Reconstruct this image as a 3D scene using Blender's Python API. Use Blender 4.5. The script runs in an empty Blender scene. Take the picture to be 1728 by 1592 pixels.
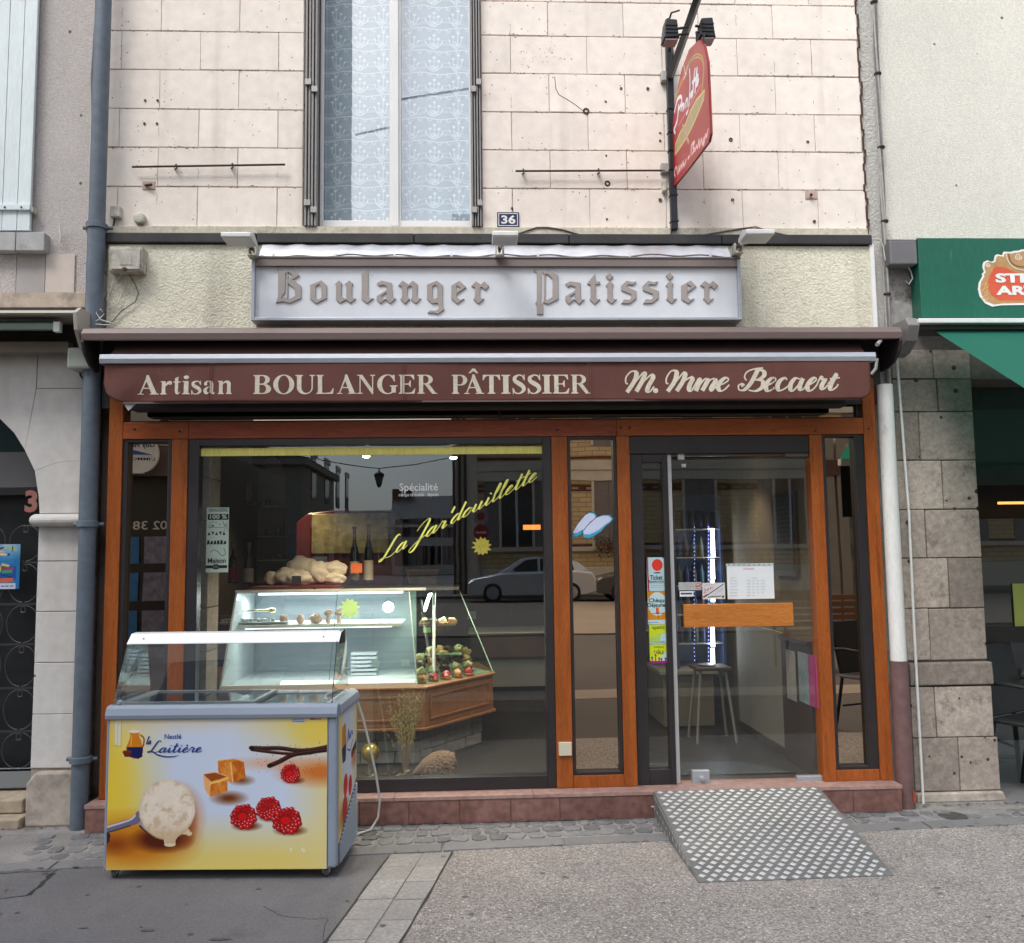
import bpy, bmesh, math, random
import numpy as np
from mathutils import Vector, Matrix, Euler, noise as mnoise
random.seed(7); np.random.seed(7)
R = math.radians
SC = bpy.context.scene
COL = SC.collection

# ---------------------------------------------------------------- camera
FPX, CH, CD = 1530.0, 1.48, -5.4            # focal length in photo pixels, camera height, camera distance
PITCH, YAW, ROLL = R(5.266), R(2.619), R(-0.7436)
_cy, _sy, _cp, _sp, _cr, _sr = math.cos(YAW), math.sin(YAW), math.cos(PITCH), math.sin(PITCH), math.cos(ROLL), math.sin(ROLL)
FWD = Vector((_sy*_cp, _cy*_cp, _sp)); _r0 = Vector((_cy, -_sy, 0)); _u0 = _r0.cross(FWD)
RT = _cr*_r0 + _sr*_u0; UP = -_sr*_r0 + _cr*_u0
CAM = Vector((0, CD, CH))
cd = bpy.data.cameras.new('camera'); cam = bpy.data.objects.new('camera', cd); COL.objects.link(cam)
cd.sensor_fit = 'HORIZONTAL'; cd.sensor_width = 36; cd.lens = FPX/1728*36; cd.clip_start = 0.05; cd.clip_end = 600
cam.matrix_world = Matrix(((RT.x, UP.x, -FWD.x, 0), (RT.y, UP.y, -FWD.y, CD), (RT.z, UP.z, -FWD.z, CH), (0, 0, 0, 1)))
SC.camera = cam

# ---------------------------------------------------------------- world, sun, exposure
wd = bpy.data.worlds.new('World'); SC.world = wd; wd.use_nodes = True
nt = wd.node_tree; nt.nodes.clear()
out = nt.nodes.new('ShaderNodeOutputWorld'); bg = nt.nodes.new('ShaderNodeBackground'); bg.inputs['Strength'].default_value = 0.13
sky = nt.nodes.new('ShaderNodeTexSky'); sky.sky_type = 'NISHITA'; sky.sun_disc = False
SUN_EL, SUN_ROT = R(52), R(215)
sky.sun_elevation = SUN_EL; sky.sun_rotation = SUN_ROT; sky.air_density = 1.0; sky.dust_density = 3.0; sky.ozone_density = 1.0
hs = nt.nodes.new('ShaderNodeHueSaturation'); hs.inputs['Saturation'].default_value = 0.42; hs.inputs['Value'].default_value = 1.0
nt.links.new(sky.outputs[0], hs.inputs['Color'])
# soft grey cloud cover, the same all round
tcw = nt.nodes.new('ShaderNodeTexCoord'); mpw = nt.nodes.new('ShaderNodeMapping'); mpw.inputs['Scale'].default_value = (1, 1, 3)
nzw = nt.nodes.new('ShaderNodeTexNoise'); nzw.inputs['Scale'].default_value = 2.2; nzw.inputs['Detail'].default_value = 5
nt.links.new(tcw.outputs['Generated'], mpw.inputs[0]); nt.links.new(mpw.outputs[0], nzw.inputs['Vector'])
mrw = nt.nodes.new('ShaderNodeMapRange'); mrw.inputs['From Min'].default_value = .3; mrw.inputs['From Max'].default_value = .7
mrw.inputs['To Min'].default_value = .85; mrw.inputs['To Max'].default_value = 1.12
nt.links.new(nzw.outputs['Fac'], mrw.inputs['Value']); nt.links.new(mrw.outputs[0], hs.inputs['Value'])
nt.links.new(hs.outputs[0], bg.inputs['Color']); nt.links.new(bg.outputs[0], out.inputs['Surface'])
sd = bpy.data.lights.new('sun', 'SUN'); sun = bpy.data.objects.new('sun', sd); COL.objects.link(sun)
sd.energy = 1.0; sd.angle = R(25); sd.color = (1, .985, .965)
_sdv = Vector((math.sin(SUN_ROT)*math.cos(SUN_EL), math.cos(SUN_ROT)*math.cos(SUN_EL), math.sin(SUN_EL)))
sun.rotation_euler = (-_sdv).to_track_quat('-Z', 'Y').to_euler(); sun.location = (0, -10, 20)
vs = SC.view_settings; vs.view_transform = 'Standard'; vs.look = 'None'; vs.gamma = 1; vs.use_curve_mapping = False; vs.exposure = 1.18
SC.render.engine = 'CYCLES'; SC.cycles.use_denoising = True
SC.cycles.max_bounces = 8; SC.cycles.diffuse_bounces = 3; SC.cycles.glossy_bounces = 4; SC.cycles.transparent_max_bounces = 20; SC.cycles.transmission_bounces = 4
SC.cycles.sample_clamp_indirect = 6; SC.cycles.caustics_reflective = False; SC.cycles.caustics_refractive = False

# ---------------------------------------------------------------- measuring helpers: where a line of sight meets a real plane
def ray(u, v): return FWD + RT*((u-864)/FPX) - UP*((v-796)/FPX)
def W(u, v, Y=0.0):                       # (x, z) on the upright plane y=Y
    d = ray(u, v); t = (Y-CD)/d.y; p = CAM + d*t; return p.x, p.z
def WX(u, v, Y=0.0): return W(u, v, Y)[0]
def WZ(u, v, Y=0.0): return W(u, v, Y)[1]
def G(u, v, Z=0.0):                       # (x, y) on the level plane z=Z
    d = ray(u, v); t = (Z-CH)/d.z; p = CAM + d*t; return p.x, p.y

# ---------------------------------------------------------------- materials
MATS = {}
def nn(t, typ, **k):
    n = t.nodes.new(typ)
    for a, b in k.items(): setattr(n, a, b)
    return n
def mat(name, col, rough=.6, metal=0., var=.12, vs=(4,), bump=0., bs=60, dirt=None, dth=(.62, .7), dsc=9, spots=None, sps=18, spr=.12, spec=.5, objvar=0., trans=None, vec=(1, 1, 1), col2=None, coat=0., bdist=.004, bvec=None, cells=None, streak=None):
    if name in MATS: return MATS[name]
    m = bpy.data.materials.new(name); m.use_nodes = True; t = m.node_tree; b = t.nodes['Principled BSDF']; L = t.links.new
    tc = nn(t, 'ShaderNodeTexCoord'); mp = nn(t, 'ShaderNodeMapping'); mp.inputs['Scale'].default_value = vec
    L(tc.outputs['Object'], mp.inputs[0])
    b.inputs['Roughness'].default_value = rough; b.inputs['Metallic'].default_value = metal
    b.inputs['Specular IOR Level'].default_value = spec
    if coat: b.inputs['Coat Weight'].default_value = coat; b.inputs['Coat Roughness'].default_value = .12
    c = tuple(col)+(1,)
    nz = nn(t, 'ShaderNodeTexNoise'); nz.inputs['Scale'].default_value = vs[0]; nz.inputs['Detail'].default_value = 8; nz.inputs['Roughness'].default_value = .65
    L(mp.outputs[0], nz.inputs['Vector'])
    mr = nn(t, 'ShaderNodeMapRange'); mr.inputs['From Min'].default_value = .3; mr.inputs['From Max'].default_value = .7
    L(nz.outputs['Fac'], mr.inputs['Value'])
    mx = nn(t, 'ShaderNodeMix', data_type='RGBA'); L(mr.outputs[0], mx.inputs['Factor'])
    c2 = col2 or tuple(min(1, x*(1+var)) for x in col); c1 = tuple(x*(1-var) for x in col) if not col2 else tuple(col)
    mx.inputs['A'].default_value = tuple(c1)+(1,); mx.inputs['B'].default_value = tuple(c2)+(1,)
    cur = mx.outputs['Result']
    if len(vs) > 1:
        n2 = nn(t, 'ShaderNodeTexNoise'); n2.inputs['Scale'].default_value = vs[1]; n2.inputs['Detail'].default_value = 4; L(mp.outputs[0], n2.inputs['Vector'])
        r2 = nn(t, 'ShaderNodeMapRange'); r2.inputs['From Min'].default_value = .3; r2.inputs['From Max'].default_value = .7
        r2.inputs['To Min'].default_value = 1-var; r2.inputs['To Max'].default_value = 1+var; L(n2.outputs['Fac'], r2.inputs['Value'])
        m2 = nn(t, 'ShaderNodeVectorMath', operation='SCALE'); L(cur, m2.inputs[0]); L(r2.outputs[0], m2.inputs['Scale']); cur = m2.outputs[0]
    if objvar:
        oi = nn(t, 'ShaderNodeObjectInfo'); ro = nn(t, 'ShaderNodeMapRange'); ro.inputs['To Min'].default_value = 1-objvar; ro.inputs['To Max'].default_value = 1+objvar
        L(oi.outputs['Random'], ro.inputs['Value'])
        m3 = nn(t, 'ShaderNodeVectorMath', operation='SCALE'); L(cur, m3.inputs[0]); L(ro.outputs[0], m3.inputs['Scale']); cur = m3.outputs[0]
    if dirt:
        n3 = nn(t, 'ShaderNodeTexNoise'); n3.inputs['Scale'].default_value = dsc; n3.inputs['Detail'].default_value = 10; n3.inputs['Roughness'].default_value = .7; L(mp.outputs[0], n3.inputs['Vector'])
        r3 = nn(t, 'ShaderNodeMapRange'); r3.inputs['From Min'].default_value = dth[0]; r3.inputs['From Max'].default_value = dth[1]; L(n3.outputs['Fac'], r3.inputs['Value'])
        m4 = nn(t, 'ShaderNodeMix', data_type='RGBA'); L(r3.outputs[0], m4.inputs['Factor']); L(cur, m4.inputs['A']); m4.inputs['B'].default_value = tuple(dirt)+(1,); cur = m4.outputs['Result']
    if spots:
        vo = nn(t, 'ShaderNodeTexVoronoi'); vo.inputs['Scale'].default_value = sps; vo.inputs['Randomness'].default_value = 1; L(mp.outputs[0], vo.inputs['Vector'])
        sx = nn(t, 'ShaderNodeSeparateColor'); L(vo.outputs['Color'], sx.inputs[0])
        g = nn(t, 'ShaderNodeMath', operation='GREATER_THAN'); g.inputs[1].default_value = .8; L(sx.outputs[0], g.inputs[0])
        ms = nn(t, 'ShaderNodeMath', operation='MULTIPLY'); ms.inputs[1].default_value = spr; L(sx.outputs[1], ms.inputs[0])
        lt = nn(t, 'ShaderNodeMath', operation='LESS_THAN'); L(vo.outputs['Distance'], lt.inputs[0]); L(ms.outputs[0], lt.inputs[1])
        mm = nn(t, 'ShaderNodeMath', operation='MULTIPLY'); L(g.outputs[0], mm.inputs[0]); L(lt.outputs[0], mm.inputs[1])
        m5 = nn(t, 'ShaderNodeMix', data_type='RGBA'); L(mm.outputs[0], m5.inputs['Factor']); L(cur, m5.inputs['A']); m5.inputs['B'].default_value = tuple(spots)+(1,); cur = m5.outputs['Result']
    if streak:
        mk = nn(t, 'ShaderNodeMapping'); mk.inputs['Scale'].default_value = (7, 7, .55); L(tc.outputs['Object'], mk.inputs[0]); n7 = nn(t, 'ShaderNodeTexNoise'); n7.inputs['Scale'].default_value = streak[3]; n7.inputs['Detail'].default_value = 6; L(mk.outputs[0], n7.inputs['Vector'])
        r7 = nn(t, 'ShaderNodeMapRange'); r7.inputs['From Min'].default_value = streak[1]; r7.inputs['From Max'].default_value = streak[2]; r7.inputs['To Max'].default_value = .6; L(n7.outputs['Fac'], r7.inputs['Value'])
        m7 = nn(t, 'ShaderNodeMix', data_type='RGBA'); L(r7.outputs[0], m7.inputs['Factor']); L(cur, m7.inputs['A']); m7.inputs['B'].default_value = tuple(streak[0])+(1,); cur = m7.outputs['Result']
    if cells:
        vc = nn(t, 'ShaderNodeTexVoronoi'); vc.inputs['Scale'].default_value = cells[0]; L(mp.outputs[0], vc.inputs['Vector']); sc_ = nn(t, 'ShaderNodeSeparateColor'); L(vc.outputs['Color'], sc_.inputs[0])
        rc_ = nn(t, 'ShaderNodeMapRange'); rc_.inputs['To Min'].default_value = 1-cells[1]; rc_.inputs['To Max'].default_value = 1+cells[1]; L(sc_.outputs[0], rc_.inputs['Value'])
        m6 = nn(t, 'ShaderNodeVectorMath', operation='SCALE'); L(cur, m6.inputs[0]); L(rc_.outputs[0], m6.inputs['Scale']); cur = m6.outputs[0]
    L(cur, b.inputs['Base Color'])
    if bump:
        nb = nn(t, 'ShaderNodeTexNoise'); nb.inputs['Scale'].default_value = bs; nb.inputs['Detail'].default_value = 5
        if bvec:
            mb = nn(t, 'ShaderNodeMapping'); mb.inputs['Scale'].default_value = bvec; L(tc.outputs['Object'], mb.inputs[0]); L(mb.outputs[0], nb.inputs['Vector'])
        else: L(mp.outputs[0], nb.inputs['Vector'])
        bn = nn(t, 'ShaderNodeBump'); bn.inputs['Strength'].default_value = bump; bn.inputs['Distance'].default_value = bdist
        L(nb.outputs['Fac'], bn.inputs['Height']); L(bn.outputs[0], b.inputs['Normal'])
    if trans:
        tr = nn(t, 'ShaderNodeBsdfTranslucent'); tr.inputs['Color'].default_value = tuple(trans)+(1,)
        ms2 = nn(t, 'ShaderNodeMixShader'); ms2.inputs[0].default_value = .5; L(b.outputs[0], ms2.inputs[1]); L(tr.outputs[0], ms2.inputs[2])
        L(ms2.outputs[0], t.nodes['Material Output'].inputs['Surface'])
    MATS[name] = m; return m
def glass(name, tint=(.9, .95, .93), refl=.04, ior=1.45, gcol=(1, 1, 1), rough=0., wav=0.):
    if name in MATS: return MATS[name]
    m = bpy.data.materials.new(name); m.use_nodes = True; t = m.node_tree; t.nodes.clear(); L = t.links.new
    o = nn(t, 'ShaderNodeOutputMaterial'); tr = nn(t, 'ShaderNodeBsdfTransparent'); tr.inputs[0].default_value = tuple(tint)+(1,)
    gl = nn(t, 'ShaderNodeBsdfGlossy'); gl.inputs['Color'].default_value = tuple(gcol)+(1,); gl.inputs['Roughness'].default_value = rough
    lw = nn(t, 'ShaderNodeLayerWeight'); lw.inputs[0].default_value = .5; fr = nn(t, 'ShaderNodeMath', operation='POWER'); fr.inputs[1].default_value = 5; L(lw.outputs['Facing'], fr.inputs[0])
    mr = nn(t, 'ShaderNodeMapRange'); mr.inputs['To Min'].default_value = refl+.035; mr.inputs['To Max'].default_value = 1; L(fr.outputs[0], mr.inputs['Value'])
    if wav:
        tc = nn(t, 'ShaderNodeTexCoord'); nz = nn(t, 'ShaderNodeTexNoise'); nz.inputs['Scale'].default_value = 2.5; nz.inputs['Detail'].default_value = 1; L(tc.outputs['Object'], nz.inputs['Vector'])
        bn = nn(t, 'ShaderNodeBump'); bn.inputs['Strength'].default_value = wav; bn.inputs['Distance'].default_value = .01; L(nz.outputs['Fac'], bn.inputs['Height']); L(bn.outputs[0], gl.inputs['Normal'])
    mx = nn(t, 'ShaderNodeMixShader'); L(mr.outputs[0], mx.inputs[0]); L(tr.outputs[0], mx.inputs[1]); L(gl.outputs[0], mx.inputs[2]); L(mx.outputs[0], o.inputs[0])
    MATS[name] = m; return m
def emit(name, col, s):
    if name in MATS: return MATS[name]
    m = bpy.data.materials.new(name); m.use_nodes = True; b = m.node_tree.nodes['Principled BSDF']
    b.inputs['Base Color'].default_value = tuple(col)+(1,); b.inputs['Emission Color'].default_value = tuple(col)+(1,); b.inputs['Emission Strength'].default_value = s
    MATS[name] = m; return m
def vcol(name, rough=.45, coat=0, spec=.5):
    if name in MATS: return MATS[name]
    m = bpy.data.materials.new(name); m.use_nodes = True; t = m.node_tree; b = t.nodes['Principled BSDF']
    a = nn(t, 'ShaderNodeVertexColor'); a.layer_name = 'print'; t.links.new(a.outputs[0], b.inputs['Base Color']); b.inputs['Roughness'].default_value = rough
    b.inputs['Specular IOR Level'].default_value = spec
    if coat: b.inputs['Coat Weight'].default_value = coat
    MATS[name] = m; return m

# ---------------------------------------------------------------- objects
WL = {}
def T(name, label, cat, loc=(0, 0, 0), rz=0., group=None, world=True):
    o = bpy.data.objects.new(name, None); COL.objects.link(o); o.location = loc; o.rotation_euler = (0, 0, rz); o.empty_display_size = .1
    o['label'] = label; o['category'] = cat
    if group: o['group'] = group
    if world and rz == 0: WL[o.name] = Vector(loc)
    return o
def tag(o, label, cat, group=None):
    o['label'] = label; o['category'] = cat
    if group: o['group'] = group
    return o
def link(name, me, m=None, parent=None, bevel=0., smooth=False, label=None):
    o = bpy.data.objects.new(name, me); COL.objects.link(o)
    if m: me.materials.append(m)
    if parent is not None:
        o.parent = parent
        if parent.name in WL: o.location = -WL[parent.name]
    if smooth: me.polygons.foreach_set('use_smooth', [True]*len(me.polygons)); me.set_sharp_from_angle(angle=R(50))
    if bevel:
        b = o.modifiers.new('bevel', 'BEVEL'); b.width = bevel; b.segments = 2; b.limit_method = 'ANGLE'; b.angle_limit = R(40)
    if label: o['label'] = label
    return o
def struct(o, kind='structure'): o['kind'] = kind; return o
class MB:
    def __init__(s): s.v = []; s.f = []
    def add(s, vs, fs):
        n = len(s.v); s.v += [tuple(x) for x in vs]; s.f += [tuple(i+n for i in f) for f in fs]; return s
    def box(s, x0, x1, y0, y1, z0, z1, M=None):
        if x0 > x1: x0, x1 = x1, x0
        if y0 > y1: y0, y1 = y1, y0
        if z0 > z1: z0, z1 = z1, z0
        vs = [Vector((x, y, z)) for z in (z0, z1) for y in (y0, y1) for x in (x0, x1)]
        if M: vs = [M @ q for q in vs]
        return s.add(vs, [(0, 2, 3, 1), (4, 5, 7, 6), (0, 1, 5, 4), (2, 6, 7, 3), (0, 4, 6, 2), (1, 3, 7, 5)])
    def prism(s, pts, y0, y1, ax='y'):       # pts (x,z) extruded along y; ax 'x': pts (y,z) extruded along x; 'z': pts (x,y)
        n = len(pts)
        f = {'y': lambda p, d: (p[0], d, p[1]), 'x': lambda p, d: (d, p[0], p[1]), 'z': lambda p, d: (p[0], p[1], d)}[ax]
        vs = [f(p, y0) for p in pts]+[f(p, y1) for p in pts]
        return s.add(vs, [tuple(range(n)), tuple(range(2*n-1, n-1, -1))]+[(i, i+n, (i+1) % n+n, (i+1) % n) for i in range(n)])
    def tube(s, pts, r, n=8, cap=True):
        pts = [Vector(p) for p in pts]; k = len(pts); rr = r if isinstance(r, (list, tuple)) else [r]*k
        vs = []; up = None
        for i, p in enumerate(pts):
            d = (pts[min(i+1, k-1)]-pts[max(i-1, 0)]).normalized()
            if up is None: up = Vector((0, 0, 1)) if abs(d.z) < .9 else Vector((0, 1, 0))
            a = d.cross(up)
            if a.length < 1e-4: a = d.cross(Vector((1, 0, 0)))
            a.normalize(); b = a.cross(d).normalized(); up = b
            for j in range(n):
                q = 2*math.pi*j/n; vs.append(p+(a*math.cos(q)+b*math.sin(q))*rr[i])
        fs = [(i*n+j, i*n+(j+1) % n, (i+1)*n+(j+1) % n, (i+1)*n+j) for i in range(k-1) for j in range(n)]
        if cap: fs += [tuple(range(n-1, -1, -1)), tuple((k-1)*n+j for j in range(n))]
        return s.add(vs, fs)
    def lathe(s, prof, c, n=20, ax='z'):     # prof: (r, h)
        vs = []
        for r, h in prof:
            for j in range(n):
                q = 2*math.pi*j/n; a, b = r*math.cos(q), r*math.sin(q)
                vs.append({'z': (c[0]+a, c[1]+b, c[2]+h), 'y': (c[0]+a, c[1]+h, c[2]+b), 'x': (c[0]+h, c[1]+a, c[2]+b)}[ax])
        k = len(prof); fs = [(i*n+j, i*n+(j+1) % n, (i+1)*n+(j+1) % n, (i+1)*n+j) for i in range(k-1) for j in range(n)]
        fs += [tuple(range(n-1, -1, -1)), tuple((k-1)*n+j for j in range(n))]
        return s.add(vs, fs)
    def blob(s, c, r, seed=0, amp=.2, fr=2., sub=3):
        bm = bmesh.new(); bmesh.ops.create_icosphere(bm, subdivisions=sub, radius=1)
        vs = []
        for v in bm.verts:
            d = 1+amp*mnoise.noise(v.co*fr+Vector((seed*3.1, seed*1.7, seed)))
            vs.append((c[0]+v.co.x*r[0]*d, c[1]+v.co.y*r[1]*d, c[2]+v.co.z*r[2]*d))
        fs = [tuple(q.index for q in f.verts) for f in bm.faces]; bm.free(); return s.add(vs, fs)
    def build(s, name, m=None, parent=None, bevel=0., smooth=False, label=None):
        me = bpy.data.meshes.new(name); me.from_pydata(s.v, [], s.f); me.update()
        bm = bmesh.new(); bm.from_mesh(me); bmesh.ops.recalc_face_normals(bm, faces=bm.faces); bm.to_mesh(me); bm.free()
        return link(name, me, m, parent, bevel, smooth, label)
def box(name, x0, x1, y0, y1, z0, z1, m, parent=None, bevel=0., label=None): return MB().box(x0, x1, y0, y1, z0, z1).build(name, m, parent, bevel, label=label)
def pbox(name, u0, v0, u1, v1, y0, y1, m, parent=None, bevel=0., label=None):
    """box whose front face (y0) spans the measured rectangle"""
    um, vm = (u0+u1)/2, (v0+v1)/2
    return box(name, WX(u0, vm, y0), WX(u1, vm, y0), y0, y1, WZ(um, v1, y0), WZ(um, v0, y0), m, parent, bevel, label)
def copy_tree(o, parent=None):
    c = o.copy(); COL.objects.link(c)
    if parent is not None: c.parent = parent
    for ch in [x for x in o.children]: copy_tree(ch, c)
    return c

# ---------------------------------------------------------------- lettering
def strip(mb, L_, R_, y0, y1):
    """closed solid between two point lists (x,z)"""
    n = len(L_)
    vs = [(p[0], y0, p[1]) for p in L_]+[(p[0], y0, p[1]) for p in R_]+[(p[0], y1, p[1]) for p in L_]+[(p[0], y1, p[1]) for p in R_]
    fs = []
    for i in range(n-1):
        fs += [(i, i+1, n+i+1, n+i), (2*n+i, 3*n+i, 3*n+i+1, 2*n+i+1), (i, 2*n+i, 2*n+i+1, i+1), (n+i, n+i+1, 3*n+i+1, 3*n+i)]
    fs += [(0, n, 3*n, 2*n), (n-1, 3*n-1, 4*n-1, 2*n-1)]
    mb.add(vs, fs)
def crom(pts, k=6):
    if len(pts) < 3: return [tuple(p) for p in pts]
    P = [pts[0]]+list(pts)+[pts[-1]]; o = []
    for i in range(1, len(P)-2):
        for j in range(k):
            t = j/k; a, b, c, d = (np.array(P[i+q], float) for q in (-1, 0, 1, 2))
            o.append(tuple(.5*((2*b)+(-a+c)*t+(2*a-5*b+4*c-d)*t*t+(-a+3*b-3*c+d)*t**3)))
    o.append(tuple(P[-2])); return o
def stroke(mb, pts, y0, y1, wmin, wmax, down=True, smooth=True, k=5):
    """pen stroke in (x,z); thick when moving down, thin when moving up"""
    p = crom(pts, k) if smooth else pts
    n = len(p); L_, R_ = [], []; ws = []
    for i in range(n):
        a = p[max(i-1, 0)]; b = p[min(i+1, n-1)]; dx, dz = b[0]-a[0], b[1]-a[1]; l = math.hypot(dx, dz) or 1e-9; dx /= l; dz /= l
        if len(p[i]) > 2: w = p[i][2]
        else: w = wmin+(wmax-wmin)*max(0., -dz if down else abs(dz))**1.0
        ws.append((dx, dz, w))
    for i in range(n):
        w = sum(ws[min(max(i+q, 0), n-1)][2] for q in (-1, 0, 1))/3; dx, dz, _ = ws[i]
        L_.append((p[i][0]-dz*w/2, p[i][1]+dx*w/2)); R_.append((p[i][0]+dz*w/2, p[i][1]-dx*w/2))
    strip(mb, L_, R_, y0, y1)
SG = {  # script glyphs: strokes in x-height units, advance
 'a': ([[(.72, .88), (.5, 1), (.18, .62), (.12, .18), (.32, 0), (.6, .35), (.82, .95)], [(.84, 1.0), (.72, .35), (.8, .03), (1.1, .3)]], 1.08),
 'c': ([[(.7, .8), (.58, 1), (.22, .68), (.12, .22), (.36, 0), (.85, .32)]], .84),
 'e': ([[(.08, .32), (.4, .5), (.64, .82), (.45, 1.02), (.17, .66), (.12, .2), (.36, 0), (.85, .32)]], .84),
 'i': ([[(0, .3), (.28, .98)], [(.3, 1.0), (.2, .25), (.34, 0), (.66, .3)], [(.38, 1.5), (.36, 1.36)]], .66),
 'u': ([[(0, .3), (.26, .98)], [(.28, 1), (.18, .25), (.34, 0), (.6, .28), (.8, .95)], [(.82, 1), (.72, .25), (.86, 0), (1.16, .3)]], 1.16),
 'l': ([[(0, .3), (.4, 1.2), (.56, 2.0), (.42, 2.15), (.26, 1.4), (.18, .3), (.32, 0), (.64, .3)]], .64),
 't': ([[(0, .3), (.3, 1.1), (.42, 1.9)], [(.42, 1.9), (.22, .3), (.36, 0), (.68, .3)], [(.02, 1.25), (.72, 1.35)]], .68),
 'd': ([[(.72, .88), (.5, 1), (.18, .62), (.12, .18), (.32, 0), (.6, .35), (.82, .95)], [(1.02, 2.15), (.78, .6), (.8, .03), (1.1, .3)]], 1.1),
 'o': ([[(.55, 1), (.2, .7), (.12, .2), (.34, 0), (.66, .3), (.72, .8), (.55, 1)], [(.66, .85), (.9, .72)]], .88),
 'r': ([[(0, .3), (.28, 1.1), (.34, .92)], [(.34, .92), (.62, .9), (.52, .25), (.64, 0), (.9, .3)]], .9),
 'm': ([[(0, .3), (.26, 1)], [(.28, 1), (.12, 0)], [(.16, .3), (.5, .95), (.6, .9)], [(.6, .9), (.46, 0)], [(.5, .3), (.84, .95), (.94, .9)], [(.94, .9), (.84, .2), (.96, 0), (1.24, .3)]], 1.24),
 'L': ([[(1.3, 2.2), (1.2, 2.5), (.9, 2.3), (.55, 1.1), (.3, .3), (0, 0), (-.15, .18), (.15, .3), (.6, .08), (1.0, .02), (1.35, .3)]], 1.35),
 'J': ([[(.1, 1.6), (.4, 2.2), (.9, 2.55), (1.1, 2.2), (.85, .9), (.45, -.7), (.1, -1.0), (-.1, -.6), (.4, .0), (1.2, .4)]], 1.2),
 "'": ([[(.25, 2.3), (.1, 1.6)]], .3), ' ': ([], .5),
 'è': None}
SG['è'] = (SG['e'][0]+[[(.35, 1.6), (.55, 1.3)]], .84)
def script(mb, text, org, ex, ey, y0, y1, wmin, wmax, track=0., dy=.00012):
    x = 0.; k = 0
    for ch in text:
        g, adv = SG[ch]
        for st in g:
            pts = [(org[0]+(x+p[0])*ex[0]+p[1]*ey[0], org[1]+(x+p[0])*ex[1]+p[1]*ey[1]) for p in st]
            stroke(mb, pts, y0-dy*(k % 5), y1, wmin, wmax); k += 1
        x += adv+track
    return x
def arcp(cx, cz, rx, rz, a0, a1, n=14): return [(cx+rx*math.cos(R(a0+(a1-a0)*i/n)), cz+rz*math.sin(R(a0+(a1-a0)*i/n))) for i in range(n+1)]
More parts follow.
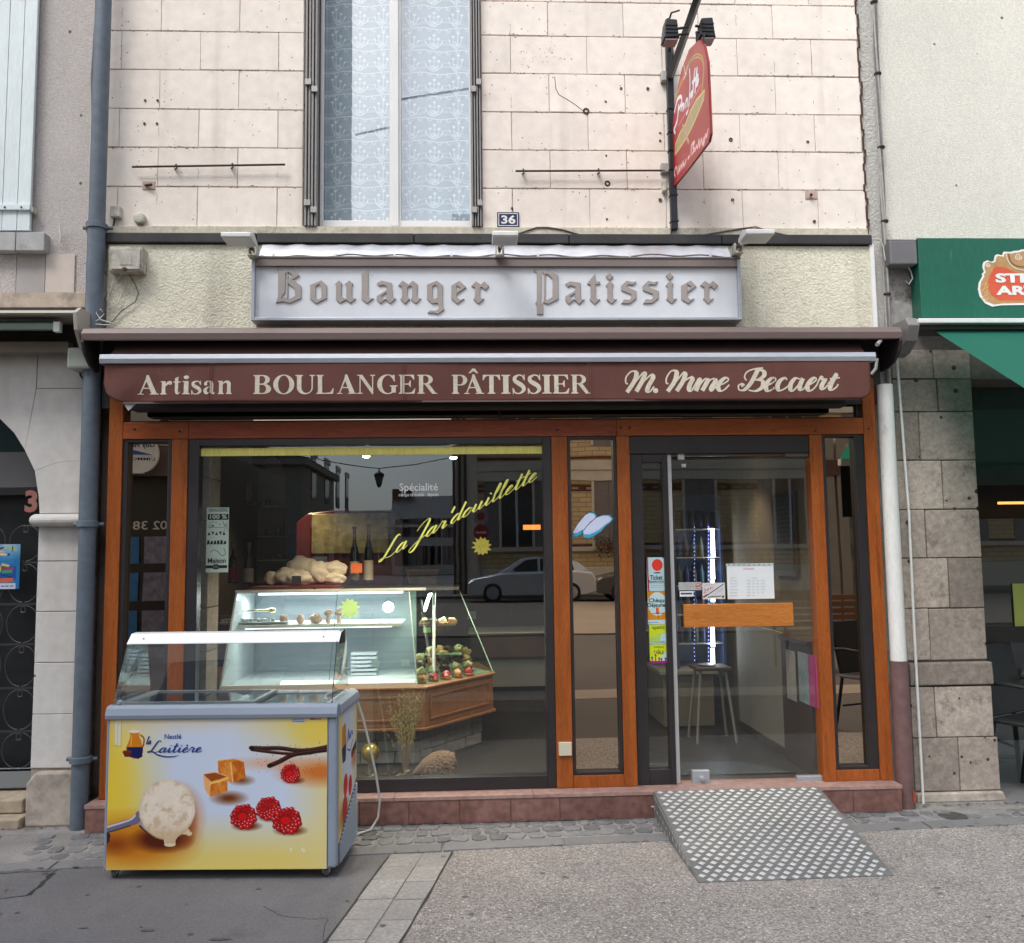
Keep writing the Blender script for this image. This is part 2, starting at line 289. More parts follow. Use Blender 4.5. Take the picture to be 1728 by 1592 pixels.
def serif_glyph(ch):
    """list of pieces in a box of its own width, cap height 1: ('p', polygon) or ('s', left, right)"""
    P = []; S = .2; sf = .045; h = 1.0
    def stem(x, w=S, z0=0, z1=1, s0=True, s1=True, e=.07):
        P.append(('p', [(x, z0), (x+w, z0), (x+w, z1), (x, z1)]))
        if s0: P.append(('p', [(x-e, z0), (x+w+e, z0), (x+w+e, z0+sf), (x+w, z0+sf+.03), (x, z0+sf+.03), (x-e, z0+sf)]))
        if s1: P.append(('p', [(x-e, z1), (x+w+e, z1), (x+w+e, z1-sf), (x+w, z1-sf-.03), (x, z1-sf-.03), (x-e, z1-sf)]))
    xh = .7
    if ch == 'I': stem(.07); w = .34
    elif ch == 'L': stem(.07); P += [('p', [(.1, 0), (.78, 0), (.82, .3), (.78, .3), (.66, .09), (.5, .055), (.1, .055)])]; w = .82
    elif ch in 'E': stem(.07); P += [('p', [(.1, 0), (.74, 0), (.79, .28), (.75, .28), (.62, .09), (.5, .055), (.1, .055)]), ('p', [(.1, 1), (.72, 1), (.74, .74), (.7, .74), (.6, .91), (.5, .945), (.1, .945)]), ('p', [(.2, .48), (.46, .48), (.54, .34), (.57, .34), (.57, .7), (.54, .7), (.46, .54), (.2, .54)])]; w = .79
    elif ch in 'BPR':
        stem(.07); zt = .5 if ch != 'P' else .44
        P += [('s', [(.25, 1)]+arcp(.42, (1+zt)/2, .31, (1-zt)/2, 90, -90)+[(.25, zt)], [(.25, .95)]+arcp(.38, (1+zt)/2, .15, (1-zt)/2-.05, 90, -90)+[(.25, zt+.05)])]
        w = .74
        if ch == 'B': P += [('s', [(.25, .53)]+arcp(.45, .265, .34, .265, 90, -90)+[(.25, 0)], [(.25, .48)]+arcp(.4, .265, .17, .215, 90, -90)+[(.25, .05)])]; w = .8
        if ch == 'R': P += [('p', [(.34, .5), (.56, .5), (.86, .05), (.94, .04), (.94, 0), (.7, 0)])]; w = .94
    elif ch == 'O': P += [('s', arcp(.46, .5, .46, .52, 90, 450, 30), arcp(.46, .5, .25, .47, 90, 450, 30))]; w = .92
    elif ch == 'G':
        P += [('s', arcp(.48, .5, .48, .52, 50, 310, 26), arcp(.5, .5, .28, .47, 55, 300, 26)), ('p', [(.76, 1.0), (.8, 1.0), (.82, .64), (.78, .64), (.7, .82), (.62, .9)])]
        stem(.66, .2, .06, .44, False, True, .08); w = .95
    elif ch == 'U':
        stem(.07, .2, .34, 1, False, True); stem(.72, .06, .34, 1, False, True, .09)
        P += [('s', [(.07, .36)]+arcp(.425, .34, .355, .36, 180, 360), [(.27, .36)]+arcp(.495, .34, .225, .29, 180, 360))]; w = .88
    elif ch in 'AÂ':
        P += [('p', [(.06, 0), (.12, 0), (.47, .86), (.44, 1.02)]), ('p', [(.4, 1.02), (.5, 1.02), (.92, 0), (.66, 0), (.36, .8)]), ('p', [(.2, .3), (.7, .3), (.7, .36), (.2, .36)]), ('p', [(-.02, 0), (.26, 0), (.26, .045), (-.02, .045)]), ('p', [(.56, 0), (1, 0), (1, .045), (.56, .045)])]
        if ch == 'Â': P += [('p', [(.2, 1.08), (.29, 1.08), (.46, 1.2), (.62, 1.08), (.71, 1.08), (.53, 1.33), (.4, 1.33)])]
        w = 1.
    elif ch == 'N':
        stem(.13, .055, 0, 1, True, False, .1); stem(.78, .055, 0, 1, False, True, .1)
        P += [('p', [(0, 1), (.27, 1), (.83, .2), (.83, -.02), (.78, -.02), (.1, .955), (0, .955)])]; w = .93
    elif ch == 'T': stem(.29, .2, 0, 1, True, False, .08); P += [('p', [(0, 1), (.78, 1), (.79, .72), (.75, .72), (.66, .9), (.55, .945), (.23, .945), (.12, .9), (.03, .72), (-.01, .72)])]; w = .78
    elif ch in 'Ss':
        k = 1 if ch == 'S' else xh
        pts = [(.56, .76, .05), (.52, .92, .07), (.33, .985, .07), (.12, .86, .17), (.13, .68, .2), (.32, .54, .23), (.5, .4, .22), (.56, .2, .18), (.36, .02, .07), (.12, .06, .07), (.05, .26, .05)]
        pts = crom([(a*(1 if k == 1 else .84), b*k, c*(1 if k == 1 else .82)) for a, b, c in pts], 4)
        L_, R_ = [], []
        for i, p in enumerate(pts):
            a = pts[max(i-1, 0)]; b = pts[min(i+1, len(pts)-1)]; dx, dz = b[0]-a[0], b[1]-a[1]; l = math.hypot(dx, dz); L_.append((p[0]-dz/l*p[2]/2, p[1]+dx/l*p[2]/2)); R_.append((p[0]+dz/l*p[2]/2, p[1]-dx/l*p[2]/2))
        q = 1 if k == 1 else .84
        P += [('s', L_, R_), ('p', [(.57*q, 1.02*k), (.61*q, 1.02*k), (.62*q, .7*k), (.58*q, .7*k)]), ('p', [(0, .3*k), (.04, .3*k), (.05, -.02), (.01, -.02)])]; w = .65*q
    elif ch == 'r': stem(.06, .18, 0, xh, True, False, .06); P += [('p', [(0, xh), (.24, xh), (.24, xh-.05), (0, xh-.05)]), ('p', [(.2, .5), (.34, .68), (.46, .72), (.55, .66), (.55, .54), (.46, .5), (.38, .54), (.24, .42)])]; w = .55
    elif ch == 't': P += [('s', [(.09, .85), (.09, .2), (.13, .05), (.24, -.015), (.36, .03), (.42, .12)], [(.29, .93), (.29, .22), (.29, .1), (.31, .07), (.36, .09), (.4, .15)]), ('p', [(0, xh-.02), (.42, xh-.02), (.42, xh-.08), (0, xh-.08)])]; w = .42
    elif ch == 'i': stem(.06, .19, 0, xh, True, False, .06); P += [('p', [(0, xh), (.25, xh), (.25, xh-.05), (0, xh-.05)]), ('p', arcp(.155, .9, .11, .1, 0, 345, 14))]; w = .31
    elif ch == 'n':
        stem(.06, .18, 0, xh, True, False, .05); stem(.46, .18, 0, .5, True, False, .05)
        P += [('p', [(0, xh), (.24, xh), (.24, xh-.05), (0, xh-.05)]), ('s', [(.22, .58), (.34, .69), (.46, .72), (.58, .68), (.64, .56), (.64, .4)], [(.22, .5), (.3, .57), (.38, .6), (.44, .57), (.46, .5), (.46, .4)])]; w = .69
    elif ch == 'a':
        P += [('s', [(.05, .5), (.06, .62), (.16, .7), (.3, .72), (.46, .68), (.52, .56), (.52, .12), (.56, .06), (.62, .1)], [(.2, .5), (.18, .6), (.22, .65), (.28, .66), (.33, .62), (.34, .52), (.34, .14), (.42, 0), (.56, -.01)]),
              ('s', [(.36, .44), (.18, .38), (.02, .27), (.01, .12), (.1, 0), (.22, -.01), (.36, .1)], [(.36, .38), (.27, .34), (.2, .27), (.19, .16), (.22, .1), (.27, .09), (.36, .16)]), ('p', arcp(.125, .53, .085, .08, 0, 345, 12))]; w = .62
    return P, w
def serif_letter(name, ch, x0, x1, zb, hcap, y0, y1, m, parent):
    P, w = serif_glyph(ch); sx = (x1-x0)/w; mb = MB(); d = 0
    f = lambda p: (x0+p[0]*sx, zb+p[1]*hcap)
    for q in P:
        yy = y0-.00015*d; d += 1
        if q[0] == 'p': mb.prism([f(p) for p in q[1]], yy, y1)
        else: strip(mb, [f(p) for p in q[1]], [f(p) for p in q[2]], yy, y1)
    return mb.build(name, m, parent)
DG = None
def text_mesh(s, bold=0.):
    cu = bpy.data.curves.new('t', 'FONT'); cu.body = s; cu.size = 1; cu.offset = bold; cu.extrude = 0; cu.resolution_u = 3
    o = bpy.data.objects.new('t', cu); COL.objects.link(o); bpy.context.view_layer.update()
    me = bpy.data.meshes.new_from_object(o.evaluated_get(bpy.context.evaluated_depsgraph_get())); bpy.data.objects.remove(o); bpy.data.curves.remove(cu)
    return me
def text(name, s, P0, ex, ez, m, parent=None, bold=0., label=None):
    """lettering fitted in the rectangle that starts at P0 (lower left) with edge vectors ex and ez"""
    me = text_mesh(s, bold); co = np.empty(len(me.vertices)*3); me.vertices.foreach_get('co', co); co = co.reshape(-1, 3)
    if len(co) == 0: return None
    mn, mxx = co[:, :2].min(0), co[:, :2].max(0); q = (co[:, :2]-mn)/(mxx-mn+1e-9)
    P0, ex, ez = (np.array(k, float) for k in (P0, ex, ez)); w = P0+q[:, :1]*ex+q[:, 1:]*ez
    me.vertices.foreach_set('co', w.ravel()); me.update(); me.name = name
    return link(name, me, m, parent, label=label)
def ptext(name, s, u0, v0, u1, v1, y, m, parent=None, bold=0., label=None):
    x0, z0 = W(u0, v1, y); x1, _ = W(u1, v1, y); z1 = WZ(u0, v0, y)
    return text(name, s, (x0, y, z0), (x1-x0, 0, 0), (0, 0, z1-z0), m, parent, bold, label)

# ---------------------------------------------------------------- flat print: a painted picture held in a mesh's colours
def fbm(h, w, s0, seed, ax=1., oct=5):
    g = np.random.RandomState(seed); o = np.zeros((h, w)); a = 1.; s = s0
    for _ in range(oct):
        nx, ny = int(w/s)+3, int(h/(s*ax))+3; r = g.rand(ny, nx); X, Y = np.arange(w)/s, np.arange(h)/(s*ax); xi, yi = X.astype(int), Y.astype(int); fx, fy = X-xi, Y-yi; fx = fx*fx*(3-2*fx); fy = (fy*fy*(3-2*fy))[:, None]
        A = r[yi][:, xi]*(1-fx)+r[yi][:, xi+1]*fx; B = r[yi+1][:, xi]*(1-fx)+r[yi+1][:, xi+1]*fx; o += a*(A*(1-fy)+B*fy-.5); a *= .6; s = max(1.5, s/2)
    return o/o.std()
class Paint:
    def __init__(s, w, h, res=1., bg=(1, 1, 1)):
        s.w, s.h, s.r = w, h, res; s.nx, s.ny = int(w*res), int(h*res)
        s.X, s.Y = np.meshgrid((np.arange(s.nx)+.5)/res, (np.arange(s.ny)+.5)/res); s.c = np.ones((s.ny, s.nx, 3))*np.array(bg)
    def mix(s, a, col):
        a = np.clip(a, 0, 1)[..., None]; s.c = s.c*(1-a)+np.array(col)*a
    def soft(s, cx, cy, rx, ry, col, k=1., p=1.): s.mix(k*np.clip(1-np.hypot((s.X-cx)/rx, (s.Y-cy)/ry), 0, 1)**p, col)
    def ell(s, cx, cy, rx, ry, col, rot=0.): 
        c, q = math.cos(rot), math.sin(rot); x, y = s.X-cx, s.Y-cy
        s.mix((1-np.hypot((x*c+y*q)/rx, (-x*q+y*c)/ry))*min(rx, ry)*s.r+.5, col)
    def poly(s, pts, col):
        x, y = s.X, s.Y; ins = np.zeros(x.shape, bool); n = len(pts)
        for i in range(n):
            (x1, y1), (x2, y2) = pts[i], pts[(i+1) % n]
            if y1 == y2: continue
            ins ^= ((y1 > y) != (y2 > y)) & (x < (x2-x1)*(y-y1)/(y2-y1)+x1)
        s.mix(ins.astype(float), col)
    def line(s, pts, w, col, sm=False, k=1.):
        if sm: pts = crom(pts, 5)
        d = np.full(s.X.shape, 1e9)
        for a, b in zip(pts[:-1], pts[1:]):
            dx, dy = b[0]-a[0], b[1]-a[1]; t = np.clip(((s.X-a[0])*dx+(s.Y-a[1])*dy)/(dx*dx+dy*dy+1e-9), 0, 1)
            d = np.minimum(d, np.hypot(s.X-a[0]-t*dx, s.Y-a[1]-t*dy))
        s.mix(k*np.clip((w/2-d)*s.r+.5, 0, 1), col)
    def mesh(s, name, P0, ex, ez, m, parent=None, warp=None, keep=None):
        """P0 top-left corner, ex along the width, ez down the height"""
        nx, ny = s.nx, s.ny; gx, gy = np.meshgrid(np.linspace(0, 1, nx+1), np.linspace(0, 1, ny+1))
        P0, ex, ez = (np.array(k, float) for k in (P0, ex, ez)); co = P0+gx[..., None]*ex+gy[..., None]*ez
        if warp is not None: co = warp(co, gx, gy)
        i = (np.arange(ny)[:, None]*(nx+1)+np.arange(nx)[None]).ravel()
        if keep is not None: kk = keep((s.X/s.w), (s.Y/s.h)).ravel(); i = i[kk]; cc = s.c.reshape(-1, 3)[kk]
        else: cc = s.c.reshape(-1, 3)
        f = np.stack([i, i+nx+1, i+nx+2, i+1], 1); nf = len(f)
        me = bpy.data.meshes.new(name); me.vertices.add((nx+1)*(ny+1)); me.vertices.foreach_set('co', co.ravel())
        me.loops.add(nf*4); me.loops.foreach_set('vertex_index', f.ravel()); me.polygons.add(nf); me.polygons.foreach_set('loop_start', np.arange(nf)*4)
        me.update(calc_edges=True)
        ca = me.color_attributes.new('print', 'FLOAT_COLOR', 'CORNER'); c4 = np.ones((nf, 4, 4)); c4[:, :, :3] = np.clip(cc, 0, 1)[:, None]**2.2; ca.data.foreach_set('color', c4.ravel())
        return link(name, me, m, parent)
# ================================================================ shared materials
M_pink = mat('pink_render', (.85, .775, .70), .88, var=.06, vs=(1.5, 14), bump=.25, bs=90, dirt=(.62, .5, .42), dth=(.66, .8), dsc=6, spots=(.22, .15, .12), sps=26, spr=.14, objvar=.045, streak=((.55, .47, .40), .56, .78, .8))
M_rust0 = mat('grime_brown', (.13, .09, .07), .95, var=.4, vs=(30,))
M_joint = mat('joint_mortar', (.60, .52, .46), .9, var=.3, vs=(8,), dirt=(.14, .11, .09), dth=(.56, .64), dsc=9)
M_cream = mat('cream_roughcast', (.74, .715, .58), .95, var=.10, vs=(2.5, 60), bump=1., bs=90, bdist=.009, dirt=(.40, .375, .28), dth=(.57, .72), dsc=45, streak=((.38, .36, .28), .52, .8, .7))
M_white_rend = mat('white_roughcast', (.78, .765, .69), .95, var=.06, vs=(1.2, 60), bump=1., bs=120, bdist=.012, spots=(.2, .18, .15), sps=11, spr=.12, cells=(120, .07), streak=((.50, .48, .42), .56, .85, .5))
M_grey_rend = mat('grey_roughcast', (.56, .52, .50), .95, var=.08, vs=(1.5, 60), bump=1., bs=120, bdist=.012, cells=(120, .08), dirt=(.4, .34, .3), dth=(.6, .75), dsc=4, spots=(.15, .12, .1), sps=12, spr=.12)
M_lime = mat('limestone', (.62, .605, .58), .85, streak=((.42, .39, .35), .55, .8, .6), var=.07, vs=(1.2, 16), bump=.2, bs=50, dirt=(.36, .33, .29), dth=(.66, .8), dsc=5, spots=(.15, .13, .12), sps=10, spr=.08)
M_limed = mat('weathered_limestone', (.42, .37, .32), .9, var=.2, vs=(2, 20), bump=.4, bs=40, dirt=(.22, .18, .14), dth=(.5, .7), dsc=6)
M_ashlar = mat('dark_ashlar', (.32, .275, .24), .9, var=.16, vs=(3, 26), bump=.5, bs=45, bdist=.006, dirt=(.16, .13, .11), dth=(.55, .7), dsc=8, spots=(.05, .04, .035), sps=20, spr=.3, objvar=.28, cells=(70, .12))
M_ashj = mat('ashlar_mortar', (.13, .11, .095), .95, var=.3, vs=(12,), bump=.4)
M_dark = mat('soot_black', (.028, .024, .023), .6, var=.3, vs=(10,))
M_black = mat('black_frame_paint', (.022, .019, .021), .38, var=.2, vs=(8,), bump=.05)
def woodmat(n, c, c2, vec, rough=.38): return mat(n, c, rough, col2=c2, vs=(3, 30), var=.2, vec=vec, bump=.35, bs=40, bdist=.002, spots=(.05, .02, .01), sps=1.9, spr=.06, dirt=tuple(x*.35 for x in c), dth=(.56, .8), dsc=4, spec=.28)
M_woodv = woodmat('varnished_wood_upright', (.24, .060, .012), (.38, .105, .022), (7, 7, .7))
M_woodh = woodmat('varnished_wood_level', (.29, .066, .016), (.41, .107, .030), (.7, 7, 7))
M_woodf = woodmat('faded_red_wood', (.26, .062, .030), (.38, .10, .052), (.7, 7, 7), .55)
M_marble = mat('red_marble', (.155, .068, .055), .3, col2=(.245, .135, .115), vs=(5, 28), var=.25, dirt=(.34, .29, .27), dth=(.66, .85), dsc=4, bump=.05, objvar=.14)
M_marblet = mat('red_marble_top', (.30, .17, .145), .45, col2=(.38, .26, .23), vs=(6, 30), var=.2)
M_zinc = mat('blue_grey_zinc', (.105, .135, .17), .5, metal=.0, var=.12, vs=(3, 20), dirt=(.26, .28, .31), dth=(.68, .74), dsc=6, bump=.06, bs=14)
M_whitep = mat('white_paint', (.74, .75, .74), .5, var=.05, vs=(3, 20), dirt=(.45, .42, .36), dth=(.7, .8), dsc=7)
M_shutw = mat('white_shutter_paint', (.70, .78, .80), .65, var=.05, vs=(2, 20), dirt=(.28, .26, .22), dth=(.70, .74), dsc=9, vec=(3, 3, .6), bump=.2, bs=30)
M_cable = mat('grey_cable', (.16, .15, .145), .6, var=.25, vs=(20,))
M_cabw = mat('white_cable', (.62, .62, .60), .5, var=.1, vs=(20,))
M_alu = mat('brushed_aluminium', (.42, .45, .50), .42, metal=.45, var=.08, vs=(4, 30), vec=(.5, 4, 4))
M_glassw = glass('window_glass', (.90, .94, .90), .075, gcol=(.84, .93, 1), wav=.02)
M_clear = glass('clear_glass', (.93, .96, .95), .03)
M_bronze = glass('bronze_mirror_glass', (.05, .04, .03), .48, gcol=(1, .80, .60), wav=.03)
M_transom = glass('transom_glass', (.05, .045, .04), .42, gcol=(1, .85, .68), wav=.05)

# ================================================================ ground
M_asph = mat('asphalt', (.152, .148, .152), .92, var=.15, vs=(1.3, 150), bump=.5, bs=220, bdist=.003, cells=(160, .13), dirt=(.115, .11, .112), dth=(.55, .72), dsc=3.5, spots=(.06, .055, .055), sps=3.4, spr=.14, streak=None)
M_grav = mat('washed_gravel', (.275, .252, .238), .9, var=.20, vs=(1.1, 170), bump=1., bs=170, bdist=.006, dirt=(.20, .165, .15), dth=(.6, .75), dsc=4, spots=(.62, .60, .58), sps=130, spr=.5, cells=(120, .42))
M_mort = mat('sett_mortar', (.25, .24, .23), .95, var=.2, vs=(5, 90), bump=.6, bs=90)
M_sett = mat('granite_sett', (.165, .168, .178), .8, var=.16, vs=(8, 60), bump=.5, bs=80, objvar=.26, dirt=(.27, .255, .24), dth=(.55, .66), dsc=14)
M_kerb = mat('granite_kerb', (.19, .19, .195), .85, var=.1, vs=(3, 90), bump=.35, bs=120, objvar=.1, dirt=(.28, .26, .24), dth=(.62, .75), dsc=6)
M_slab = mat('worn_paving_slab', (.285, .272, .26), .88, var=.14, vs=(3, 60), bump=.5, bs=70, objvar=.10, cells=(90, .12), dirt=(.2, .185, .17), dth=(.58, .72), dsc=5)
M_crack = mat('tar_joint', (.035, .032, .03), .9, var=.2, vs=(10,))
gb = struct(MB().box(-160, 160, -170, 60, -.4, -.03).build('ground', M_asph))
def quad_sheet(name, pts, z0, z1, m, parent=None): return MB().prism(pts, z0, z1, 'z').build(name, m, parent)
KY = lambda x: -.70+.058*(x+.65)                         # front of kerb line along the shops
BL = lambda y: (-.447+(y+.33)*.168, )                    # left edge of the slab band, as x of y
b1, b2 = G(655, 1446, 0), G(528, 1592+30, 0); b3, b4 = G(765, 1440, 0), G(660, 1592+30, 0)
def lerp2(a, b, y): t = (y-a[1])/(b[1]-a[1]); return a[0]+(b[0]-a[0])*t
YF = -2.15
struct(quad_sheet('asphalt_pavement', [(-14, KY(-14)), (lerp2(b1, b2, KY(-.5)), KY(-.5)), (lerp2(b1, b2, YF), YF), (-14, YF)], -.03, 0, M_asph))
struct(quad_sheet('gravel_pavement', [(lerp2(b3, b4, KY(-.2)), KY(-.2)), (14, KY(14)), (14, YF), (lerp2(b3, b4, YF), YF)], -.03, .002, M_grav))
bs_ = struct(quad_sheet('slab_band', [(lerp2(b1, b2, KY(-.5)), KY(-.5)), (lerp2(b3, b4, KY(-.2)), KY(-.2)), (lerp2(b3, b4, YF), YF), (lerp2(b1, b2, YF), YF)], -.03, -.003, M_mort))
rr = random.Random(3)
for c in range(2):
    y = KY(-.3)-.004
    while y > YF:
        d = rr.uniform(.15, .24) if c else rr.uniform(.17, .26); y2 = max(y-d, YF)
        def X(f, yy): a, b = lerp2(b1, b2, yy), lerp2(b3, b4, yy); return a+(b-a)*f
        f0, f1 = (0.01, .52) if c == 0 else (.535, .99)
        g = .004; pts = [(X(f0, y-g)+rr.uniform(0, .004), y-g), (X(f1, y-g), y-g+rr.uniform(-.004, .004)), (X(f1, y2+g)-rr.uniform(0, .004), y2+g), (X(f0, y2+g), y2+g+rr.uniform(-.004, .004))]
        MB().prism(pts, -.02, .001+rr.uniform(-.001, .003), 'z').build('slab', M_slab, bs_, bevel=.003); y = y2
# setts and kerb along the shopfronts
ss_ = struct(quad_sheet('sett_strip', [(-6, -.2), (9, -.2), (9, KY(9)+.13), (-6, KY(-6)+.13)], -.03, -.001, M_mort))
struct(box('ground_by_walls', -14, 14, -.2, .6, -.03, .0012, M_mort))
row_h = .1
for r in range(4):
    x = -3.15+rr.uniform(0, .05)
    while x < 3.9:
        w = rr.uniform(.075, .12); yb = KY(x)+.135; depth = (-.215-yb); rh = depth/max(2, round(depth/.098)); nr = max(2, round(depth/.098))
        if r < nr and not (x > 2.55 and rr.random() < .55) and not (x < -2.2 and rr.random() < .45):
            y1 = -.215-r*rh; y0 = y1-rh+.013; x1 = x+w-.013; j = lambda a=.008: rr.uniform(-a, a)
            pts = [(x+j(), y0+.02+j()), (x+.02+j(), y0+j()), (x1-.02+j(), y0+j()), (x1+j(), y0+.02+j()), (x1+j(), y1-.02+j()), (x1-.015+j(), y1+j(.004)), (x+.015+j(), y1+j(.004)), (x+j(), y1-.02)]
            MB().prism(pts, -.02, .004+rr.uniform(-.002, .004), 'z').build('sett', M_sett, ss_, bevel=.004)
        x += w
ks_ = struct(quad_sheet('kerb_bed', [(-6, KY(-6)+.13), (9, KY(9)+.13), (9, KY(9)), (-6, KY(-6))], -.03, -.008, M_mort))
x = -5.9
for w in (1.6, 1.3, .95, .82, 1.07, .62, .88, 1.1, .9, .8, 1.2, 1.2):
    if x+w > -3.4 and x < 5:
        g = .006; MB().prism([(x+g, KY(x)+.006), (x+w-g, KY(x+w)+.006), (x+w-g, KY(x+w)+.124), (x+g, KY(x)+.124)], -.02, .004+rr.uniform(-.001, .002), 'z').build('kerb_stone', M_kerb, ks_, bevel=.004)
    x += w
# tar joints and cracks in the asphalt
mb = MB()
def crack(pts, w, z=.001):
    p = []
    for a, b in zip(pts[:-1], pts[1:]):
        for i in range(8): t = i/8; p.append((a[0]+(b[0]-a[0])*t+rr.uniform(-.006, .006), a[1]+(b[1]-a[1])*t+rr.uniform(-.006, .006)))
    p.append(pts[-1]); L_, R_ = [], []
    for i, q in enumerate(p):
        a, b = p[max(0, i-1)], p[min(len(p)-1, i+1)]; dx, dy = b[0]-a[0], b[1]-a[1]; l = math.hypot(dx, dy); k = w/2*rr.uniform(.5, 1.4)
        L_.append((q[0]-dy/l*k, q[1]+dx/l*k, z)); R_.append((q[0]+dy/l*k, q[1]-dx/l*k, z))
    n = len(p); mb.add(L_+R_, [(i, i+1, n+i+1, n+i) for i in range(n-1)])
crack([b1, b2], .013); crack([b3, b4], .012, .004)
crack([G(0, 1517, 0), G(48, 1512, 0), G(97, 1468, 0)], .008); crack([G(48, 1512, 0), G(90, 1474, 0)], .022, .0016)
crack([G(0, 1474, 0), G(95, 1470, 0)], .008); crack([G(545, 1592, 0), G(552, 1550, 0), G(520, 1552, 0), G(470, 1545, 0), G(445, 1530, 0)], .003)
mb.build('asphalt_crack', M_crack)['kind'] = 'structure'
# trodden dirt along the foot of the walls, gum and stains on the paving
k = MB(); k2 = MB()
def spot(kk, x, y, a, b, z): kk.add([(x+a*math.cos(i*.785)*rr.uniform(.6, 1), y+b*math.sin(i*.785)*rr.uniform(.6, 1), z) for i in range(8)], [tuple(range(8))])
for i in range(900):
    x = rr.uniform(-3.2, 3.9); spot(k, x, -.203-abs(rr.gauss(0, .018)) if -2.1 < x < 2.43 else -.09-abs(rr.gauss(0, .03)), rr.uniform(.003, .02), rr.uniform(.002, .007), .0085+rr.uniform(0, .001))
for i in range(70): x = rr.uniform(-3, 3.6); spot(k, x, KY(x)+rr.gauss(0, .012), rr.uniform(.004, .03), rr.uniform(.003, .008), .0086)
for i in range(46):
    x, y = rr.uniform(-2.6, 2.8), rr.uniform(-1.75, -.72); r = rr.uniform(.006, .02); spot(k2, x, y, r, r*.9, .0036)
for u, v, a, b in ((372, 1586, .05, .016), (250, 1571, .035, .014), (302, 1594, .03, .01), (140, 1567, .03, .01), (315, 1527, .012, .005), (586, 1521, .015, .008), (1340, 1428, .02, .008), (860, 1550, .02, .008), (1580, 1500, .03, .01)):
    x, y = G(u, v, 0); spot(k2, x, y, a, b, .0037)
k.build('wall_foot_dirt', mat('trodden_dirt', (.085, .075, .065), .95, var=.4, vs=(20,)))['kind'] = 'stuff'; k2.build('paving_stains', mat('paving_stain', (.12, .112, .11), .9, var=.3, vs=(30,)))['kind'] = 'stuff'
# street behind the photographer, seen only in the glass
M_road = mat('road_asphalt', (.085, .078, .074), .9, var=.1, vs=(.6, 60), bump=.3, bs=60)
M_far = mat('pale_pavement', (.26, .22, .18), .9, var=.1, vs=(.5, 30))
struct(box('street', -160, 160, -11.6, -4.75, -.03, -.012, M_road)); struct(box('street_edge', -160, 160, -4.75, -4.15, -.03, .0, M_far))
struct(box('cycle_lane', -160, 160, -4.15, YF-.002, -.03, -.004, M_road)); struct(box('far_pavement', -160, 160, -23, -11.6, -.03, .02, M_far))
struct(box('parking_lane', -160, 160, -26.2, -23, -.03, -.006, M_road)); struct(box('far_kerb', -160, 160, -27.5, -26.2, -.03, .1, M_far))

# ================================================================ bakery building
bk = T('bakery_building', 'narrow pink rendered townhouse with block joints above the bakery shopfront', 'building', (.15, .3, 0))
XL, XR, XRT = -2.20, 2.50, 2.45
wb0, wb1 = WX(513, 200), WX(812, 200); wz0 = WZ(660, 385)            # window opening
zf = WZ(840, 402, 0)                                                  # top of the fascia
ZT = 6.0
w = MB(); w.box(XL, wb0, .0, .3, zf, ZT); w.box(wb1, XR, .0, .3, zf, ZT); w.box(wb0, wb1, .0, .3, zf, wz0-.002); w.box(wb0, wb1, .0, .3, wz0+2.2, ZT); w.build('wall', M_joint, bk)
zs = [WZ(820, v) for v in (386, 319, 254, 190, 125, 61, 3)]; zs.append(zs[-1]+.222); zs.append(zs[-1]+.222); zs.append(zs[-1]+.222)
pitch = (WX(1183, 200)-WX(927, 200))/2; xo = [WX(927, 200), WX(992, 200)]
for r in range(len(zs)-1):
    z0, z1 = zs[r]+.003, zs[r+1]-.003; odd = 0 if r % 2 else 1
    if z0 > wz0+2.2: pass
    x = xo[odd]-8*pitch
    while x < XR:
        for a, b in ((XL, wb0-.004), (wb1+.004, XR-.02+rr.uniform(-.008, .006))):
            x0, x1 = max(x+.0018, a), min(x+pitch-.0018, b)
            if x1 < b and b-x1 < .09: x1 = b
            if x1-x0 > .09 or (x1-x0 > .03 and x0 == a):
                j = lambda: rr.uniform(-.0015, .0015); y = -.008+rr.uniform(-.0015, .0015)
                MB().prism([(x0+j(), z0+j()), (x1+j(), z0+j()), (x1+j(), z1+j()), (x0+j(), z1+j())], y, .004).build('block', M_pink, bk, bevel=.003)
        x += pitch
# chips and dark crumbs of grime along the joints
k1 = MB(); k2 = MB()
def fleck(kk, x, z, a, b, y=-.0105):
    n = 6; kk.add([(x+a*math.cos(i*1.047)*rr.uniform(.5, 1), y, z+b*math.sin(i*1.047)*rr.uniform(.5, 1)) for i in range(n)], [tuple(range(n))])
for r in range(len(zs)-1):
    if zs[r] > 5.15: break
    x = XL
    while x < XR-.05:
        x += rr.expovariate(26 if rr.random() < .5 else 60)*(2.2 if rr.random() < .3 else 1)
        if x > XR-.04 or wb0-.01 < x < wb1+.01: continue
        fleck(k1 if rr.random() < .8 else k2, x, zs[r]+rr.gauss(0, .005), rr.uniform(.003, .012), rr.uniform(.0012, .004))
for i in range(190):
    x, z = (WX(910+45*rr.gauss(0, .6), 100), WZ(920, 92+32*rr.gauss(0, .55))) if i < 60 else ((WX(240+rr.uniform(-20, 70), 200), WZ(260, rr.uniform(160, 330))) if i < 90 else (rr.uniform(XL+.1, XR-.1), rr.uniform(zs[0], 5.05)))
    if wb0-.02 < x < wb1+.02: continue
    fleck(k2 if i < 60 else k1, x, z, rr.uniform(.002, .006), rr.uniform(.0015, .005))
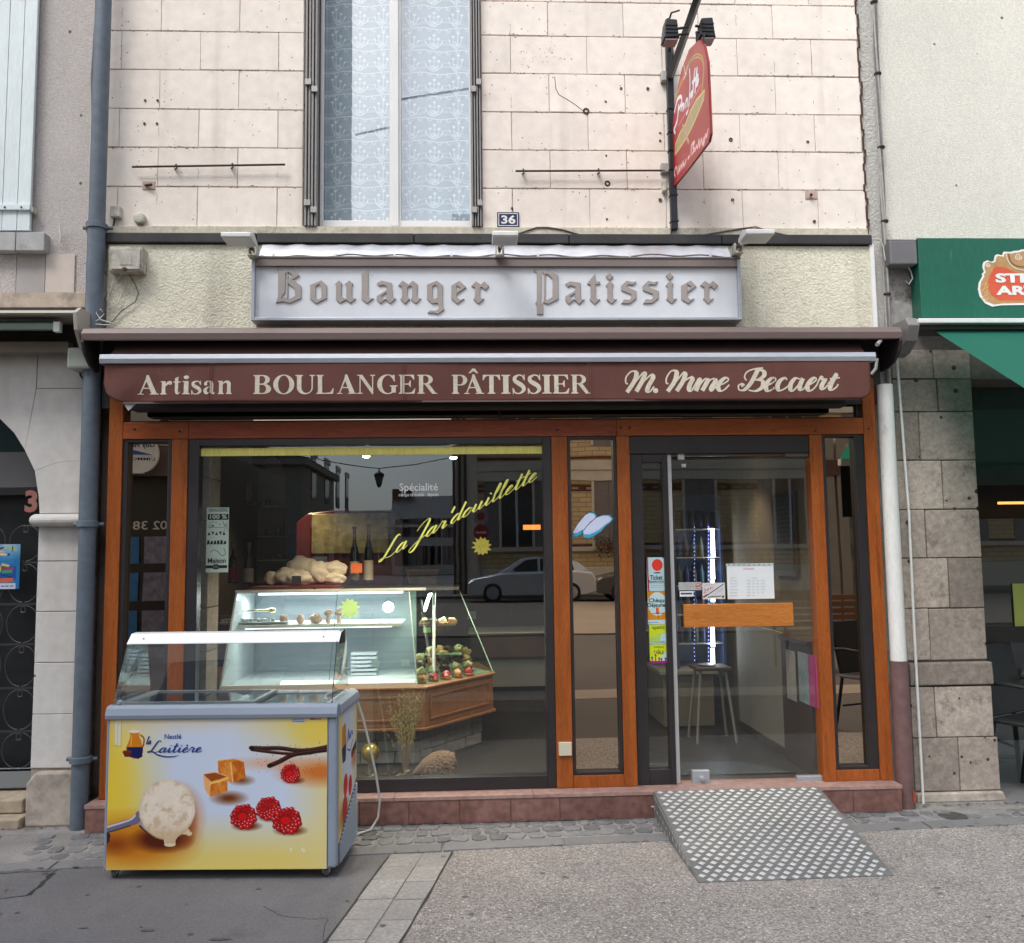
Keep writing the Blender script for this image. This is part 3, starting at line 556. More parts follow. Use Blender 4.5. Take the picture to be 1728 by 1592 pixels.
for r in range(0, len(zs)-1):
    for i in range(-6, 20):
        x = xo[1 if r % 2 else 0]+i*pitch
        if XL < x < XR-.05 and not wb0-.05 < x < wb1+.05 and zs[r] < 5.1 and rr.random() < .5:
            z = zs[r]+rr.uniform(.05, .2)
            for q in range(rr.randint(2, 6)): fleck(k1, x+rr.gauss(0, .002), z-q*.012, rr.uniform(.001, .0025), rr.uniform(.004, .01))
k1.build('grime_flecks', M_rust0, bk)['kind'] = 'stuff'; k2.build('paint_chips', mat('exposed_pink_render', (.50, .33, .26), .95, var=.2), bk)['kind'] = 'stuff'
# pale strip between the lowest blocks and the flashing
z_fl = WZ(840, 397, -.03); box('string_course', XL, XR-.02, -.03, .02, z_fl, zs[0]+.0, mat('weathered_cream', (.58, .54, .44), .9, var=.15, vs=(4, 30), dirt=(.2, .18, .14), dth=(.55, .7), dsc=8, bump=.4), bk, bevel=.004)
zfa = WZ(840, 408, -.07)
for i in range(5): xx = XL+(XR-XL-.02)*i/5; box('lead_flashing', xx+.002, xx+(XR-XL-.02)/5-.002, -.085, .02, WZ(840, 409, -.1), z_fl-.010, mat('lead', (.04, .038, .04), .5, metal=.3, var=.3, vs=(6,), bump=.4, bs=20), bk, bevel=.004)
z_c = WZ(840, 560, -.05)
box('fascia', XL+.06, WX(1475, 480, -.06), -.06, .25, 2.62, WZ(840, 409, -.1)-.004, M_cream, bk, bevel=.004)
box('fascia_edge_trim', WX(1472, 480, -.07)-.006, WX(1476, 480, -.07)+.004, -.075, -.058, 2.72, WZ(1450, 410, -.1), M_whitep, bk)
# upstairs window
win = MB().box(wb0, wb1, .24, .25, wz0, wz0+2.3).build('window', mat('window_dark_room', (.02, .02, .022), .9, var=.1), bk)
xa, xb = WX(535, 300, .08), WX(803, 300, .08); ya = .08
def wframe(x0, x1, z0, z1, t, y0, y1, m, par, name='frame', tb=None):
    tb = tb or t; k = MB(); k.box(x0, x0+t, y0, y1, z0, z1); k.box(x1-t, x1, y0, y1, z0, z1); k.box(x0+t, x1-t, y0, y1, z0, z0+tb); k.box(x0+t, x1-t, y0, y1, z1-t, z1); return k.build(name, m, par, bevel=.003)
M_pvc = mat('white_window_frame', (.77, .775, .77), .35, var=.03, vs=(3,))
xm = WX(667, 300, .06)
wframe(xa-.02, xb+.02, wz0+.0, wz0+2.2, .025, .09, .15, M_pvc, win, 'frame', .03)
wframe(xa+.006, xm-.003, wz0+.032, wz0+2.17, .033, .065, .105, M_pvc, win, 'casement', .04); wframe(xm+.003, xb-.006, wz0+.032, wz0+2.17, .033, .065, .105, M_pvc, win, 'casement', .04)
box('meeting_rail', xm-.022, xm+.022, .05, .064, wz0+.03, wz0+2.17, M_pvc, win, .004)
MB().lathe([(.012, -.004), (.012, 0), (.006, .001)], (xm, .048, wz0+.02), 12, 'y').build('bolt_cover', M_alu, win)
M_pane = glass('upstairs_pane', (.92, .95, .97), .16, wav=.015)
for (x0, x1, a) in ((xa+.037, xm-.034, .030), (xm+.034, xb-.037, .0)): MB().add([(x0, .088+a, wz0+.07), (x1, .088, wz0+.07), (x1, .088, wz0+2.14), (x0, .088+a, wz0+2.14)], [(0, 1, 2, 3)]).build('pane', M_pane, win)
# lace curtain: woven pattern
cw = (xb-xa)/2; HC = 500; P = Paint(134, HC, 1.6, (.66, .73, .77))
for k in range(12):
    y0 = 6+k*41.0; wv0 = lambda x: y0+2.2*math.sin(x*.09+.6)
    P.mix(np.clip(1-abs(P.Y-y0-30)/16, 0, 1)*.5, (.58, .65, .69)); wave = [(x, wv0(x)) for x in range(-4, 140, 4)]
    P.line([(x, y+33+6*math.sin(x*.047+1)) for x, y in wave], 4.5, (.76, .82, .85), k=.65); P.line([(x, y+26+7*math.sin(x*.047+1.3)) for x, y in wave], 1.2, (.84, .89, .91), k=.7); P.line(wave, 1.5, (.93, .96, .98), k=.9)
    for x in range(4, 134, 17): P.line([(x, wv0(x)+1), (x+3, wv0(x)+6)], 1.3, (.90, .94, .96)); P.line([(x+7, wv0(x)+2), (x+5, wv0(x)+6)], 1.1, (.88, .92, .94)); P.line([(x+11, wv0(x)+4), (x+11, wv0(x)+8)], 1., (.45, .50, .54), k=.7)
    for cx, sp in ((26, ((-9, 22), (-3, 27), (6, 19), (13, 14))), (66, ((-14, 12), (-7, 18), (1, 24), (9, 17), (15, 11))), (106, ((-12, 15), (-5, 21), (4, 28), (11, 20)))):
        by = y0+37
        for dx, h in sp:
            tx, ty = cx+dx, by-h; mx_, my = cx+dx*.75, by-h*.45; P.line([(cx+dx*.15, by), (mx_, my), (tx, ty)], 1.15, (.90, .94, .96), True, .95)
            if h > 15: P.ell(tx, ty-1, 2.5, 1.5, (.95, .97, .99)); P.ell(tx-1.4, ty-2.5, 1.1, 1.1, (.93, .96, .98)); P.ell(tx+1.4, ty-2.5, 1.1, 1.1, (.93, .96, .98))
            else: P.ell(tx, ty, 1.1, 3, (.93, .96, .98), dx*.04)
            P.ell((cx+mx_)/2+2, by-h*.3, 2.8, .9, (.88, .92, .95), -.8); P.ell((cx+mx_)/2-2, by-h*.42, 2.6, .9, (.88, .92, .95), .8)
M_lace = vcol('lace_print', .9)
def wv(co, gx, gy): co = co.copy(); co[..., 1] += .002*np.sin(gx*16+gy)+.001*np.sin(gx*41+gy*3); return co
for k, (x0, x1) in enumerate(((xa+.02, xm), (xm, xb-.02))):
    P.mesh('curtain', (x0, .165, wz0+.02+HC*cw/134), (x1-x0, 0, 0), (0, 0, -HC*cw/134), M_lace, win, wv)
# folded shutters either side
M_shg = mat('grey_shutter_steel', (.27, .26, .255), .6, var=.12, vs=(3, 30), vec=(5, 5, 1), dirt=(.16, .13, .11), dth=(.62, .75), dsc=6)
for (u0, u1, sgn) in ((514, 536, 1), (795, 813, -1)):
    x0, x1 = WX(u0, 250, -.04), WX(u1, 250, -.04)
    sh = box('folded_shutter', x0, x1, .03, .055, wz0, wz0+2.2, M_dark, bk, label='folded grey metal shutter beside the upstairs window')
    n = 4; t = (x1-x0)/n
    for k in range(n): box('leaf', x0+t*k+.002, x0+t*(k+1)-.005, -.05+.006*((k*3) % 2), .03, wz0-.005, wz0+2.2, M_shg, sh, .002)
    for v, o in ((138, 0), (150, .5), (342, 0), (354, .5)):
        z = WZ((u0+u1)/2, v, -.06); xx = x0+(x1-x0)*(o if sgn > 0 else .5-o)+.002; box('hinge', xx, xx+(x1-x0)*.48, -.062, -.048, z-.018, z+.018, mat('galvanised', (.38, .37, .35), .5, metal=.3, var=.1), sh, .002)

# ---- loose things on the facade
tr = lambda n, l, c, pts, r, m, grp=None, nn_=7: tag(MB().tube(pts, r, nn_).build(n, m, smooth=True), l, c, grp)
def P3(u, v, y): x, z = W(u, v, y); return (x, y, z)
M_rust = mat('rusted_iron', (.06, .035, .025), .8, var=.3, vs=(20,), bump=.5)
for (ua, va, ub, vb, lab, hooks) in ((223, 282, 481, 278, 'thin rusty iron bar fixed to the pink wall left of the window', (297, 392)), (870, 289, 1122, 288, 'thin rusty iron bar fixed to the pink wall left of the hanging sign', (883, 1010))):
    t = T('iron_bar', lab, 'iron bar', P3((ua+ub)/2, (va+vb)/2, -.04), group='iron bars on the wall')
    MB().tube([P3(ua, va, -.045), P3(ub, vb, -.045)], .0065, 8).build('rod', M_rust, t)
    for h in hooks: z = va+(vb-va)*(h-ua)/(ub-ua); MB().tube([P3(h, z-3, -.0), P3(h, z-3, -.05), P3(h+1, z+4, -.052), P3(h-2, z+5, -.0)], .005, 6).build('hook', M_rust, t)
# house number 36
t = T('house_number_plate', 'blue enamel plate with white number 36 below the window corner', 'number plate', P3(857, 370, -.02))
pbox('plate', 839, 358, 876, 383, -.018, -.008, mat('navy_enamel', (.018, .022, .09), .25, var=.05), t, .003)
x0, z1 = W(841, 360, -.0195); x1, z0 = W(874, 381.5, -.0195)
k = MB(); tt = .004
for a in ((x0, x1, z1-tt, z1), (x0, x1, z0, z0+tt), (x0, x0+tt, z0+tt, z1-tt), (x1-tt, x1, z0+tt, z1-tt)): k.box(a[0], a[1], -.020, -.017, a[2], a[3])
k.build('border', M_whitep, t); ptext('number', '36', 846, 363.5, 870, 378, -.0205, M_whitep, t, bold=.03)
# junction boxes, bell, loose cables
def jbox(name, label, cat, u0, v0, u1, v1, d, m, lid=True, grp=None):
    t = T(name, label, cat, P3((u0+u1)/2, v1, -d/2), group=grp)
    y0 = -.06-d if name == 'meter_box' else -.01-d
    pbox('body', u0, v0, u1, v1, y0+.01, y0+d+.01, m, t, .006); uu = (u1-u0)*.06
    pbox('lid', u0+uu, v0+uu, u1-uu, v1-uu, y0, y0+.0095, m, t, .004)
    return t
M_oldw = mat('dirty_white_box', (.50, .48, .42), .6, var=.2, vs=(5, 30), dirt=(.15, .13, .1), dth=(.5, .68), dsc=14, bump=.2)
jb = jbox('meter_box', 'weathered white junction box with loose wires beside the blue drainpipe', 'junction box', 184, 416, 240, 458, .09, M_oldw)
pbox('label_plate', 202, 432, 222, 447, -.153, -.149, mat('aged_label', (.4, .39, .34), .6, var=.2, vs=(30,)), jb); MB().lathe([(.012, 0), (.012, -.012), (.006, -.014)], P3(211, 455, -.15), 12, 'y').build('bolt', M_rust, jb, smooth=True)
t = T('alarm_box', 'small square beige box with a cable on the pink wall by the drainpipe', 'wall box', P3(194, 358, -.02))
pbox('body', 185, 347, 202, 366, -.055, -.01, M_oldw, t, .006); MB().tube([P3(194, 366, -.03), P3(192, 380, -.025), P3(183, 392, -.02)], .006, 7).build('cable', M_dark, t, smooth=True)
t = T('round_vent_cap', 'round pale cap on the pink wall right of the small square box', 'cap', P3(236, 369, -.02))
MB().lathe([(.034, .03), (.036, .0), (.034, -.012), (.028, -.016)], P3(236, 369, -.03), 24, 'y').build('disc', M_oldw, t, smooth=True); MB().tube([P3(246, 372, -.02), P3(243, 384, -.02), P3(232, 390, -.02), P3(205, 388, -.02)], .004, 6).build('pipe', M_oldw, t, smooth=True)
t = T('bracket_plate', 'small cemented square recess with a broken iron stub on the pink wall', 'wall fixing', P3(252, 312, -.01)); pbox('cement', 240, 306, 262, 320, -.012, -.004, mat('cement_patch', (.5, .38, .32), .9, var=.2), t, .003); MB().tube([P3(245, 313, -.02), P3(256, 312, -.035)], .008, 6).build('stub', M_rust, t)
t = T('bracket_plate', 'small cemented square with a bolt near the right edge of the pink wall', 'wall fixing', P3(1368, 328, -.01)); pbox('cement', 1359, 322, 1379, 336, -.012, -.004, MATS['cement_patch'], t, .003); MB().tube([P3(1369, 329, -.02), P3(1369, 329, -.035)], .01, 6).build('stub', M_rust, t)
for i, (u, v, r) in enumerate(((989, 188, 5.5), (1000, 169, 0), (1025, 310, 5), (1233, 236, 3.4), (1236, 338, 2.8), (1093, 150, 2.5), (1048, 150, 2.4), (1114, 338, 3), (1022, 172, 1.8), (1024, 370, 1.6), (1363, 240, 2.6), (1374, 374, 2.6), (245, 170, 2.), (266, 170, 2.), (244, 209, 2.), (265, 209, 2.), (1114, 238, 2), (1114, 225, 1.8), (1023, 263, 1.5), (864, 352, 2))):
    if r:
        k = MB().lathe([(r/284*.9, .006), (r/284*1.1, -.003), (r/284*.5, -.0035), (r/284*.45, .004)], P3(u, v, -.009), 9, 'y').build('wall_hole', M_rust, bk)
# the crack running from the hole
mbk = MB()
pts = [P3(u, v, -.0095) for u, v in ((936, 130), (938, 150), (943, 160), (955, 167), (968, 175), (985, 188))]
mbk.tube(pts, .0022, 5).build('crack', M_rust, bk)
for pts, r, lab in (
    ([(873, 395), (905, 384), (925, 384), (950, 388), (985, 398), (1010, 401), (1035, 401)], .0045, 'thin dark cable sagging from the middle floodlight along the flashing'),
    ([(1140, 398), (1180, 398), (1220, 391), (1250, 386), (1275, 383), (1300, 391), (1340, 400)], .0045, 'thin dark cable arching over the right floodlight')):
    tr('cable', lab, 'cable', [P3(u, v, -.035) for u, v in pts], r, M_cable)
tr('cable', 'loose pale wire looping down from the weathered junction box', 'cable', [P3(u, v, -.08) for u, v in ((206, 458), (200, 470), (191, 478))]+[P3(u, v, -.075) for u, v in ((180, 505), (186, 520), (200, 512), (212, 480), (215, 462))], .0035, M_cabw)
tr('cable', 'longer grey wire looping from the junction box down to the awning', 'cable', [P3(u, v, -.075) for u, v in ((217, 462), (228, 480), (234, 495), (228, 510), (205, 525), (190, 543), (165, 552), (150, 553))], .0035, M_cable)
tr('cable', 'curled wire knot on top of the awning box by the drainpipe', 'cable', [P3(u, v, -.15) for u, v in ((190, 546), (170, 540), (162, 528), (170, 522), (176, 530), (166, 540), (150, 547), (185, 549))], .003, M_cabw)
tr('cable', 'black cable running down behind the blue drainpipe beside the junction box', 'cable', [P3(u, v, -.05) for u, v in ((205, 394), (190, 400), (180, 412), (178, 440), (174, 455), (180, 464), (190, 462))], .006, M_cable)

# drainpipe left
xp = WX(143, 970, -.13)
dp = T('drainpipe', 'tall blue grey zinc drainpipe between the bakery and the left house', 'drainpipe', (xp, -.1, 0))
xp1 = WX(166, 400, -.13)
MB().tube([(xp, -.11, 0.0), (xp, -.11, WZ(150, 888, -.11))], .047, 24).build('lower_pipe', M_zinc, dp, smooth=True)
MB().tube([(xp, -.11, WZ(150, 885, -.11)), (xp, -.11, WZ(158, 380, -.11))], .050, 24).build('middle_pipe', M_zinc, dp, smooth=True)
MB().tube([(xp, -.11, WZ(158, 385, -.11)), (xp, -.11, 6.2)], .047, 24).build('upper_pipe', M_zinc, dp, smooth=True)
for v, u in ((884, 148), (1281, 138), (382, 165)):
    z = WZ(u, v, -.11); k = MB(); k.lathe([(.052, -.02), (.060, -.018), (.060, .012), (.052, .016)], (xp, -.11, z), 24); k.tube([(xp-.085, -.09, z-.004), (xp+.085, -.09, z-.004)], .011, 8); k.build('clamp', M_zinc, dp, smooth=True)
tr('cable', 'black cable clipped along the left side of the blue drainpipe', 'cable', [P3(u, v, -.05) for u, v in ((166, -60), (164, 20), (160, 48), (155, 130), (156, 200), (157, 235), (160, 290), (155, 365), (147, 378), (146, 390), (153, 399))], .0065, M_cable)
tr('hook', 'small white plastic strip hanging from a hook on the grey left house', 'hook', [P3(u, v, -.03) for u, v in ((101, 380), (101, 390), (103, 396), (101, 410))], .006, M_cabw)

# white conduit / downpipe right
xq = WX(1512, 1000, -.13)
d2 = T('downpipe', 'white round downpipe with a brown painted foot right of the shopfront', 'downpipe', (xq, -.1, 0))
zc = WZ(1520, 1115, -.12); zt = WZ(1493, 650, -.12); M_brownp = mat('brown_pipe_paint', (.155, .088, .085), .5, var=.15, vs=(4, 20), dirt=(.35, .3, .28), dth=(.66, .72), dsc=8)
M_pipew = mat('off_white_pipe', (.72, .73, .71), .42, var=.06, vs=(2, 20), dirt=(.3, .31, .33), dth=(.58, .8), dsc=3, vec=(3, 3, 1), spots=(.1, .1, .1), sps=20, spr=.1)
MB().tube([(xq, -.12, zc), (xq, -.12, zt)], .046, 28).build('upper_pipe', M_pipew, d2, smooth=True)
MB().tube([(xq, -.12, 0), (xq, -.12, zc)], .05, 28).build('foot', M_brownp, d2, smooth=True)
pbox('sticker', 1541, 1336, 1546, 1355, -.172, -.17, mat('red_sticker', (.35, .05, .03), .5, var=.3, vs=(60,)), d2)
for (u, rr_, lab) in ((1481, .007, 'thin white pipe just left of the white downpipe'), (1537, .008, 'thin white pipe just right of the white downpipe')):
    xx = WX(u-3, 900, -.06); tr('service_pipe', lab, 'pipe', [(xx, -.06, .0), (xx, -.06, 1.0), (xx+(.006 if u > 1500 else 0), -.06, 1.7), (xx-.02*(u > 1500), -.06, 2.72)], rr_, M_pipew, 'thin service pipes')
cb = T('cable_bundle', 'twisted bundle of grey cables running down the wall into the white downpipe', 'cable bundle', P3(1482, 300, -.05))
for k in range(5):
    pts = []
    for i in range(26):
        q = i/25; v = -60+730*q; u = 1474+20*q+(6 if q > .2 else 0)*min(1, (q-.2)*2 if q > .2 else 0); a = q*9+k*1.256
        x, z = W(u, v, -.04); pts.append((x+.011*math.cos(a), -.045+.009*math.sin(a), z))
    MB().tube(pts, .0062, 6).build('strand', M_cable if k % 2 else mat('light_grey_cable', (.36, .35, .34), .6, var=.2, vs=(20,)), cb, smooth=True)
for u, v in ((1475, 4), (1481, 125), (1487, 249), (1493, 374), (1497, 497)):
    x, z = W(u, v, -.045); MB().lathe([(.02, -.008), (.024, 0), (.02, .008)], (x, -.045, z), 10).build('clip', M_dark, cb, smooth=True)
t = T('distribution_box', 'dark grey plastic box on the party wall beside the green fascia', 'junction box', P3(1525, 425, -.05))
pbox('body', 1502, 406, 1548, 446, -.12, -.01, mat('grey_plastic', (.16, .155, .165), .5, var=.1, vs=(5,)), t, .008); MB().prism([WZ(1525, 406, -.12) and (-.12, WZ(1525, 406, -.12)), (-.01, WZ(1525, 406, -.12)), (-.01, WZ(1525, 400, -.1)), (-.08, WZ(1525, 402, -.1))], WX(1503, 405, -.12), WX(1547, 405, -.12), 'x').build('hood', MATS['grey_plastic'], t)
for pts, lab in (([(1530, 448), (1537, 458), (1540, 470), (1534, 480), (1528, 474)], 'short white wire tail hanging from the grey plastic box'), ([(1470, 403), (1485, 405), (1490, 415), (1494, 440)], 'white cable end bending down at the corner of the flashing')):
    tr('cable', lab, 'cable', [P3(u, v, -.06) for u, v in pts], .0035, M_cabw)
# ================================================================ lit sign box with blackletter
M_sign = mat('sign_panel_white', (.68, .715, .76), .4, var=.035, vs=(2, 12), dirt=(.42, .44, .46), dth=(.68, .8), dsc=5, spots=(.3, .3, .3), sps=9, spr=.06)
M_letter = mat('taupe_plastic_letter', (.36, .32, .30), .45, var=.08, vs=(6,))
M_letterd = mat('taupe_letter_edge', (.10, .09, .09), .5, var=.1)
sg = T('shop_sign', 'long pale sign box reading Boulanger Patissier in taupe blackletter above the awning', 'shop sign', P3(838, 540, -.12))
SY = -.16
xl, xr_ = WX(424, 490, SY-.02), WX(1251, 490, SY-.02); zt_, zb_ = WZ(838, 437, SY-.02), WZ(838, 541, SY-.02)
box('panel', xl+.02, xr_-.02, SY, -.06, zb_+.015, zt_-.03, M_sign, sg)
k = MB(); k.box(xl, xl+.02, SY-.025, -.06, zb_, zt_); k.box(xr_-.02, xr_, SY-.025, -.06, zb_, zt_); k.box(xl+.02, xr_-.02, SY-.025, -.06, zb_, zb_+.018); k.build('frame', M_alu, sg, bevel=.003)
box('top_rail', xl+.0, xr_-.0, SY-.03, -.06, zt_+.001, zt_+.012, mat('rail_grey', (.20, .18, .175), .5, var=.1), sg, .002)
box('top_lip', xl+.021, xr_-.021, SY-.024, SY-.002, zt_-.045, zt_, mat('lip_brown', (.20, .165, .15), .6, var=.1), sg)
# aluminium foil flashing above the sign
M_foil = mat('crumpled_foil', (.78, .80, .84), .3, metal=.8, var=.06, vs=(3, 20), bump=.25, bs=4, bdist=.02, bvec=(1, 1.5, 3), dirt=(.5, .5, .5), dth=(.66, .74), dsc=9)
xf0, xf1 = WX(440, 425, -.12), WX(1230, 425, -.12); zz0, zz1 = zt_+.014, WZ(838, 411, -.1)
k = MB(); n = 60; L_ = []; 
for i in range(n+1):
    x = xf0+(xf1-xf0)*i/n; L_ += [(x, SY-.0, zz0), (x, SY+.03+.004*math.sin(i*1.3), (zz0*.55+zz1*.45)+.003*math.sin(i*2.1)), (x, -.078, zz1-.004+.006*math.sin(i*1.7)*math.sin(i*.37))]
k.add(L_, [(3*i+j, 3*i+3+j, 3*i+4+j, 3*i+1+j) for i in range(n) for j in range(2)]); k.build('foil_strip', M_foil, sg, smooth=True)
pts = [(440+i*12.2, 432+1.6*math.sin(i*.9)+1.2*math.sin(i*.31)) for i in range(65)]
MB().tube([P3(u, v, SY-.012) for u, v in pts], .0045, 6).build('sign_cable', M_cable, sg, smooth=True)
for u in (461, 566, 666, 762, 908, 1063, 1199): pbox('cable_clip', u-2, 428, u+2, 437, SY-.02, SY-.005, M_whitep, sg)
BL1 = [  # (crop 1: origin 420,400 scale 3.927)
 ('B', [[(180,210),(207,204),(218,212),(240,228),(240,300),(238,365),(205,412),(178,437),(192,398),(194,240),(190,222)], [(178,437),(212,404),(240,400),(272,411),(305,390),(303,342),(258,305),(262,284),(300,288),(345,325),(345,405),(272,438),(225,427)], [(240,225),(287,205),(335,255),(262,300),(256,282),(290,255),(264,232),(240,242)], [(250,240),(258,240),(258,402),(250,402)]]),
 ('o', [[(406,318),(480,288),(515,320),(478,338),(466,310),(441,326),(441,402),(456,416),(446,440),(405,408)], [(480,330),(515,320),(515,405),(446,440),(456,417),(480,404)]]),
 ('u', [[(570,312),(597,288),(617,308),(612,325),(612,395),(640,410),(606,438),(576,412),(577,325)], [(636,312),(665,288),(690,310),(682,325),(682,392),(700,412),(708,408),(672,438),(645,414),(620,428),(645,405),(646,325)]]),
 ('l', [[(747,242),(790,222),(789,393),(803,408),(825,406),(784,438),(747,410)]]),
 ('a', [[(846,306),(880,290),(945,305),(952,395),(965,408),(974,408),(936,440),(905,412),(912,395),(912,324),(885,316),(864,326)], [(912,352),(912,366),(878,390),(880,408),(905,412),(872,439),(846,414),(848,392)]]),
 ('n', [[(990,320),(1018,290),(1050,310),(1049,395),(1066,410),(1035,441),(1004,412),(1014,398),(1014,326)], [(1050,322),(1086,290),(1116,312),(1113,395),(1125,408),(1140,406),(1106,441),(1074,412),(1081,398),(1081,330),(1068,322),(1050,334)]]),
 ('g', [[(1180,316),(1246,290),(1284,320),(1282,400),(1248,400),(1248,328),(1236,314),(1215,328),(1215,398),(1228,413),(1215,441),(1180,408)], [(1228,413),(1248,400),(1282,400),(1286,462),(1294,480),(1250,512),(1230,503),(1184,502),(1200,487),(1240,489),(1260,474),(1250,435),(1215,441)]]),
 ('e', [[(1341,324),(1375,302),(1377,400),(1400,417),(1427,408),(1382,441),(1341,408)], [(1375,302),(1395,290),(1440,332),(1378,375),(1377,358),(1404,338),(1377,320)]]),
 ('r', [[(1474,326),(1502,294),(1532,312),(1529,395),(1545,410),(1558,408),(1522,442),(1488,412),(1497,398),(1497,332)], [(1530,322),(1560,294),(1590,326),(1566,352),(1545,331),(1530,337)]])]
BL2 = [  # crop 2: origin 860,400 scale 4.114
 ('P', [[(165,228),(182,224),(220,246),(218,455),(232,464),(232,537),(190,537),(190,466),(178,462),(189,440),(189,252)], [(232,246),(272,225),(335,265),(338,430),(268,466),(232,453),(240,434),(265,436),(298,415),(298,288),(262,256),(240,260)], [(238,262),(247,262),(247,434),(238,434)]]),
 ('a', [[(386,326),(420,308),(490,318),(493,425),(505,436),(520,432),(483,466),(450,434),(455,420),(455,345),(425,335),(405,346)], [(455,372),(455,388),(420,412),(424,432),(450,434),(412,466),(388,438),(388,412)]]),
 ('t', [[(540,320),(592,256),(598,308),(628,310),(626,326),(597,328),(597,420),(612,434),(628,432),(590,465),(555,432),(562,420),(562,330),(540,326)]]),
 ('i', [[(668,336),(695,305),(720,325),(713,345),(713,420),(730,434),(743,430),(708,463),(672,434),(680,420),(680,350)], [(667,273),(693,249),(719,275),(693,301)]]),
 ('s', [[(774,340),(812,304),(850,314),(878,310),(862,332),(822,328),(812,346),(880,376),(878,426),(835,461),(776,461),(795,434),(832,436),(846,420),(844,396),(776,370)]]),
 ('s', [[(924,340),(962,304),(1000,314),(1028,308),(1012,332),(972,328),(962,346),(1034,376),(1032,424),(990,459),(928,461),(946,432),(984,434),(998,420),(996,396),(926,370)]]),
 ('i', [[(1084,336),(1111,303),(1136,323),(1129,343),(1129,418),(1147,430),(1160,426),(1125,460),(1088,430),(1096,418),(1096,346)], [(1085,270),(1110,246),(1136,272),(1110,299)]]),
 ('e', [[(1192,338),(1232,316),(1234,420),(1254,434),(1280,428),(1240,461),(1192,430)], [(1232,316),(1256,302),(1296,342),(1235,386),(1234,368),(1262,345),(1234,328)]]),
 ('r', [[(1323,336),(1355,304),(1386,324),(1382,420),(1400,434),(1416,424),(1380,461),(1344,430),(1352,418),(1352,346)], [(1384,332),(1412,305),(1446,335),(1420,364),(1400,342),(1384,349)]])]
for lst, ou, ov, s in ((BL1, 420, 400, 3.927), (BL2, 860, 400, 4.114)):
    for ch, polys in lst:
        k = MB()
        for i, pl in enumerate(polys): k.prism([W(ou+a/s, ov+b/s, SY-.009) for a, b in pl], SY-.009-.0002*i, SY-.001)
        k.build('letter', M_letter, sg)
        k = MB()
        for i, pl in enumerate(polys): k.prism([W(ou+a/s+.35, ov+b/s+.4, SY-.006) for a, b in pl], SY-.006-.0002*i, SY-.0005)
        k.build('letter_edge', M_letterd, sg)
# floodlights
for i, (u, v, ar, lab) in enumerate(((404, 402, (428, 424), 'white floodlight on a rusty arm at the left end of the sign box'), (852, 400, (843, 424), 'white floodlight below the number plate in the middle of the sign box'), (1276, 397, (1243, 420), 'white floodlight at the right end of the sign box'))):
    x, z = W(u, v, -.42); t = T('floodlight', lab, 'floodlight', (x, -.42, z), group='floodlights over the sign box')
    wv_ = .082 if i != 1 else .072
    k = MB(); k.prism([(-.50, z-.022), (-.34, z-.024), (-.34, z+.004), (-.42, z+.028), (-.50, z+.006)], x-wv_, x+wv_, 'x'); k.build('housing', M_whitep, t, bevel=.006)
    MB().box(x-wv_+.008, x+wv_-.008, -.495, -.36, z-.0265, z-.0245).build('lamp_glass', mat('frosted_lens', (.55, .55, .53), .3, var=.05), t)
    k = MB()
    for q in range(4): k.box(x-wv_*.4+q*.02, x-wv_*.4+q*.02+.005, -.40, -.345, z+.01, z+.045)
    k.build('cooling_fins', M_whitep, t)
    ax, az = W(ar[0], ar[1], -.19); MB().tube([(ax, -.18, az), (ax, -.21, az+.01), (x, -.36, z-.01)], .009, 8).build('arm', M_oldw, t, smooth=True)
    k = MB(); k.box(ax-.026, ax-.016, -.235, -.165, az-.035, az+.02); k.box(ax+.016, ax+.026, -.235, -.165, az-.035, az+.02); k.box(ax-.026, ax+.026, -.24, -.16, az-.042, az-.035); k.build('bracket', M_oldw, t, bevel=.002)
    MB().lathe([(.012, 0), (.012, -.012), (.008, -.014)], (ax, -.235, az), 12, 'y').build('bolt', M_rust, t)

# ================================================================ hanging sign
M_blk = mat('black_wrought_iron', (.020, .021, .026), .42, metal=.3, var=.3, vs=(12,), bump=.1)
XS = WX(1134, 250, -.06)
hb = T('sign_bracket', 'black iron wall bracket with raking arm that carries the red hanging sign', 'bracket', (XS, -.05, WZ(1134, 385, -.06)))
MB().box(XS-.02, XS+.02, -.075, -.035, WZ(1134, 388, -.06), WZ(1134, 60, -.06)).build('post', M_blk, hb, bevel=.003)
zc = WZ(1134, 400, -.06)
zarm = WZ(1160, 70, -.3)
A0, A1 = (XS, -.06, WZ(1140, 115, -.06)), None
x1, z1 = W(1192, -6, -.78); MB().tube([(XS, -.06, WZ(1137, 132, -.06)), (XS, -.80, z1)], .024, 4).build('arm', M_blk, hb)
cl = []
for i in range(15): a = i/14*2*math.pi; cl.append((XS+.0, -.12-.05*math.cos(a)+.02, WZ(1140, 120, -.06)+.06+.08*math.sin(a)))
MB().tube(cl, .008, 6).build('scroll', M_blk, hb, smooth=True)
MB().tube([P3(1126, 120, -.07), P3(1130, 60, -.07), P3(1127, 40, -.09), P3(1133, 22, -.12), P3(1146, 18, -.2)], .006, 6).build('wire', M_blk, hb, smooth=True)
for v in (128, 284): x, z = W(1121, v, -.04); MB().box(x-.02, x+.032, -.05, -.005, z-.035*(1 if v < 200 else .8), z+.03).build('wall_plate', MATS['galvanised'], hb, bevel=.004)
for v in (185, 224, 255, 287, 330, 374): MB().box(XS-.024, XS+.024, -.08, -.03, WZ(1134, v, -.06)-.004, WZ(1134, v, -.06)+.004).build('strap', M_blk, hb)
x, z = W(1121, 312, -.04); MB().box(x-.012, x+.014, -.045, -.006, z-.04, z+.035).build('connector', M_oldw, hb, bevel=.005)
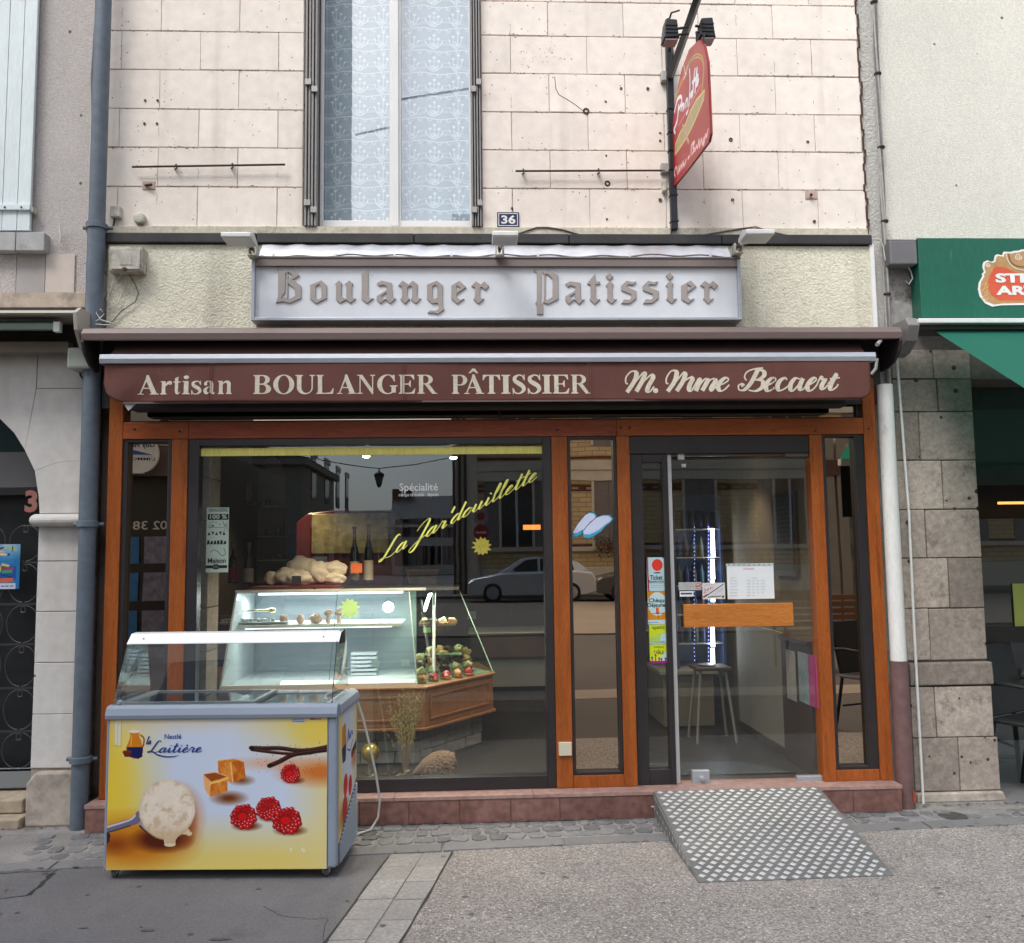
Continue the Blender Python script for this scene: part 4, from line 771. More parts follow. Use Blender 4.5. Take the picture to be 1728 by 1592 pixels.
MB().tube([P3(1134, 386, -.05), P3(1132, 396, -.05), P3(1122, 400, -.05)], .005, 6).build('cable', M_blk, hb, smooth=True)
# lamps on the bracket
for (u, v, yy, lab) in ((1130, 56, -.62, 'small black spotlight on the wall side of the hanging sign'), (1191, 54, -.62, 'small black spotlight on the street side of the hanging sign')):
    x, z = W(u, v, yy); t = T('spotlight', lab, 'spotlight', (x, yy, z), group='spotlights on the sign bracket'); s = -1 if u < 1150 else 1
    k = MB(); k.prism([(x-.035*s*1, z+.055), (x+.030*s, z+.06), (x+.04*s, z-.03), (x+.045*s, z-.055), (x-.048*s, z-.045), (x-.04*s, z-.02)], yy-.045, yy+.045); k.build('housing', M_blk, t, bevel=.006)
    MB().box(x-.035, x+.035, yy-.04, yy+.035, z-.064, z-.056).build('lens', mat('dull_lens', (.25, .18, .17), .25, var=.2), t)
    for q in range(3): MB().box(x-.034, x+.034, yy-.05, yy+.05, z+.018-.022*q, z+.023-.022*q).build('fin', M_blk, t)
    MB().tube([(x, yy, z+.02), (XS+.02*s, yy, z+.035)], .007, 6).build('stem', M_blk, t); MB().tube([(x, yy, z-.012), (XS+.02*s, yy, z-.005)], .006, 6).build('stem', M_blk, t)
    if s < 0: MB().tube([(x-.005, yy, z+.06), (x-.005, yy, z+.085)], [.02, .008], 10).build('knob', M_blk, t)
# red board, in the plane x=XS+.02 (flat, hangs square to the wall)
SGW, y_near, y_far = 0, None, None
def S(u, v, X0):                                  # point of sight line on the plane x=X0
    d = ray(u, v); t_ = X0/d.x; p = CAM+d*t_; return p.y, p.z
XB = XS+.012
outl = [(1137, 318), (1135, 232), (1141, 170), (1152, 118), (1165, 84), (1181, 68), (1190, 76), (1196, 105), (1198, 150), (1201, 226), (1198, 240), (1160, 290)]
hs_ = T('hanging_sign', 'red hanging board with a painted baguette and pointed base on the black bracket', 'hanging sign', (XB, S(1165, 190, XB)[0], S(1165, 190, XB)[1]))
ol = [S(u, v, XB) for u, v in outl]
M_redb = mat('red_board_edge', (.30, .02, .02), .4, var=.1)
MB().prism(ol, XB-.006, XB+.006, 'x').build('board', M_redb, hs_)
# the print: canvas mapped on the board plane (u along depth, v down)
y0 = min(p[0] for p in ol); y1 = max(p[0] for p in ol); z0 = min(p[1] for p in ol); z1 = max(p[1] for p in ol)
Wd, Hd = (y1-y0), (z1-z0); cw_ = 300; chh = int(cw_*Hd/Wd)
def cv(u, v): y, z = S(u, v, XB); return ((y1-y)/Wd*cw_, (z1-z)/Hd*chh)
P = Paint(cw_, chh, .8, (.66, .13, .13)); P.soft(cw_*.7, chh*.2, cw_*.9, chh*.5, (.74, .33, .32), .8)
C_ = lambda a, b: cv(1120+a/5.9, 60+b/5.9)       # crop coordinates
pl = [C_(*q) for q in ((130, 640), (160, 540), (205, 430), (260, 290), (310, 220), (350, 203), (390, 225), (410, 290), (408, 400), (395, 540))]
P.line(pl, 7, (.85, .75, .35), True); P.line(pl, 2.5, (.55, .25, .15), True)
bag = [C_(*q) for q in ((420, 545), (385, 590), (340, 640), (280, 750), (230, 880), (170, 980), (130, 1080), (125, 1190), (180, 1110), (250, 1000), (310, 880), (370, 740), (410, 640))]
P.poly(bag, (.70, .62, .44))
for a, b in zip(bag[1:7], reversed(bag[7:13])): P.line([a, b], 4, (.84, .80, .66), k=.5); P.line([(a[0]+6, a[1]+6), (b[0]+6, b[1]+6)], 2, (.42, .33, .22), k=.4)
P.line(bag+[bag[0]], 4, (.86, .8, .45)); P.line([C_(200, 900), C_(260, 1060)], 9, (.75, .62, .5))
for dx, w_, c in ((0, 13, (.58, .18, .25)), (0, 8, (.96, .94, .96))):
    for st in ([(125, 970), (115, 940), (130, 900), (150, 830), (160, 700)], [(120, 760), (150, 640), (185, 610), (190, 670), (160, 740)], [(185, 740), (195, 700), (215, 690), (205, 740)], [(225, 720), (235, 650), (250, 640), (245, 700)], [(240, 780), (262, 700), (275, 480), (270, 340)], [(275, 600), (300, 560), (285, 620)], [(300, 600), (320, 380), (325, 340)], [(325, 560), (345, 330), (340, 500)], [(340, 470), (360, 440), (350, 490)], [(300, 470), (355, 400)], [(215, 300), (230, 380), (255, 300)], [(210, 440), (240, 380)]):
        P.line([C_(*q) for q in st], w_*(1 if st[0][1] != 300 and st[0][1] != 440 else .35), c, True)
P.line([C_(160, 900), C_(385, 495)], 4, (.85, .45, .45))
for st in ([(125, 1400), (118, 1360), (140, 1310), (150, 1380)], [(160, 1370), (165, 1300), (172, 1350), (185, 1290), (195, 1320), (205, 1260), (215, 1300), (235, 1240)], [(255, 1225), (268, 1205)], [(285, 1190), (290, 1100), (320, 1060), (305, 1120), (320, 1130), (300, 1175)], [(325, 1150), (340, 1100), (350, 1120), (365, 1040), (370, 1110), (390, 1030), (400, 1090), (415, 1020), (412, 1090), (430, 990), (440, 1010), (455, 940)]):
    P.line([C_(*q) for q in st], 6, (.95, .78, .78), True)
for v in (100, 0): pass
inside = ol
def kp(fx, fy):
    yy, zz = y1-fx*Wd, z1-fy*Hd; ins = np.zeros(yy.shape, bool); n = len(ol)
    for i in range(n):
        (a, b), (c, d) = ol[i], ol[(i+1) % n]
        if b != d: ins ^= ((b > zz) != (d > zz)) & (yy < (c-a)*(zz-b)/(d-b)+a)
    return ins
P.mesh('board_print', (XB-.0075, y1, z1), (0, -Wd, 0), (0, 0, -Hd), vcol('sign_print', .35), hs_, keep=kp)
for (u, v) in ((1176, 71), (1188, 74)): y_, z_ = S(u, v, XB); MB().tube([(XB, y_, z_-.01), (XB, y_, z_+.06)], .006, 6).build('hanger', M_blk, hs_)

# ================================================================ awning
M_hood = mat('brown_awning_metal', (.17, .125, .115), .42, metal=.1, var=.06, vs=(2, 20), dirt=(.30, .26, .24), dth=(.70, .76), dsc=7, vec=(.6, 4, 4))
M_cloth = mat('brown_awning_cloth', (.115, .041, .032), .85, var=.09, vs=(1.4, 9), bump=.5, bs=7, bdist=.01, dirt=(.19, .085, .075), dth=(.6, .8), dsc=2.5, bvec=(1.5, 4, .7))
M_clothd = mat('brown_awning_cloth_top', (.07, .034, .03), .9, var=.1)
aw = T('awning', 'rolled brown awning with a lettered valance reading Artisan Boulanger Patissier', 'awning', (.15, -.3, 2.5))
YC = -.32
xa0, xa1 = WX(141, 560, YC), WX(1518, 560, YC); zt0 = WZ(840, 552, YC)
prof = [(-.07, zt0+.03), (-.26, zt0+.012), (-.33, zt0-.01), (-.35, zt0-.04), (-.345, zt0-.075), (-.335, zt0-.08), (-.33, zt0-.07), (-.26, zt0-.03), (-.07, zt0+.0)]
MB().prism(prof, xa0, xa1, 'x').build('hood', M_hood, aw, smooth=False)
for sx in (xa0, xa1-.012):
    pr = [(-.06, zt0+.025), (-.27, zt0+.008), (-.34, zt0-.03), (-.35, zt0-.09), (-.32, zt0-.15), (-.25, zt0-.20), (-.16, zt0-.22), (-.06, zt0-.22)]
    MB().prism(pr, sx-.002, sx+.014, 'x').build('end_cap', M_dark, aw, bevel=.004)
box('back_plate', xa0+.02, xa1-.02, -.09, -.062, 2.36, zt0, M_dark, aw)
YB = -.365
xb0, xb1 = WX(168, 603, YB), WX(1478, 603, YB); zb1, zb0 = WZ(840, 596.5, YB), WZ(840, 611.5, YB)
MB().prism([(YB, zb0), (YB-.006, (zb0+zb1)/2), (YB, zb1), (YB+.05, zb1+.004), (YB+.05, zb0)], xb0, xb1, 'x').build('front_bar', M_alu, aw, bevel=.002)
MB().tube([(xb0+.03, -.18, zt0-.12), (xb1-.03, -.18, zt0-.12)], .065, 20).build('fabric_roll', M_clothd, aw, smooth=True)
MB().add([(xb0+.04, -.235, zt0-.08), (xb1-.04, -.235, zt0-.08), (xb1-.04, YB+.04, zb1), (xb0+.04, YB+.04, zb1)], [(0, 1, 2, 3)]).build('fabric', M_clothd, aw)
for xx in (xb0+.35, .3, xb1-.35):
    MB().tube([(xx, -.1, zt0-.22), (xx+.02, YB+.05, zb0+.01)], .018, 8).build('folding_arm', M_dark, aw)
    break
box('underside_reflection_strip', xb0+.12, xb1-.12, -.22, -.12, WZ(840, 689, -.22), WZ(840, 672, -.2)+.06, M_dark, aw, .01)  # black strip added in place of the awning underside's dark reflection in the transom
# valance: a hanging cloth sheet with rounded lower corners and soft folds
nx, nz = 260, 16; xv0, xv1 = WX(174, 640, YB), WX(1470, 640, YB); zv1 = zb0+.004; zv0 = WZ(840, 676.5, YB)
YV = YB+.012; V = []
def vz(x, t):
    e = min(x-xv0, xv1-x); r = .13 if x-xv0 < xv1-x else .07; lo = zv0
    if e < r: lo = zv0+(r-math.sqrt(max(0, r*r-(r-e)**2)))*.85
    lo += .003*math.sin(x*3.1)
    return zv1+(lo-zv1)*t
def vy(x, t):
    y = .005*math.sin(x*2.3+t)+.0025*math.sin(x*7+2*t)*t
    e = x-xv0
    if e < .5: y += .012*math.sin((e*.9+t*.18)*22)*t*(1-e/.5)
    return YV+y
for j in range(nz+1):
    for i in range(nx+1): x = xv0+(xv1-xv0)*i/nx; V.append((x, vy(x, j/nz), vz(x, j/nz)))
k = MB(); k.add(V, [(j*(nx+1)+i, (j+1)*(nx+1)+i, (j+1)*(nx+1)+i+1, j*(nx+1)+i+1) for j in range(nz) for i in range(nx)])
va = k.build('valance', M_cloth, aw, smooth=True); so = va.modifiers.new('thick', 'SOLIDIFY'); so.thickness = .003; so.offset = 1
MB().box(xv0+.1, xv1-.06, YV-.001, YV+.006, zv0-.004, zv0+.006).build('hem', mat('dusty_hem', (.15, .10, .09), .9, var=.2, vs=(6,)), aw)
for u in (353, 679, 992, 1302): x = WX(u, 645, YV); k = MB(); [k.box(x+q, x+q+.0015, YV-.012, YV-.008, zv0+.01, zv1-.005) for q in (0, .013)]; k.build('seam', mat('seam_thread', (.20, .09, .075), .9, var=.1), aw)
M_let = mat('cream_cloth_letter', (.60, .56, .45), .8, var=.10, vs=(10, 60), dirt=(.42, .38, .3), dth=(.6, .75), dsc=20)
YL = YV-.006
def base_v(u): return 665.8-(u-233)*.0022
LS = [('A', 232.3, 267.6), ('r', 270.5, 289.5), ('t', 292.4, 304), ('i', 307.7, 320.3), ('s', 322.7, 339.8), ('a', 343, 363.3), ('n', 367.7, 391.3),
      ('B', 427.8, 458), ('O', 461.3, 496.6), ('U', 498.5, 531.8), ('L', 534, 563.4), ('A', 569.5, 602), ('N', 602.5, 632.8), ('G', 636.5, 671.2), ('E', 673, 701), ('R', 704.5, 737.8),
      ('P', 762.4, 789), ('Â', 784, 817), ('T', 815, 843.8), ('I', 846, 861.3), ('S', 865, 886.8), ('S', 890.5, 913), ('I', 915.3, 930.6), ('E', 933, 961), ('R', 964, 996.7)]
for ch, u0, u1 in LS:
    zb = WZ(u0, base_v(u0), YL); hc = WZ(u0, base_v(u0)-32, YL)-zb; serif_letter('letter', ch, WX(u0, 650, YL), WX(u1, 650, YL), zb, hc, YL, YL+.004, M_let, aw)
def cs(pts, ou=1020, ov=600, s=4.114): return [W(ou+a/s, ov+b/s, YL) for a, b in pts]
wn, wx_ = .0085, .027
SCR = [('M', [[(165, 195), (150, 190), (152, 150), (185, 112), (215, 112), (224, 135), (205, 185), (158, 255)], [(165, 245), (215, 185), (268, 118)], [(268, 118), (282, 125), (262, 180), (222, 250)], [(228, 245), (275, 180), (325, 132)], [(325, 132), (340, 150), (308, 210), (298, 245), (318, 250), (345, 215)]]),
       ('.', [[(350, 236), (356, 250)]]),
       ('M', [[(445, 195), (430, 190), (434, 150), (465, 108), (495, 108), (502, 130), (485, 185), (440, 250)], [(446, 243), (495, 185), (548, 118)], [(548, 118), (562, 130), (545, 180), (502, 248)], [(508, 240), (555, 180), (600, 150)], [(598, 150), (612, 165), (592, 205), (588, 240), (605, 245), (628, 205)]]),
       ('m', [[(628, 205), (655, 158)], [(655, 162), (662, 175), (634, 248)], [(640, 240), (690, 170), (715, 162)], [(712, 165), (715, 180), (678, 245)], [(684, 240), (730, 175), (765, 160)], [(765, 165), (770, 180), (742, 225), (746, 245), (775, 215)]]),
       ('e', [[(775, 215), (830, 195), (860, 170), (845, 155), (812, 175), (788, 215), (800, 246), (830, 240), (866, 205)]]),
       ('B', [[(985, 175), (972, 150), (990, 115), (1040, 95), (1100, 88)], [(1065, 98), (1040, 150), (1010, 200), (970, 240), (935, 240), (930, 212), (950, 200), (965, 215)], [(1050, 100), (1100, 108), (1108, 140), (1070, 168), (1040, 170)], [(1060, 170), (1098, 180), (1095, 220), (1050, 248), (1000, 242)]]),
       ('e', [[(1100, 215), (1150, 200), (1188, 172), (1175, 155), (1140, 175), (1120, 215), (1130, 246), (1160, 240), (1195, 210)]]),
       ('c', [[(1265, 172), (1255, 156), (1220, 175), (1200, 215), (1212, 244), (1245, 235), (1285, 205)]]),
       ('a', [[(1355, 165), (1325, 160), (1295, 195), (1290, 232), (1310, 245), (1350, 200), (1378, 160)], [(1378, 160), (1358, 205), (1358, 238), (1380, 235), (1405, 205)]]),
       ('e', [[(1405, 210), (1440, 195), (1470, 170), (1458, 155), (1430, 175), (1408, 215), (1418, 245), (1445, 238), (1475, 205)]]),
       ('r', [[(1475, 205), (1500, 150), (1512, 165), (1545, 165)], [(1535, 165), (1510, 205), (1508, 232), (1525, 232), (1550, 205)]]),
       ('t', [[(1550, 200), (1615, 125)], [(1612, 128), (1580, 185), (1565, 228), (1580, 240), (1610, 220), (1622, 200)], [(1565, 163), (1632, 155)]])]
for ch, sts in SCR:
    k = MB()
    for i, st in enumerate(sts): stroke(k, cs(st), YL-.0002*i, YL+.004, wn, wx_)
    if ch == '.': k = MB(); k.prism(arcp(*W(1020+356/4.114, 600+244/4.114, YL), .015, .015, 0, 345, 14), YL, YL+.004)
    k.build('letter', M_let, aw)
bpy.context.view_layer.update()
for o in [x for x in aw.children if x.name.startswith('letter')]:      # the paint follows the folds of the cloth
    for v in o.data.vertices: v.co.y = vy(v.co.x, (zv1-v.co.z)/(zv1-zv0))-.0030-.0003*(YL+.004-v.co.y)/.0002*.2
# torn white flap under the left corner
MB().prism([W(205, 675, -.33), W(236, 675, -.33), W(217, 694, -.33)], -.335, -.33).build('lining_flap', M_whitep, aw)
# hook bits at the right end
k = MB(); k.tube([P3(1484, 560, -.3), P3(1486, 575, -.32), P3(1480, 582, -.36)], .012, 7); k.tube([P3(1480, 605, -.36), P3(1478, 622, -.35), P3(1470, 632, -.34)], .01, 7); k.build('crank_eye', MATS['galvanised'], aw, smooth=True)
# ================================================================ shopfront (timber, black frames, glass)
sf = T('shopfront', 'varnished orange wood shopfront with black framed glass under the awning', 'shopfront', (.15, -.1, 0))
YT = -.10; ZB = .150; zbt, zbb = WZ(840, 709, YT), WZ(840, 737, YT)
def post(u, v, w_or_u1, z0, z1, m=M_woodv): return box('post', WX(u, v, YT), WX(w_or_u1, v, YT), YT, -.0, z0, z1, m, sf, .004)
ztop = WZ(840, 640, YT)
box('post', WX(185, 676, YT), WX(207, 737, YT), YT, .0, ZB, ztop, M_woodv, sf, .004)
box('post', WX(1458, 733, YT), WX(1479, 733, YT), YT, .0, ZB, ztop, M_woodv, sf, .004)
xs = dict(a=WX(207, 737, YT), b=WX(290, 740, YT), c=WX(317, 740, YT), d=WX(930, 736, YT), e=WX(957, 740, YT), f=WX(1040, 735, YT), g=WX(1062, 735, YT), h=WX(1366, 733, YT), i=WX(1387, 733, YT), j=WX(1458, 733, YT))
box('beam', xs['a']+.001, xs['c'], YT+.002, -.0, zbb, zbt, M_woodh, sf, .003)
box('beam', xs['c']+.001, WX(1040, 720, YT), YT+.003, .0, zbb, zbt, M_woodf, sf, .003, label='faded reddish stretch of the beam')
box('beam', WX(1040, 720, YT)+.001, xs['j']-.001, YT+.002, -.0, zbb, zbt, M_woodh, sf, .003)
for a, b in (('b', 'c'), ('d', 'e'), ('f', 'g'), ('h', 'i')): box('post', xs[a], xs[b], YT+.004, .0, ZB, zbb-.001, M_woodv, sf, .004)
for u, v in ((227, 725), (303, 728), (940, 726), (1048, 722), (1062, 722), (1376, 727), (1466, 724)):
    x, z = W(u, v, YT); MB().lathe([(.008, .002), (.008, -.001), (.003, -.002)], (x, YT, z), 9, 'y').build('plug', M_dark, sf)
zlo1 = WZ(1000, 1309, YT)
box('bottom_rail', xs['e']+.001, xs['f']-.001, YT+.006, .0, ZB, zlo1, M_woodv, sf, .003); box('bottom_rail', xs['i']+.001, xs['j']-.001, YT+.006, .0, ZB, WZ(1425, 1300, YT), M_woodv, sf, .003); box('bottom_rail', xs['a']+.001, xs['b']-.001, YT+.006, .0, ZB, .22, M_woodv, sf, .003)
def panel(name, x0, x1, z0, z1, tl, tr_, tt, tb, gy, gm, fm=M_black, y0=-.09, gname='pane', lab=None):
    k = MB(); y1 = -.01; k.box(x0, x0+tl, y0, y1, z0, z1); k.box(x1-tr_, x1, y0, y1, z0, z1); k.box(x0+tl, x1-tr_, y0, y1, z0, z0+tb); k.box(x0+tl, x1-tr_, y0, y1, z1-tt, z1)
    f = k.build(name, fm, sf, .003, label=lab); g = MB().add([(x0+tl-.003, gy, z0+tb-.003), (x1-tr_+.003, gy, z0+tb-.003), (x1-tr_+.003, gy, z1-tt+.003), (x0+tl-.003, gy, z1-tt+.003)], [(0, 1, 2, 3)]).build(gname, gm, f); return f
panel('side_window', xs['a']+.001, xs['b']-.001, .221, zbb-.001, .028, .022, .018, .02, -.05, M_bronze, lab='narrow dark window at the left end')
panel('side_window', xs['e']+.001, xs['f']-.001, zlo1+.001, zbb-.001, .018, .018, .014, .018, -.05, M_bronze, lab='narrow window with blue baguette decal')
panel('side_window', xs['i']+.001, xs['j']-.001, WZ(1425, 1300, YT)+.001, zbb-.001, .020, .058, .014, .018, -.05, M_bronze, lab='narrow window at the right end')
GY = -.05
bw = panel('display_window', xs['c']+.001, xs['d']-.001, ZB+.001, zbb-.001, WX(337, 900, GY)-xs['c'], xs['d']-WX(917, 900, GY), zbb-WZ(620, 752, GY), WZ(800, 1309, GY)-ZB, GY, M_glassw)
# transom glass above the beam
box('transom_frame', xs['a'], xs['j'], -.052, -.03, zbt+.001, zbt+.013, M_dark, sf); 
tg = MB().add([(xs['a'], -.04, zbt), (xs['j'], -.04, zbt), (xs['j'], -.04, ztop), (xs['a'], -.04, ztop)], [(0, 1, 2, 3)]).build('transom_pane', M_transom, sf)
for u in (843,): x = WX(u, 690, -.045); box('transom_bar', x-.006, x+.006, -.055, -.03, zbt+.013, ztop, M_dark, sf)
box('transom_bar', xs['j']-.025, xs['j']-.001, -.06, -.03, zbt+.013, ztop, M_dark, sf)
box('transom_back', xs['a']-.05, xs['j']+.05, -.012, -.002, zbt, ztop+.05, M_dark, sf)
box('backing', xs['a'], xs['b'], .02, .03, ZB, zbb, M_dark, sf); box('backing', xs['e'], xs['f'], .02, .03, ZB, zbb, M_dark, sf); box('backing', xs['i'], xs['j'], .02, .03, ZB, zbb, M_dark, sf)
# yellow strip, lettering on the window glass (slightly proud of the pane)
M_yel = mat('yellow_vinyl', (.92, .84, .20), .4, var=.10, vs=(3, 40), vec=(3, 3, .4)); M_yel2 = mat('yellow_letter_vinyl', (.95, .95, .20), .4, var=.05)
yz = GY-.003
pbox('yellow_strip', 338, 755, 916, 768, yz-.001, yz, M_yel, bw)
def jar(mb, org, s, ang, y, wn_, wx2):
    ex = (math.cos(ang)*s, math.sin(ang)*s); ey = (.42*s, 1.0*s); return ex, ey
k = MB(); x0, z0 = W(560+350/4.32, 720+985/4.32, yz); x1, z1 = W(560+1490/4.32, 720+385/4.32, yz)
tot = sum(SG[c][1] for c in "La Jar'douillette"); s_ = math.hypot(x1-x0, z1-z0)
an = math.atan2(z1-z0, x1-x0); ux = s_/tot; exx = (math.cos(an)*ux, math.sin(an)*ux); eyy = (.016, .048)
script(k, "La Jar'douillette", (x0, z0), exx, eyy, yz-.001, yz, .0035, .0125); k.build('lettering', M_yel2, bw)
M_vin = mat('white_vinyl', (.78, .79, .80), .4, var=.02)
ptext('lettering', 'Spécialité', 674, 816, 739, 833, yz, M_vin, bw, .012); ptext('lettering', 'marque et modèle   déposés', 673, 832, 740, 840, yz, M_vin, bw)
# baguette decal on the thin pane
P = Paint(76, 50, 3, (.3, .35, .4)); DC = lambda a, b: ((a-115)/4.68, (b-665)/4.68)
b1_ = [DC(*q) for q in ((120, 830), (160, 770), (220, 700), (265, 675), (300, 680), (318, 705), (305, 740), (270, 760), (235, 810), (190, 850), (150, 872), (118, 870))]
b2_ = [DC(*q) for q in ((195, 835), (240, 780), (310, 720), (370, 698), (425, 700), (452, 730), (430, 760), (385, 790), (350, 830), (300, 860), (250, 885), (205, 878))]
for bb in (b1_, b2_):
    P.poly(bb, (.20, .62, .75)); c = np.mean(bb, 0); P.poly([(c[0]+(q[0]-c[0])*.92-1.2, c[1]+(q[1]-c[1])*.78-2.2) for q in bb], (.80, .84, .95)); P.line(bb+[bb[0]], 1.1, (.10, .13, .25))
    for q in range(9): t = q/8; P.line([(bb[0][0]+(bb[5][0]-bb[0][0])*t+2, bb[0][1]+(bb[5][1]-bb[0][1])*t+6), (bb[0][0]+(bb[5][0]-bb[0][0])*t+6, bb[0][1]+(bb[5][1]-bb[0][1])*t+3)], .9, (.55, .66, .86), k=.8)
def inpoly(pls, sx, sy):
    def f(fx, fy):
        x, y = fx*sx, fy*sy; o = np.zeros(x.shape, bool)
        for p in pls:
            ins = np.zeros(x.shape, bool); n = len(p)
            for i in range(n):
                (a, b), (c, d) = p[i], p[(i+1) % n]
                if b != d: ins ^= ((b > y) != (d > y)) & (x < (c-a)*(y-b)/(d-b)+a)
            o |= ins
        return o
    return f
def decal(P, name, u0, v0, u1, v1, y, m, par, keep=None):
    x0, z1 = W(u0, v0, y); x1, z0 = W(u1, v1, y); return P.mesh(name, (x0, y, z1), (x1-x0, 0, 0), (0, 0, z0-z1), m, par, keep=keep)
M_print = vcol('paper_print', .55); sidew = [o for o in sf.children if o.name.startswith('side_window')]
decal(P, 'baguette_decal', 964.6, 862, 1040.6, 912, -.0535, M_print, sidew[1], inpoly([b1_, b2_], 76, 50))
pbox('switch_plate', 943, 1253, 965, 1276, YT-.012, YT+.004, mat('ivory_plastic', (.60, .58, .44), .4, var=.04), sf, .003)

# ---- door section
dx0, dx1 = xs['g'], xs['h']; M_sill = M_black
box('door_head', dx0+.001, dx1-.001, -.085, .0, WZ(1215, 765, -.085), zbb-.001, M_black, sf, .003)
zdh = WZ(1215, 765, -.085)
zdb = ZB+.001
nl = MB(); xA, xB_, xC = WX(1074, 900, -.07), WX(1128, 900, -.07), WX(1133, 900, -.07)
fx0, fx1 = WX(1086, 900, -.07), WX(1120, 900, -.07); nz0, nz1 = WZ(1118, 1298, -.07), WZ(1100, 781, -.07)
k = MB(); k.box(dx0+.001, fx0, -.075, -.02, zdb, zdh-.001); k.box(fx1, xB_+.006, -.075, -.02, zdb, zdh-.001); k.box(fx0, fx1, -.075, -.02, zdb, nz0); k.box(fx0, fx1, -.075, -.02, nz1, zdh-.001)
sl = k.build('side_leaf', M_black, sf, .003, label='narrow black framed fixed leaf left of the glass door')
MB().add([(fx0, -.045, nz0), (fx1, -.045, nz0), (fx1, -.045, nz1), (fx0, -.045, nz1)], [(0, 1, 2, 3)]).build('pane', M_glassw, sl)
k = MB(); k.box(dx0+.012, dx0+.016, -.079, -.075, zdb+.02, zdh-.02); k.box(fx1+.012, fx1+.016, -.079, -.075, zdb, zdh); k.build('bead', M_dark, sl)
xh0, xh1 = WX(1139, 1000, -.06), dx1-.004
dr = MB().add([(xh0, -.05, zdb+.006), (xh1, -.05, zdb+.006), (xh1, -.05, zdh-.002), (xh0, -.05, zdh-.002), (xh0, -.042, zdb+.006), (xh1, -.042, zdb+.006), (xh1, -.042, zdh-.002), (xh0, -.042, zdh-.002)], [(0, 1, 2, 3)]).build('door', M_glassw, sf)
box('edge_strip', xB_+.007, xh0, -.062, -.035, zdb, zdh-.002, mat('satin_strip', (.50, .50, .51), .45, metal=.4, var=.05), dr, .002)
hbz0, hbz1 = WZ(1245, 1058, -.09), WZ(1245, 1019, -.09)
M_woodb = woodmat('orange_wood_board', (.42, .14, .028), (.55, .21, .05), (.8, 7, 7), .3)
box('push_board', WX(1154, 1040, -.085), WX(1338, 1040, -.085), -.095, -.065, hbz0, hbz1, M_woodb, dr, .003)
box('board_bracket', WX(1170, 1040, -.06), WX(1180, 1040, -.06), -.065, -.05, hbz0+.03, hbz1-.03, M_alu, dr)
box('board_bracket', WX(1315, 1040, -.06), WX(1325, 1040, -.06), -.065, -.05, hbz0+.03, hbz1-.03, M_alu, dr)
k = pbox('floor_lock', 1169, 1301, 1198, 1327, -.072, -.03, M_alu, dr, .003); MB().lathe([(.016, 0), (.016, -.008), (.010, -.010), (.010, -.02), (.004, -.02)], (*(lambda q: (q[0], -.072, q[1]))(W(1185, 1314, -.072)),), 16, 'y').build('keyhole', M_alu, k, smooth=True)
pbox('pivot_patch', 1346, 1310, 1388, 1323, -.068, -.03, M_alu, dr, .003); pbox('pivot_patch', 1325, 763, 1366, 771, -.068, -.03, mat('dark_patch', (.12, .11, .10), .4, metal=.4), dr, .004)
pbox('top_latch', 1144, 764, 1155, 776, -.066, -.03, MATS['satin_strip'], dr, .002); pbox('top_latch', 1150, 783, 1158, 789, -.066, -.055, MATS['satin_strip'], dr, .002)
pbox('top_rail', 1133, 766, 1366, 769.5, -.06, -.03, mat('dim_rail', (.10, .095, .085), .4, metal=.3), dr)
# stickers on the narrow leaf
YS = -.0485
st = lambda n, l, u0, v0, u1, v1, P: tag(decal(P, n, u0, v0, u1, v1, YS, M_print, None), l, 'sticker', 'payment stickers on the narrow door leaf')
P = Paint(33, 57, 4, (.68, .80, .82)); P.poly([(0, 0), (2.2, 0), (3.4, 57), (1.0, 57)], (.70, .08, .2)); P.ell(18, 13, 9.2, 10, (.85, .2, .13)); P.ell(17.5, 26, 6, 1.1, (.12, .14, .42)); P.poly([(27, 0), (33, 0), (33, 6)], (.05, .04, .05))
P.line([(6, 47), (30, 47)], .6, (.5, .6, .7)); P.line([(6, 50), (26, 50)], .6, (.5, .6, .7)); P.line([(4, 43.5), (31, 44)], .4, (.4, .6, .7))
s1 = st('sticker', 'pale voucher sticker with a red ball and the word Ticket', 1091, 941, 1125, 998, P)
for s__, a, b, c, d, bo in (('Ticket', 1097, 971, 1118, 979, .02), ('Restaurant', 1095, 979.5, 1121, 983.5, .01)): ptext('lettering', s__, a, b, c, d, YS-.001, mat('print_black', (.03, .035, .05), .5), s1, bo)
P = Paint(34, 57, 4, (.80, .52, .10)); P.ell(17, 22, 16.5, 20, (.72, .84, .85)); P.poly([(14.5, 28), (17.5, 28), (17.5, 39), (14.5, 39)], (.8, .2, .15)); P.poly([(17.5, 28), (20, 28), (20, 38), (17.5, 38)], (.93, .5, .12)); P.line([(8, 38), (28, 38)], .9, (.25, .1, .3)); P.line([(18, 36), (18, 46)], .8, (.25, .1, .2)); P.poly([(0, 49), (34, 49), (34, 57), (0, 57)], (.72, .82, .85)); P.line([(1, 53.5), (17, 53.5)], .9, (.2, .45, .7))
s2 = st('sticker', 'orange voucher sticker with a pale disc reading Chèque Déjeuner', 1092, 998, 1127, 1054, P)
ptext('lettering', 'Chèque', 1095, 1010, 1126, 1019, YS-.001, MATS['print_black'], s2, .02); ptext('lettering', 'Déjeuner', 1093, 1018, 1126.5, 1027, YS-.001, MATS['print_black'], s2, .02)
P = Paint(33, 33, 4, (.76, .84, .10)); P.ell(33, 30, 17, 17, (.70, .83, .85)); P.poly([(0, 28), (33, 28), (33, 33), (0, 33)], (.60, .75, .72)); P.line([(8, 29.5), (26, 29.5)], 1, (.15, .3, .5))
